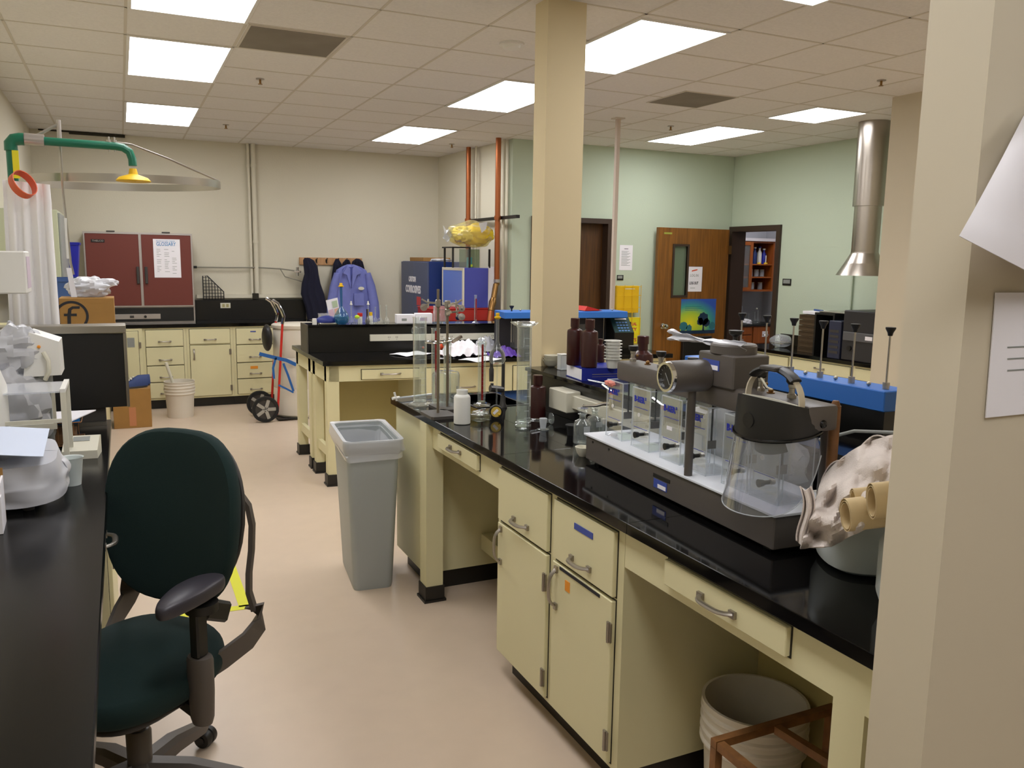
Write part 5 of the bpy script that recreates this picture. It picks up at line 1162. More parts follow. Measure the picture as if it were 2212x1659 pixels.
tk = thing('tank_frame', 'black-edged open glass tank frame on top of the blue lockers', 'tank', (3.17, 8.22, 1.553))
for x, y, h in ((0, 0, .215), (.19, 0, .21), (.42, .0, .2), (.30, .3, .2), (.02, .3, .21)): part('tank_post', B().box(x, y, 0, x+.018, y+.018, h), 'black', tk, smooth=False)
part('tank_rim', B().box(.0, 0, .205, .208, .018, .22).box(0, .018, .205, .015, .318, .22), 'black', tk, smooth=False)
part('tank_glass', B().box(.02, .006, .0, .19, .010, .205), 'glass', tk, smooth=False)
part('tank_glass', B().box(.20, .31, 0, .44, .314, .2), 'pane', tk, smooth=False)
solo('shelf_board', 'thin grey board carrying the tank over the locker', 'board', B().box(0, 0, 0, .48, .36, -.0005+.0), 'grey', (3.165, 8.2, 1.5525)) if False else None
t = thing('spray_bottle', 'small teal bottle with a lime label inside the black frame', 'bottle', (3.42, 8.36, 1.554)); part('bottle_body', B().cyl(0, 0, 0, .11, .03), mat('teal', '#4a9a96', .4), t); part('bottle_label', B().box(-.025, -.031, .01, .025, -.029, .035), mat('lime_label', '#c8dc30', .5), t)
yb = thing('plastic_bag', 'clear bag stuffed with yellow sheeting on top of the tank frame', 'plastic bag', tuple(at(1020, 534, Y=8.32)))
part('yellow_sheeting', B().blob((.07, .0, .13), .17, .10, .115, .30, 2.2, 4, 40, 28), mat('yellow_film', '#e0c418', .35), yb, 'folded yellow sheeting')
part('yellow_sheeting', B().blob((-.10, .0, .125), .13, .10, .09, .3, 4, 6, 30, 20), mat('pale_yellow_film', '#e2d27a', .5), yb, 'pale yellow fold')
part('bag_film', B().blob((-.01, .0, .135), .26, .13, .135, .25, 1.8, 11, 40, 28), glass('yellow_bag_film', '#fbf6d0', .16, 1.4, .12, 1.2, '#efe8b8'), yb)
part('bag_tail', B().sheet(lambda u, v: (-.22-.11*u, .02*math.sin(v*7), .13+(v-.5)*(.10+.04*u)+.02*math.sin(u*8+v*6)), 12, 12, .001), 'film', yb)
part('white_tag', B().quad((.02, -.13, .25), (.12, -.13, .27), (.10, -.14, .19), (.05, -.14, .15), t=.002), 'bagw', yb, 'white corner of the bag')
cc = thing('corrosives_cabinet', 'tall slate-blue corrosives cabinet in the alcove corner', 'safety cabinet', (3.14, 8.92, 0))
part('cabinet_body', B().box(0.02, 0, 0, .50, .98, 1.61, .003), 'dblue', cc, smooth=False)
for a, b_ in ((.005, .485), (.495, .975)):
    d = part('door', B().box(0, a, .05, .0195, b_, 1.605, .003), 'slate', cc, 'slate-blue door', smooth=False)
part('door_handle', B().box(-.015, .47, .9, 0, .51, 1.0, .003), 'black', cc, smooth=False)
text('warning_lettering', 'CAUTION', .085, 'paper', cc, (-.001, .68, 1.37), -Y3, Z3, bold=.003, width=.26)
text('warning_lettering', 'CORROSIVES', .12, 'paper', cc, (-.001, .80, 1.24), -Y3, Z3, bold=.004, width=.56)
part('warning_mark', B().box(-.003, .24, 1.10, 0, .38, 1.20), 'inkr', cc, 'red warning mark', smooth=False)
for k in range(4): pass
t = thing('cardboard_tray', 'flat brown cardboard tray on top of the corrosives cabinet', 'tray', (3.22, 9.3, 1.611)); part('tray_body', B().box(0, 0, 0, .34, .5, .045, .002), 'card', t, smooth=False)
solo('plastic_wrap', 'bit of clear wrapper at the front edge of the cabinet top', 'plastic wrapper', B().blob((0, 0, .015), .12, .09, .02, .4, 4, 2, 20, 10), 'bagw', (3.36, 9.1, 1.6125))
# ================================================================ ON THE GREEN WALLS
def sheet_on_wall(name, label, cat, X0, X1, Z0, Z1, y, m='paper'):
    t = thing(name, label, cat, (X0, y, Z0)); part('sheet', B().box(0, -.0018, 0, X1-X0, 0, Z1-Z0), m, t, smooth=False); return t, X1-X0, Z1-Z0
t, w1, h1_ = sheet_on_wall('notice', 'white printed notice on the green wall right of the power pole', 'notice', 5.165, 5.34, 1.545, 1.83, 8.099)
for r in range(16): part('text_line', B().box(.025, -.0024, h1_-.06-r*.0115, w1-.03-.02*((r*7) % 3), -.0018, h1_-.056-r*.0115), 'grey', t, smooth=False) if r else part('text_line', B().box(.06, -.0024, h1_-.045, w1-.06, -.0018, h1_-.039), 'ink', t, smooth=False)
t = thing('wall_plate', 'small framed plate under the notice by the power pole', 'sign', (5.14, 8.0995, 1.43)); part('plate_back', B().box(0, -.006, 0, .085, 0, .06), 'black', t, smooth=False); part('plate_face', B().box(.008, -.0075, .02, .07, -.006, .052), 'grey', t, smooth=False)
t = thing('wall_plate', 'small framed plate on the right wall beside the doorway', 'sign', (6.7485, 7.10, 1.44)); part('plate_back', B().box(-.006, -.065, -.035, 0, .065, .04), 'black', t, smooth=False); part('plate_face', B().box(-.0075, -.052, -.012, -.006, .052, .03), 'grey', t, smooth=False)
# yellow wire rack with binders
ra = thing('wire_rack', 'tall yellow wire rack on the green wall left of the oak door', 'rack', (5.08, 8.0, .70))
b = B(); Wr = .33
for x in (0, .11, .22, Wr): part('upright_wire', B().rod((x, .0, 0), (x, .0, .68), .003), 'yellow', ra)
for z in (.0, .12, .3, .42, .56, .66): part('cross_wire', B().tube([(0, .085, z), (0, -.01, z), (Wr, -.01, z), (Wr, .085, z)], .003, 6), 'yellow', ra)
t = thing('safety_binder', 'upper orange-yellow binder in the wire rack', 'binder', (5.095, 8.015, 1.06)); part('binder_cover', B().box(0, 0, 0, .30, .05, .31, .004), 'yellow', t, smooth=False); part('binder_label', B().box(.1, -.001, .27, .24, 0, .28), 'offw', t, smooth=False)
t = thing('safety_binder', 'lower bright yellow binder lettered in red in the wire rack', 'binder', (5.13, 8.012, .705)); part('binder_cover', B().box(0, 0, 0, .30, .055, .30, .004), 'yell2', t, smooth=False)
for k, wd in enumerate(('MATERIAL', 'SAFETY', 'DATA', 'SHEETS')): text('binder_lettering', wd, .05, 'inkr', t, (.04 if k != 2 else .08, -.001, .21-k*.062), X3, Z3, bold=.0015, width=.21 if k != 2 else .13)
# sheets on the open door
t, w1, h1_ = sheet_on_wall('notice', 'white LOG IN notice taped beside the narrow door window', 'notice', 6.035, 6.265, 1.303, 1.60, 7.989)
text('notice_lettering', 'LOG IN', .045, 'grey', t, (.05, -.002, .175), X3, Z3, width=.12); text('notice_lettering', 'LOG OUT', .045, 'ink', t, (.045, -.002, .085), X3, Z3, bold=.0015, width=.13)
part('notice_stroke', B().prism([(.07, .235), (.15, .25), (.155, .265), (.075, .25)], 'y', -.0025, -.0018), 'orcl', t, smooth=False); part('notice_line', B().box(.06, -.0025, .04, .13, -.0018, .045), 'grey', t, smooth=False)
part('notice_edge', B().box(0, -.0022, 0, .004, -.0018, .297).box(.226, -.0022, 0, .23, -.0018, .297).box(.004, -.0022, .293, .226, -.0018, .297), 'ink', t, smooth=False)
po = thing('tree_poster', 'poster of a dark tree under a yellow-green and blue sky on the oak door', 'poster', (5.975, 7.989, .80))
PW, PH = .515, .415
pm = bpy.data.materials.new('poster_sky'); pm.use_nodes = True; nt = pm.node_tree; bs = nt.nodes['Principled BSDF']; bs.inputs['Roughness'].default_value = .6
tc = nt.nodes.new('ShaderNodeTexCoord'); mp = nt.nodes.new('ShaderNodeMapping'); mp.inputs['Location'].default_value = (-.30, 0, -.42); mp.inputs['Scale'].default_value = (1.1, 1, 1.35)
gr = nt.nodes.new('ShaderNodeTexGradient'); gr.gradient_type = 'SPHERICAL'; cr_ = nt.nodes.new('ShaderNodeValToRGB')
nt.links.new(tc.outputs['Generated'], mp.inputs[0]); nt.links.new(mp.outputs[0], gr.inputs[0]); nt.links.new(gr.outputs[1], cr_.inputs[0]); nt.links.new(cr_.outputs[0], bs.inputs['Base Color'])
el = cr_.color_ramp.elements; el[0].position = .05; el[0].color = (*rgb('#2f55b0'), 1); el[1].position = .95; el[1].color = (*rgb('#e0d820'), 1)
e_ = el.new(.35); e_.color = (*rgb('#3f9a88'), 1); e_ = el.new(.6); e_.color = (*rgb('#a8c838'), 1)
part('poster_sheet', B().box(0, -.0018, 0, PW, 0, PH), pm, po, smooth=False)
def pblob(cx_, cz_, r, sd, n=26, sx=1): return [(cx_+sx*r*(1+.25*noise.noise(Vector((math.cos(2*PI*k/n)*2.5, math.sin(2*PI*k/n)*2.5, sd))))*math.cos(2*PI*k/n), cz_+r*(1+.25*noise.noise(Vector((math.cos(2*PI*k/n)*2.5, math.sin(2*PI*k/n)*2.5, sd))))*math.sin(2*PI*k/n)) for k in range(n)]
tr = mat('poster_tree', '#16304a', .6); tr2 = mat('poster_bush', '#2f7078', .6)
part('printed_bush', B().prism(pblob(.05, .09, .055, 4), 'y', -.0022, -.0018).prism(pblob(.13, .07, .04, 5), 'y', -.0022, -.0018).prism(pblob(.47, .09, .045, 6), 'y', -.0022, -.0018), tr2, po, smooth=False)
part('printed_tree', B().prism(pblob(.335, .175, .075, 1), 'y', -.0026, -.0018).prism(pblob(.29, .145, .045, 2), 'y', -.0026, -.0018).prism(pblob(.385, .13, .05, 3), 'y', -.0026, -.0018).prism([(.325, .03), (.355, .03), (.345, .15), (.335, .15)], 'y', -.0026, -.0018), tr, po, smooth=False)
part('printed_ground', B().box(0, -.0026, 0, PW, -.0018, .04), tr, po, smooth=False)
part('poster_text', B().box(.06, -.0024, .32, .3, -.0018, .325).box(.06, -.0024, .30, .33, -.0018, .304).box(.06, -.0024, .28, .25, -.0018, .284), tr2, po, smooth=False)
solo('literature_rack', 'black wire literature rack below the tree poster', 'rack', B().box(0, 0, 0, .42, .05, .35, .004), 'black', (5.99, 7.93, .42), smooth=False)
# stainless extraction duct
du = thing('extraction_duct', 'round galvanized duct with a flared hood over the right counter', 'duct', (6.13, 5.5, 1.55))
HZ = CZ-1.55
part('duct_pipe', B().lathe([(.117, .20), (.117, HZ)], seg=36), 'duct', du)
part('duct_pipe', B().lathe([(.134, .62), (.134, HZ-.001)], .0, .0, 0, 36), 'duct', du, 'wider upper sleeve')
part('duct_hood', B().ring([(.235, 0), (.122, .19), (.119, .21), (.1175, .205), (.23, 0)], seg=36), 'duct', du, 'flared hood')
vpipe('conduit', 'thin conduit on the right wall left of the round duct', 6.73, 6.17, .76, CZ, .013, 'wallg', False)
# right wall counter and what stands on it
KX, KZ = 6.10, .755
ct = thing('worktop', 'black worktop along the right green wall under the duct', 'worktop', (0, 0, 0)); part('worktop_slab', B().box(KX, 4.67, KZ-.035, 6.745, 7.12, KZ, .003), 'epoxy', ct, smooth=False); part('backsplash', B().box(6.72, 4.67, KZ+.0005, 6.748, 7.12, KZ+.11), 'epoxy2', ct, smooth=False)
cn = thing('desk_cabinet', 'cream drawer units under the right wall worktop', 'cabinet', (0, 0, 0)); part('cabinet_body', B().box(KX+.03, 4.67, .08, 6.74, 7.10, KZ-.036), 'cream', cn, smooth=False); part('plinth', B().box(KX+.08, 4.69, 0, 6.7, 7.08, .08), 'kick', cn, smooth=False)
for a, b_ in ((4.75, 5.5), (5.55, 6.3), (6.35, 7.05)):
    d = front(cn, 'drawer', ('x', KX+.03, -1), a, b_, .59, .70); pull(d, (KX+.014, (a+b_)/2, .64), Y3, -X3)
def tray_stack():
    y0 = at(1750, 730, X=6.45).y
    for k in range(7):
        t = thing('file_tray', ['bottom', 'second', 'third', 'fourth', 'fifth', 'sixth', 'top'][k]+' tray of the tall brown stack on the right wall counter', 'file tray', (6.28+.003*(k % 2), 6.13, KZ+.001+k*.055), 0, 'stack of brown trays')
        part('tray_body', B().box(0, 0, 0, .36, .27, .005).box(0, 0, .005, .005, .27, .05).box(.355, 0, .005, .36, .27, .05).box(.005, 0, .005, .355, .005, .05).box(.005, .265, .005, .355, .27, .05), 'brownsteel', t, smooth=False)
        part('tray_lip', B().box(-.01, .02, .044, -.0005, .25, .052), 'brownsteel', t, smooth=False)
tray_stack()
pr = thing('printer', 'flat white paper pile with tools on top of the brown trays', 'papers', (6.30, 6.14, KZ+.388)); part('paper_pile', B().box(0, 0, 0, .3, .24, .03, .002), 'paper', pr, smooth=False); part('tool', B().rod((.05, .02, .04), (.12, .2, .04), .01), 'bluedull', pr); pr.name = 'paper_pile'
bxx = thing('shelf_case', 'open black shelving case between the brown trays and the grey cabinet', 'case', (6.2, 5.86, KZ+.001))
part('case_side', B().box(0, .0, 0, .5, .02, .40), 'black', bxx, smooth=False); part('case_side', B().box(0, .235, 0, .5, .255, .40), 'black', bxx, smooth=False); part('case_top', B().box(0, .0, .4005, .5, .255, .42), 'black', bxx, smooth=False); part('case_back', B().box(.48, .0205, 0, .5, .2345, .40), 'blackg', bxx, smooth=False)
solo('steel_tray', 'flat steel tray on the black shelving case', 'tray', B().box(0, 0, 0, .36, .38, .012, .004), 'steel', (6.24, 5.72, KZ+.4225))
dt = thing('drawer_tower', 'slim slate-blue computer tower with slotted front on the right counter', 'computer', (6.12, 5.70, KZ+.001)); tw = mat('tower_blue', '#2a2f45', .4)
part('tower_case', B().box(0, .0, 0, .40, .15, .36, .006), tw, dt, smooth=False)
for z in (.05, .10, .15, .2, .25): part('drive_bay', B().box(-.003, .02, z, -.0002, .13, z+.025), 'dgrey', dt, smooth=False)
gm = thing('dark_cabinet', 'large dark grey metal instrument at the right end of the counter', 'instrument', (6.12, 5.10, KZ+.001))
part('instrument_case', B().box(0, 0, 0, .5, .58, .47, .01), mat('dark_instrument', '#2b2a2c', .45), gm, smooth=False); gg = part('instrument_band', B().box(-.012, .02, .19, -.0005, .56, .27, .003), mat('instrument_band', '#5a5a5c', .35), gm, 'lighter grey band', smooth=False)
part('instrument_label', B().box(-.0135, .22, .21, -.012, .30, .245), 'paper', gg, smooth=False); part('instrument_knob', B().cyl(0, 0, 0, .015, .025).map(lambda c: (-c.z, .48+c.x, .12+c.y)), 'black', gm)
solo('paper_sheet', 'white sheet at the counter edge before the dark instrument', 'paper', B().box(0, 0, 0, .10, .4, .003), 'paper', (6.01+.1, 4.75, KZ+.0005)) if False else None
tdp = thing('tape_dispenser', 'clear wire basket on the right counter by the doorway', 'basket', (6.38, 6.75, KZ+.001)); part('basket_body', B().blob((0, 0, .07), .11, .12, .07, .1, 2, 3, 20, 12), 'film', tdp); part('basket_rim', B().tube([(.1*math.cos(2*PI*k/20), .11*math.sin(2*PI*k/20), .05) for k in range(20)], .006, 6, closed=True), 'chrome', tdp); tdp.name = 'wire_basket'
sb = thing('stool_crate', 'open brown wooden crate on the floor past the blue stirrer', 'crate', (4.6, 3.55, 0)); 
p0 = at(1840, 885, Z=.6)
sb.location = (at(1862, 860, X=3.6).x, at(1862, 860, X=3.6).y, 0)
part('crate_side', B().box(-.30, -.2, .02, -.28, .2, .72), 'wood2', sb, smooth=False); part('crate_side', B().box(.0, -.2, .02, .02, .2, .72), 'wood2', sb, smooth=False); part('crate_shelf', B().box(-.28, -.2, .02, 0, .2, .05), 'wood2', sb, smooth=False); part('crate_back', B().box(-.28, .18, .05, 0, .2, .70), 'pine', sb, smooth=False)
# ================================================================ STORE ROOM CONTENTS
SY = 9.0; NS = ('y', SY, -1)
lo = thing('base_cabinet', 'cherry-wood base cabinet in the store room beyond the doorway', 'cabinet', (0, 0, 0))
part('cabinet_body', B().box(7.0, SY, .08, 8.44, 9.54, .775), 'wood2', lo, smooth=False)
for a, b_, z0, z1 in ((7.05, 7.52, .60, .76), (7.55, 7.95, .66, .765), (7.55, 7.95, .53, .65), (7.55, 7.95, .1, .52), (7.98, 8.42, .53, .765), (7.98, 8.42, .1, .52)):
    d = front(lo, 'drawer', NS, a, b_, z0, z1, 'wood2'); pull(d, ((a+b_)/2, SY-.016, (z0+z1)/2), X3, -Y3, .09, 'chrome')
    if a > 7.9 and z0 > .5: part('white_card', B().box(8.14, SY-.019, .62, 8.24, SY-.0165, .70), 'paper', d, 'white card', smooth=False)
solo('worktop', 'black worktop with a pale edge in the store room', 'worktop', B().box(7.0, SY-.03, .776, 8.5, 9.545, .80), 'epoxy2', smooth=False)
hi = thing('wall_cabinet', 'cherry-wood wall cabinet with glass doors and open shelves in the store room', 'cabinet', (0, 0, 0))
UZ0, UZ1 = 1.25, 1.955; UY = 9.18
part('cabinet_carcass', B().box(7.1, UY, UZ0, 8.46, 9.54, UZ0+.025).box(7.1, UY, UZ1-.025, 8.46, 9.54, UZ1).box(7.1, 9.52, UZ0+.025, 8.46, 9.54, UZ1-.025).box(8.43, UY, UZ0+.025, 8.46, 9.52, UZ1-.025).box(8.03, UY, UZ0+.025, 8.06, 9.52, UZ1-.025).box(7.1, UY, UZ0+.025, 7.13, 9.52, UZ1-.025), 'wood2', hi, smooth=False)
for z in (1.44, 1.62): part('shelf', B().box(7.13, UY+.005, z, 8.03, 9.52, z+.018).box(8.06, UY+.005, z, 8.43, 9.52, z+.018), 'wood2', hi, smooth=False)
for a, b_ in ((7.45, 7.84), (7.845, 8.05)):
    d = part('glass_door', B().box(a, UY-.02, UZ0+.01, a+.05, UY-.001, UZ1-.01).box(b_-.05, UY-.02, UZ0+.01, b_, UY-.001, UZ1-.01).box(a+.05, UY-.02, UZ0+.01, b_-.05, UY-.001, UZ0+.06).box(a+.05, UY-.02, UZ1-.06, b_-.05, UY-.001, UZ1-.01), 'wood2', hi, 'wood-framed glass door', smooth=False)
    part('door_pane', B().box(a+.05, UY-.012, UZ0+.06, b_-.05, UY-.008, UZ1-.06), 'glass', d, smooth=False)
part('cabinet_top', B().box(7.1, UY-.03, UZ1+.0005, 8.46, 9.54, UZ1+.04), mat('lilac_white', '#d8d0d4', .6), hi, 'pale cornice', smooth=False)
def sbot(x, z, h, r, m, label, capm='white'):
    t = thing('reagent_bottle', label, 'bottle', (x, 9.30, z+.0005), 0, 'bottles in the store room cabinet'); part('bottle_body', B().lathe([(r, 0), (r, h*.7), (r*.45, h*.85), (r*.45, h)]), m, t); part('bottle_cap', B().cyl(0, 0, h+.0005, h+.02, r*.6), capm, t)
for x, h, m_, lb, cm in ((8.12, .2, 'bluesolid', 'tall blue box-like bottle at the left of the top store shelf', 'white'), (8.20, .24, 'dblue', 'dark blue bottle in the middle of the top store shelf', 'white'), (8.29, .25, 'white', 'white bottle on the top store shelf', 'bluesolid'), (8.37, .22, 'bluesolid', 'blue bottle at the right of the top store shelf', 'white')):
    sbot(x, 1.638, h*.9, .032, m_, lb, cm)
for x, lb in ((8.22, 'small yellow-based gadget left on the top store shelf'), (8.34, 'small yellow-based gadget right on the top store shelf')):
    t = thing('yellow_stand', lb, 'stand', (x, 9.22, 1.6385)); part('stand_foot', B().lathe([(.03, 0), (.02, .02), (.001, .025)]), 'yellow', t); part('stand_tube', B().cyl(0, 0, .025, .12, .008), 'white', t)
for x, z, lb in ((8.14, 1.458, 'clear jar left on the middle store shelf'), (8.25, 1.458, 'clear jar in the middle of the middle store shelf'), (8.35, 1.458, 'clear jar right on the middle store shelf'), (8.18, 1.275, 'clear dish left on the bottom store shelf'), (8.33, 1.275, 'clear dish right on the bottom store shelf'), (7.62, 1.638, 'pale bottle behind the upper store cabinet glass'), (7.66, 1.458, 'pale bottle behind the lower store cabinet glass')):
    t = thing('storage_jar', lb, 'jar', (x, 9.30, z+.001), 0, 'jars in the store room cabinet'); part('jar_body', B().lathe([(.035, 0), (.035, .07), (.03, .08), (.03, .09), (.026, .09), (.03, .005), (.001, .005)]), 'film', t); part('jar_lid', B().cyl(0, 0, .0905, .1, .032), 'offw', t)
t = thing('tap', 'double gooseneck taps over the store room sink', 'tap', (7.86, 9.3, .801))
for dx in (0, .16): part('tap_spout', B().tube([(dx, 0, 0), (dx, 0, .22)]+[(dx-.04+.04*math.cos(a), -.0, .22+.04*math.sin(a)) for a in [PI*k/6 for k in range(1, 7)]]+[(dx-.08, 0, .17)], .009, 8), 'chrome', t)
part('tap_bridge', B().rod((-.08, 0, .25), (.0, 0, .245), .008), 'chrome', t)
t = thing('glassware_heap', 'cluster of glassware by the store room sink', 'glassware', (8.12, 9.2, .801)); 
for k in range(4): part('flask', B().lathe([(.02, 0), (.03, .01), (.025, .04), (.008, .07), (.008, .12+.02*k)], -.10+.07*k, .03*math.sin(k*2)), 'glass', t)
part('stopper', B().sphere((.11, .02, .2), .012), 'offw', t)
solo('blue_tub', 'dark blue basin at the left of the store room worktop', 'basin', B().rings([rrect(.12, .12, .03, 0), rrect(.15, .15, .03, .10), rrect(.14, .14, .03, .10), rrect(.11, .11, .03, .01)]), mat('blue_basin', '#26345e', .5), (7.62, 9.22, .801))
t = thing('towel', 'white cloth bundle lying on the store room worktop', 'towel', (7.93, 9.10, .801)); part('towel_folds', B().blob((0, 0, .02), .10, .06, .045, .4, 4, 5, 24, 14, flat=.001), 'paper', t)
solo('fluorescent_rail', 'dark object lying on top of the store room wall cabinet', 'case', B().box(0, 0, 0, .2, .12, .05, .01), 'black', (7.62, 9.25, 1.9965))

# ================================================================ LEFT BENCH
lb_ = thing('worktop', 'glossy black worktop of the left bench in the foreground', 'worktop', (-.073, 0, TOP))
part('worktop_slab', B().box(-.71, -1.0, -.033, 0, 4.03, 0, .003), 'epoxyl', lb_, smooth=False)
lbc = thing('base_cabinet', 'cream cabinets at the far end of the left bench', 'cabinet', (0, 0, 0))
part('cabinet_body', B().box(-.78, 3.2, .1, -.10, 4.0, TOP-.034), 'cream', lbc, smooth=False); part('plinth', B().box(-.75, 3.22, 0, -.16, 3.98, .1), 'kick', lbc, smooth=False)
d = front(lbc, 'drawer', ('x', -.10, 1), 3.23, 3.97, .66, .86); pull(d, (-.084, 3.6, .74), Y3, X3, .12)
d = front(lbc, 'door', ('x', -.10, 1), 3.23, 3.97, .12, .65); pull(d, (-.084, 3.3, .55), Z3, X3, .12)
lnc = thing('knee_space_frame', 'cream knee-space frame of the left bench beside the chair', 'bench frame', (0, 0, 0))
part('apron', B().box(-.12, 1.2, .78, -.10, 3.19, TOP-.034), 'cream', lnc, smooth=False)
part('back_panel', B().box(-.76, 1.2, .05, -.74, 3.19, TOP-.035), 'creamd', lnc, smooth=False)
part('leg', B().box(-.16, 1.2, 0, -.10, 1.27, .78), 'cream', lnc, smooth=False)
d = front(lnc, 'drawer', ('x', -.10, 1), 2.2, 2.9, .80, .87); pull(d, (-.084, 2.55, .83), Y3, X3, .12)
# far left run of cabinets by the corner
# objects on the left bench, from near to far
t = thing('carton', 'small white carton with a brown inside at the left photo edge', 'box', (-.345, 2.47, TOP+.0005), .05)
part('carton_wall', B().box(-.10, -.03, 0, .03, .0, .10, .001).box(-.10, .0, 0, -.095, .09, .13).box(.025, .0, 0, .03, .09, .13), 'paper', t, smooth=False); part('carton_flap', B().box(-.10, .09, 0, .03, .095, .15), 'card', t, 'brown open flap', smooth=False)
bl_ = thing('covered_balance', 'balance under a crumpled clear plastic cover with a paper on top', 'balance', (-.345, 2.74, TOP+.0005), 0)
part('balance_body', B().box(-.14, -.10, .02, .10, .12, .10, .02, 3), 'offw', bl_); part('balance_foot', B().cyl(.07, -.08, 0, .02, .015), 'dgrey', bl_); part('balance_foot', B().cyl(-.1, -.08, 0, .02, .015), 'dgrey', bl_)
def cov(u, v):
    th = 2*PI*u; r = .155+.015*noise.noise(Vector((math.cos(th)*2, math.sin(th)*2, v*4)))+.012*v
    q = (abs(math.cos(th))**3+abs(math.sin(th))**3)**(-1/3)
    z = .165-.13*v+.012*noise.noise(Vector((u*9, v*5, 1))) if v > .35 else .125+.05*min(1, v/.35)**.5*0+.03*(1-v)+.008*noise.noise(Vector((u*7, v*9, 4)))
    k = min(1, v/.35); return (q*r*k*math.cos(th), q*r*.85*k*math.sin(th)+.02, z+.02*math.sin(th)*1.0)
part('plastic_cover', B().sheet(cov, 48, 18, .002), 'bagw', bl_, 'crumpled clear cover')
part('printed_sheet', B().sheet(lambda u, v: (-.16+.28*u, -.13+.26*v, .170+.03*v+.010*math.sin(u*4)), 8, 8, .0015), mat('pale_blue_sheet', '#ccd6ea', .7), bl_, 'pale blue printed sheet')
p = at(157, 1047, Z=TOP); t = thing('plastic_beaker', 'small milky plastic beaker at the middle of the left bench', 'beaker', (p.x, p.y, TOP+.0005)); part('beaker_wall', B().ring([(.025, 0), (.034, .085), (.037, .09), (.033, .087), (.024, .003)]).cyl(0, 0, 0, .003, .025), 'jugp', t)
p = at(178, 992, Z=TOP); t = thing('meter', 'small cream meter with a grey display beyond the plastic beaker', 'meter', (p.x, p.y+.05, TOP+.0005), -.1)
part('meter_case', B().prism([(-.05, 0), (.06, 0), (.06, .065), (.03, .07), (-.05, .03)], 'x', -.06, .055), 'offw', t, smooth=False); part('meter_display', B().quad((-.03, -.0, .057), (.025, -.0, .057), (.025, .022, .0685), (-.03, .022, .0685), t=-.001), 'grey', t, smooth=False)
# acrylic stand with white frame
fr_ = thing('acrylic_stand', 'white-edged clear acrylic balance shield on the left bench', 'balance shield', (-.30, 3.18, TOP+.0005), .0)
W2, D2_, H2 = .105, .12, .275
for x in (-W2, W2):
    part('frame_post', B().box(x-.008, -D2_, 0, x+.008, -D2_+.012, H2), 'offw', fr_, smooth=False); part('frame_post', B().box(x-.008, D2_-.012, 0, x+.008, D2_, H2), 'offw', fr_, smooth=False)
    part('top_rail', B().box(x-.008, -D2_, H2, x+.008, D2_, H2+.012), 'white', fr_, smooth=False)
part('top_panel', B().box(-W2+.009, -D2_, H2, W2-.009, D2_, H2+.005), 'film', fr_, smooth=False)
part('front_rail', B().box(-W2+.009, -D2_, H2-.10, W2-.009, -D2_+.01, H2-.088), 'offw', fr_, smooth=False); part('front_rail', B().box(-W2+.009, -.02, H2-.14, W2-.03, -.01, H2-.12), 'offw', fr_, smooth=False); part('inner_post', B().box(W2-.04, -.02, H2-.12, W2-.03, -.01, H2-.01), 'offw', fr_, smooth=False)
part('side_pane', B().box(-W2-.001, -D2_+.013, .0, -W2+.001, D2_-.013, H2-.001), 'acry', fr_, smooth=False)
bk_ = thing('wire_basket', 'flat wire basket with white paper on top behind the acrylic shield', 'basket', (-.30, 3.55, TOP+.0005))
for k in range(15): part('basket_wire', B().tube([(-.12+k*.0175, -.09, .10), (-.12+k*.0175, -.085, .01), (-.12+k*.0175, .1, .01)], .0012, 5), 'rust', bk_)
part('basket_rim', B().tube([(-.13, -.095, .10), (.135, -.095, .10), (.135, .11, .10), (-.13, .11, .10)], .0025, 6, closed=True).tube([(-.13, -.09, .012), (.135, -.09, .012), (.135, .11, .012), (-.13, .11, .012)], .0025, 6, closed=True), 'rust', bk_)
part('basket_load', B().box(-.115, -.07, .013, .11, .09, .05), 'cardw', bk_, 'dark brown contents', smooth=False)
solo('paper_sheet', 'white sheets lying on the wire basket, corner pointing right', 'paper', B().prism([(-.15, -.12), (.10, -.12), (.18, .10), (-.15, .12)], 'z', 0, .004), 'paper', (-.30, 3.56, TOP+.106), smooth=False)
ph = thing('white_instrument', 'white laboratory instrument with a sloped top and orange lamp', 'instrument', (-.29, 3.42, 0), 0)
a0 = at(62, 718, Y=3.40); a1 = at(127, 738, Y=3.40); a2 = at(133, 810, Y=3.40); a3 = at(50, 815, Y=3.40)
O_ = Vector((-.29, 3.42, 0))
part('instrument_case', B().prism([((a0-O_).x, a0.z), ((a1-O_).x, a1.z), ((a2-O_).x, a2.z), ((a3-O_).x, a3.z)], 'y', -.02, .16), 'white', ph, smooth=False)
part('instrument_base', B().box((a3-O_).x, 0.0, TOP+.001, (a2-O_).x-.04, .14, a3.z-.001), 'grey', ph, smooth=False)
q = at(84, 749, Y=3.40)-O_; part('warning_lamp', B().sphere((q.x, -.024, at(84, 749, Y=3.40).z), .006), 'orangel', ph, 'orange lamp')
q = at(96, 790, Y=3.40); part('instrument_handle', B().tube([(q.x-O_.x, -.03, q.z+.05), (q.x-O_.x+.015, -.04, q.z+.02), (q.x-O_.x+.015, -.04, q.z-.02), (q.x-O_.x, -.03, q.z-.05)], .008, 8), 'offw', ph)
t = thing('plastic_bag', 'crumpled clear plastic bags piled at the left photo edge', 'plastic bag', (-.42, 3.42, TOP+.0005))
part('bag_body', B().blob((0, 0, .17), .16, .10, .17, .3, 3.5, 7, 32, 24, flat=.0), 'bagw', t); part('bag_top', B().blob((.06, .03, .38), .10, .07, .09, .4, 4, 9, 28, 20), 'bagw', t)
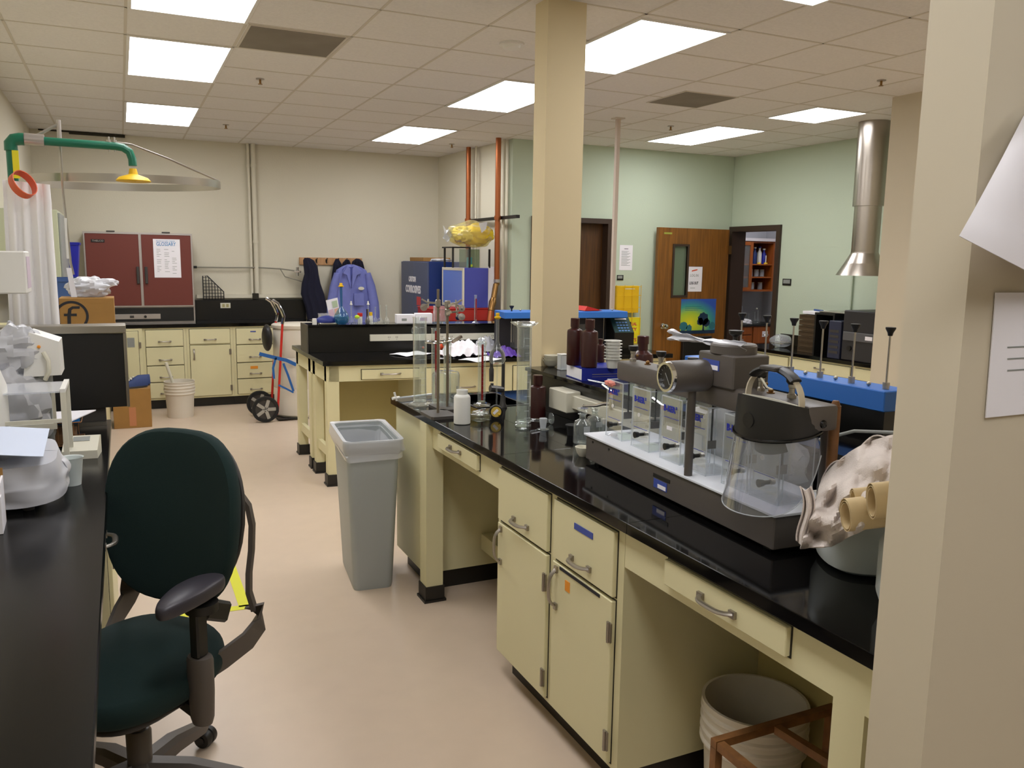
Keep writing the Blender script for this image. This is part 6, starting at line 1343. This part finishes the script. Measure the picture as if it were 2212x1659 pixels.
t = thing('white_cylinder', 'round white plastic drum cut by the left photo edge', 'container', (-.45, 3.1, TOP+.0005)); part('drum_body', B().lathe([(.09, 0), (.095, .05), (.095, .3), (.07, .38), (.001, .40)]), 'white', t); part('drum_lid', B().cyl(0, 0, .4005, .42, .03), 'white', t)
# black-fronted steel box
bo = thing('dark_oven', 'black-fronted oven with steel top and bright corner strip at the bench end', 'oven', (-.45, 3.90, TOP+.0005))
o0 = at(266, 872, Y=3.9); o1 = at(270, 715, Y=3.9)
part('oven_foot', B().box(.02, .02, 0, .36, .08, .075), 'dgrey', bo, smooth=False)
part('base_plate', B().box(-.25, -.01, 0, .36, -.0+.01, .016), 'steel', bo, smooth=False)
part('oven_body', B().box(-.25, .0, .076, .444, .10, .395), 'black', bo, smooth=False)
part('steel_top', B().box(-.25, -.012, .3955, .456, .112, .43, .003), 'steel', bo, 'brushed steel top edge', smooth=False)
part('corner_strip', B().box(.4445, -.012, .076, .456, -.0, .395), 'steel', bo, 'bright vertical strip', smooth=False)
solo('blue_tray', 'blue plastic tray pushed under the dark oven', 'tray', B().box(0, 0, 0, .17, .04, .03, .004), 'bluetray', (-.36, 3.85, TOP+.0175+.004))
# carton with the circled f mark, plus the things behind
sh2 = thing('shelf_unit', 'low cream counter section behind the dark oven carrying the carton', 'cabinet', (-.66, 4.5, 0)); part('cabinet_body', B().box(-.12, 0, .1, .50, 1.0, 1.19), 'cream', sh2, smooth=False); part('plinth', B().box(-.1, .02, 0, .45, .98, .1), 'kick', sh2, smooth=False)
cf = thing('cardboard_carton', 'orange-brown carton marked with a circled letter f behind the dark oven', 'cardboard box', (-.165, 4.62, 1.191), 0)
part('carton_body', B().box(-.12, 0, 0, .125, .2, .235, .002), 'card', cf, smooth=False)
cm = at(155, 683, Y=4.61); mc = Vector((cm.x+.165, 0, cm.z-1.191))
rad = .075
part('ring_mark', B().ring([(rad-.012, 0), (rad, 0), (rad, .001), (rad-.012, .001)], seg=40).map(lambda c: (mc.x+c.x, -.0002-c.z, mc.z+c.y)), 'ink', cf, 'black printed ring')
part('letter_mark', B().prism([(-.022, -.06), (-.006, -.06), (-.004, .0), (.022, .0), (.022, .012), (-.002, .012), (.0, .030), (.008, .036), (.036, .036), (.038, .048), (.004, .048), (-.014, .036), (-.018, .012), (-.034, .012), (-.034, .0), (-.02, .0)], 'y', -.0015, -.0002).map(lambda c: (mc.x+c.x, c.y, mc.z+c.z)), 'ink', cf, 'black printed letter f', smooth=False)
part('carton_tape', B().box(.0, -.0008, .21, .09, -.0001, .2345), 'card', cf, smooth=False)
pbg = thing('plastic_bag', 'pale plastic bag slumped on top of the circled-f carton', 'plastic bag', (-.155, 4.72, 1.428)); part('bag_body', B().blob((0, 0, .045), .10, .08, .055, .3, 3, 3, 30, 20, flat=.0), 'bagw', pbg); part('bag_tail', B().blob((.08, 0, .07), .06, .04, .022, .3, 3, 8, 20, 12), 'bagw', pbg)
t = thing('pan', 'shallow dark pan under the plastic bag', 'pan', (-.24, 4.66, 1.427)) if False else None
for k, (px_, py_, s1, lbx) in enumerate(((125, 640, .12, 'dull blue plastic tub behind the carton'),)):
    p = at(px_, py_, Y=5.6); t = thing('plastic_tub', lbx, 'tub', (p.x-.02, 5.6, 1.191)); part('tub_body', B().rings([rrect(.14, .12, .02, 0), rrect(.16, .14, .02, .30), rrect(.15, .13, .02, .30), rrect(.12, .1, .02, .01)]), 'bluedull', t); part('tub_rim', B().rings([rrect(.165, .145, .02, .29), rrect(.165, .145, .02, .31), rrect(.15, .13, .02, .31), rrect(.15, .13, .02, .29)], closed=True), 'bluedull', t)
sh3 = thing('shelf_unit', 'low cream counter section farther along the left wall under the blue tub', 'cabinet', (-.66, 5.52, 0)); part('cabinet_body', B().box(-.12, 0, .1, .50, .75, 1.19), 'cream', sh3, smooth=False); part('plinth', B().box(-.1, .02, 0, .45, .73, .1), 'kick', sh3, smooth=False)
p = at(148, 560, Y=7.5); t = thing('waste_basket', 'deep blue recycling basket on the left wall counter by the incubator', 'basket', (p.x-.03, 7.5, 0)); zt = at(160, 524, Y=7.5).z
lw_ = thing('wall_counter', 'cream cabinet run along the left wall near the far corner', 'cabinet', (-.78, 6.4, 0)); part('cabinet_body', B().box(0, 0, .1, .62, 2.9, .878), 'cream', lw_, smooth=False); part('counter_top', B().box(0, -.01, .879, .65, 2.95, TOP), 'epoxy', lw_, smooth=False); part('plinth', B().box(0, .02, 0, .56, 2.88, .1), 'kick', lw_, smooth=False)
t.location.z = TOP+.30
part('basket_body', B().rings([rrect(.07, .09, .02, 0), rrect(.115, .13, .02, zt-TOP-.30), rrect(.105, .12, .02, zt-TOP-.30), rrect(.06, .08, .02, .01)]), 'bluesolid', t); part('basket_rim', B().rings([rrect(.118, .133, .02, zt-TOP-.32), rrect(.122, .137, .02, zt-TOP-.30), rrect(.105, .12, .02, zt-TOP-.298), rrect(.105, .12, .02, zt-TOP-.32)], closed=True), 'bluesolid', t)
bs_ = solo('blue_crate', 'dull blue crate carrying the deep blue basket', 'crate', B().box(-.17, -.16, 0, .17, .16, .298, .01), 'bluedull', (p.x-.05, 7.5, TOP+.001))
t = thing('tap', 'bright sink tap with cross handles left of the carton', 'tap', (at(108, 690, Y=4.45).x, 4.45, 1.191)) ; t.location = (at(110, 690, Y=4.56).x, 4.56, 1.191)
part('tap_body', B().cyl(0, 0, 0, .06, .012).rod((0, 0, .055), (.035, 0, .075), .008), 'chrome', t); part('tap_cross', B().rod((-.03, 0, .085), (.03, 0, .085), .007).rod((0, -.0, .06), (0, 0, .10), .007), 'chrome', t)
# wall cabinet and paper box on the left wall
p0 = at(132, 520, Y=6.6)
wc = thing('wall_cabinet', 'pale green-grey wall cabinet behind the shower curtain', 'cabinet', (-.78, 6.6, 1.42)); part('cabinet_body', B().box(0, 0, 0, .40, .9, .52, .003), mat('pale_green_grey', '#b4b89c', .5), wc, smooth=False); part('cabinet_door', B().box(.4005, .02, .02, .415, .88, .50, .003), 'grey', wc, smooth=False)
p = at(20, 590, Y=3.6); tb_ = thing('towel_dispenser', 'white dispenser box at the left photo edge', 'dispenser', (p.x-.06, 3.6, at(20, 635, Y=3.6).z))
hh = at(20, 542, Y=3.6).z-at(20, 635, Y=3.6).z
part('dispenser_box', B().box(-.16, 0, 0, .115, .16, hh, .005), 'white', tb_, smooth=False); part('dispenser_label', B().box(.1155, .02, .02, .117, .14, hh-.02), mat('lilac_label', '#cdbcc8', .7), tb_, smooth=False)
part('mounting_post', B().box(-.16, .165, -.55, -.14, .19, hh), 'alu', tb_, smooth=False)
# ================================================================ SAFETY SHOWER
SXc, SYc, SZ = .03, 4.50, 1.985
shw = thing('safety_shower', 'green-piped safety shower with yellow rose and steel curtain ring', 'safety shower', (-.395, 4.15, 0))
o = Vector((-.395, 4.15, 0)); PZ = 2.12
part('standpipe', B().tube([(0, 0, 0), (0, 0, PZ-.04)], .020, 14), 'green2', shw, 'green upright pipe')
part('pipe_elbow', B().tube([(0, 0, PZ-.05), (0, 0, PZ-.02), (.012, 0, PZ-.005), (.035, 0, PZ), (.05, 0, PZ)], .026, 14), 'green2', shw)
part('pipe_clamp', B().tube([(.052, 0, PZ+.002), (.125, 0, PZ)], .025, 14), 'alu', shw, 'pale pipe clamp')
part('shower_arm', B().tube([(.125, 0, PZ-.002), (.40, 0, PZ-.004), (.43, 0, PZ-.008), (.455, 0, PZ-.025), (.465, 0, PZ-.055), (.466, 0, PZ-.085)], .0175, 14), 'green2', shw, 'green overhead arm')
part('shower_rose', B().ring([(.015, .045), (.02, .02), (.06, .006), (.073, -.008), (.07, -.012), (.010, -.010)], .466, 0, 1.978, 32), 'yellow', shw, 'yellow shower rose')
part('yellow_sleeve', B().box(.004, -.023, 1.955, .028, -.018, PZ-.05), 'yell2', shw, 'yellow label strip', smooth=False)
rc_ = [(SXc-o.x+.445*math.cos(2*PI*k/60), SYc-o.y+.30*math.sin(2*PI*k/60), SZ+.01*math.cos(2*PI*k/60)) for k in range(60)]
part('curtain_ring', B().band(rc_, .036, .004, closed=True), 'steel', shw, 'flat steel curtain ring')
part('ring_brace', B().tube([(.39, 0, PZ+.012), (.46, 0, PZ+.008), (.62, .14, PZ-.03), (.865, .33, SZ+.03)], .005, 8), 'steel', shw)
for x in (.375, .397): part('brace_bolt', B().cyl(x, 0, PZ-.03, PZ+.035, .0035).cyl(x, 0, PZ+.012, PZ+.022, .009), 'steel', shw)
pr_ = thing('pull_rod', 'thin steel pull rod with a white tag hanging from the shower', 'pull rod', (-.215, 4.22, 1.60))
part('rod', B().tube([(0, 0, .62), (.0, 0, .30), (.012, 0, .0), (.02, 0, -.05)], .0055, 8), 'steel', pr_); part('rod_top', B().tube([(0, 0, .62), (.0, -.0, .52)], .009, 8).tube([(-.005, 0, .60), (-.11, -.01, .53)], .007, 8), 'alu', pr_)
part('rod_tag', B().prism([(-.006, -.02), (.014, -.02), (.03, -.15), (.006, -.15)], 'y', -.012, -.009), 'paper', pr_, 'white tag', smooth=False); part('rod_handle', B().box(-.003, -.006, .02, .008, .006, .2, .002), 'white', pr_)
cu_ = thing('shower_curtain', 'gathered white shower curtain tied with orange tape', 'curtain', (-.34, 4.1, 0))
def curt(u, v):
    wd = .085+.012*v; x = -.09+wd*2*u+ (.0 if v < .1 else -.02*v); return (x+.003*math.sin(u*40), .013*math.sin(u*2*PI*4)*(.35+.65*min(1, v*3)), 1.945-.012*u-.95*v)
part('curtain_cloth', B().sheet(curt, 90, 24, .003), 'curtain', cu_)
part('tape_band', B().band([(-.012+.042*math.cos(2*PI*k/24), -.055+.03*math.sin(2*PI*k/24), 1.925+.05*math.sin(2*PI*k/24-.5)) for k in range(24)], .045, .003, upv=(.45, -.8, .3), closed=True), 'orange', cu_, 'orange tape loop')
# ================================================================ OFFICE CHAIR
CX, CY = -.022, 2.52; FA = math.atan2(-.69, -.72)
ch = thing('office_chair', 'dark green high-back office chair with grey arms at the left bench', 'office chair', (CX, CY, 0), FA-PI/2)
# local frame: +y is where the chair faces, +x is its right hand side
def pad(w_, h_, th, bulge, curve, n=2.6, shape=None):
    def f(u, v):
        a = 2*PI*u; c, s_ = math.cos(a), math.sin(a)
        ex = 2/n; x = (abs(c)**ex)*math.copysign(1, c)*w_*v; y = (abs(s_)**ex)*math.copysign(1, s_)*h_*v
        return x, y
    return f
def cushion(w_, h_, th, sx=lambda t: 1, n=2.7, seg=44, lay=7, bend=lambda x, y: 0, crown=.3):
    """closed superellipse cushion: x across, y up, z = thickness direction"""
    rr = []
    def out(a, k, z):
        c, s_ = math.cos(a), math.sin(a); ex = 2/n
        y = math.copysign(abs(s_)**ex, s_)*h_*k; x = math.copysign(abs(c)**ex, c)*w_*k*sx(y/h_)
        return Vector((x, y, z+bend(x, y)))
    prof = []
    for i in range(lay+1): t = PI*i/lay; prof.append((.93+.07*math.sin(t), -th/2*math.cos(t)))
    ks = [.02, .3, .6, .8]
    front = [(k, -th/2-crown*th*(1-k*k)) for k in ks]; back = [(k, th/2+crown*.3*th*(1-k*k)) for k in reversed(ks)]
    for k, z in front+prof+back: rr.append([out(2*PI*j/seg, k, z) for j in range(seg)])
    return rr
tl = .13
Rb = Matrix.Translation((-.015, -.215, .85)) @ Matrix.Rotation(tl, 4, 'X') @ Matrix(((1, 0, 0, 0), (0, 0, -1, 0), (0, 1, 0, 0), (0, 0, 0, 1)))
bk_r = [[Rb @ p for p in r] for r in cushion(.25, .268, .055, sx=lambda t: 1.0+.0*t-.10*max(0, t)**2-.12*max(0, -t)**1.5, bend=lambda x, y: -1.1*x*x-.35*(y*y), n=3.1)]
part('backrest', B().rings(bk_r), 'green', ch, 'dark green backrest')
part('back_shell', B().rings([[Rb @ (p*1.0+Vector((0, 0, .045))) for p in r] for r in cushion(.235, .245, .02, sx=lambda t: 1.0-.10*max(0, t)**2-.2*max(0, -t)**1.5, bend=lambda x, y: -1.1*x*x-.35*y*y)]), 'dgrey', ch)
for sx_ in (-1, 1):
    part('back_frame', B().band([(-.015+sx_*.20, -.215, .95), (-.015+sx_*.225, -.232, .90), (-.015+sx_*.232, -.238, .84), (-.012+sx_*.232, -.235, .76), (-.008+sx_*.232, -.225, .69), (sx_*.24, -.222, .63), (sx_*.25, -.232, .57)], .022, .014, upv=(sx_*.3, 1, 0)), 'chairg', ch)
    part('side_strap', B().band([(sx_*.25, -.232, .585), (sx_*.258, -.245, .55), (sx_*.262, -.235, .52), (sx_*.255, -.19, .49), (sx_*.22, -.12, .455), (sx_*.18, -.05, .425)], .065, .012, upv=(0, .3, 1)), 'chairg', ch, 'broad grey side strap')
Rs = Matrix.Translation((0, .03, .465))
def seatbend(x, y): return -.9*x*x*.4+(-.9*(y-.08)**2 if y > .08 else .35*y*y)
part('seat', B().rings([[Rs @ Vector((p.x, p.y, -p.z)) for p in r] for r in cushion(.245, .245, .07, sx=lambda t: 1.0-.08*t*t, n=3.2, bend=lambda x, y: -seatbend(x, y), crown=.2)]), 'green', ch, 'dark green seat cushion')
part('seat_pan', B().rings([[Rs @ Vector((p.x*.93, p.y*.93, -p.z-.045)) for p in r] for r in cushion(.235, .24, .03, n=3.2, bend=lambda x, y: -seatbend(x, y), crown=.1)]), 'black', ch)
for sx_ in (-1, 1):
    ar = part('arm_upright', B().lathe([(.030, 0), (.036, .02), (.040, .10), (.040, .19), (.036, .20), (.001, .20)], sx_*.262, .02, .34, 24, 1, .75).map(lambda c: (c.x, c.y-.0*(c.z), c.z)), 'chairg', ch)
    part('arm_post', B().box(sx_*.262-.016, -.0, .54, sx_*.262+.016, .042, .69, .005), 'black', ar)
    part('arm_joint', B().cyl(sx_*.258, .0, .665, .69, .045).obox((sx_*.245, -.06, .64), (0, 1, .5), (1, 0, 0), (0, -.5, 1), .05, .025, .03, .008), 'black', ar)
    part('armrest_pad', B().rings([[Vector((sx_*.25+p.x+sx_*.1*p.y, .03+p.y, .713-p.z*(1)+.012*math.cos(p.y*9))) for p in r] for r in cushion(.052, .135, .035, sx=lambda t: 1-.25*max(0, t), n=2.3)]), 'armpad', ar, 'soft dark armrest')
part('arm_bracket', B().band([(-.262, .02, .375), (-.15, 0, .40), (.15, 0, .40), (.262, .02, .375)], .05, .03, upv=(0, 1, 0)), 'black', ch)
part('mechanism', B().box(-.10, -.13, .375, .10, .12, .43, .015), 'black', ch); part('adjust_lever', B().rod((.05, .03, .35), (.13, .06, .335), .008).obox((.15, .065, .332), (1, .3, 0), (-.3, 1, 0), (0, 0, 1), .03, .014, .006, .003), 'black', ch)
part('gas_column', B().cyl(0, 0, .23, .38, .022).lathe([(.034, .10), (.036, .24), (.030, .25), (.001, .25)], 0, 0, 0, 24), 'chairg', ch)
part('height_lever', B().tube([(0, .03, .30), (.05, .05, .29), (.075, .05, .305), (.09, .04, .30)], .007, 8).cyl(.0, .0, .27, .29, .03), 'black', ch)
base_rot = -(FA-PI/2)
for k, ang in enumerate((51, -20, 123, -93, 195)):
    a = math.radians(ang)+base_rot; dx, dy = math.cos(a), math.sin(a)
    lgp = part('base_leg', B().rings([[Vector((dx*r-dy*w_*sx_, dy*r+dx*w_*sx_, z+dz)) for sx_, dz in ((-1, -h_), (1, -h_), (1, h_*.4), (.6, h_), (-.6, h_), (-1, h_*.4))] for r, w_, z, h_ in ((.02, .032, .12, .03), (.15, .03, .115, .026), (.29, .024, .085, .018), (.315, .018, .082, .012))]), 'chairg', ch)
    cst = part('caster', B().ring([(.012, -.027), (.027, -.027), (.03, -.02), (.03, -.006), (.026, -.003), (.026, .003), (.03, .006), (.03, .02), (.027, .027), (.012, .027)], seg=24).map(lambda c: (c.x, c.z, c.y)).rod((0, -.03, 0), (0, .03, 0), .012).rod((0, 0, .028), (0, 0, .052), .008), 'black', lgp)
    cst.location = (dx*.322, dy*.322, .0305); cst.rotation_euler = (0, 0, a+PI/2+.3*k)
# ================================================================ PARTITION WALL THINGS (right photo edge)
PYv = .871
t = thing('notice', 'white notice hanging low on the near partition wall at the right edge', 'notice', (0, 0, 0))
n0 = at(2148, 632, Y=PYv); n1 = at(2126, 902, Y=PYv)
part('notice_sheet', B().prism([(n0.x, n0.z), (n0.x+.21, n0.z+.0), (n0.x+.20, n1.z), (n1.x, n1.z)], 'y', PYv-.003, PYv-.0012), 'paper', t, smooth=False)
for k, py_ in enumerate((750, 775, 800)): q = at(2172, py_, Y=PYv); part('printed_line', B().box(q.x, PYv-.0036, q.z-.0012, q.x+.10, PYv-.0031, q.z+.0012), 'grey', t, smooth=False)
t = thing('curled_paper', 'large blurred white sheet curling off the partition wall at the right edge', 'paper', (0, 0, 0))
cpt = [(2300, 180), (2212, 235), (2140, 380), (2072, 520), (2150, 560), (2212, 620), (2330, 650)]
def crl(u, v):
    k = v*3; pl_ = [(2225, 225), (2160, 350), (2100, 460), (2072, 510)]; i = min(int(k), 2); f_ = k-i
    L = (pl_[i][0]*(1-f_)+pl_[i+1][0]*f_, pl_[i][1]*(1-f_)+pl_[i+1][1]*f_)
    px = L[0]+(2420-L[0])*u; py = L[1]+(v**2)*150*min(1, u*1.2)-30*u*(1-v)
    return at(px, py, Y=.86-.05*math.sin(v*PI*.5)*(1-.3*u)-.02*math.sin(u*7))
part('sheet', B().sheet(crl, 20, 20, .0015), 'paper', t)
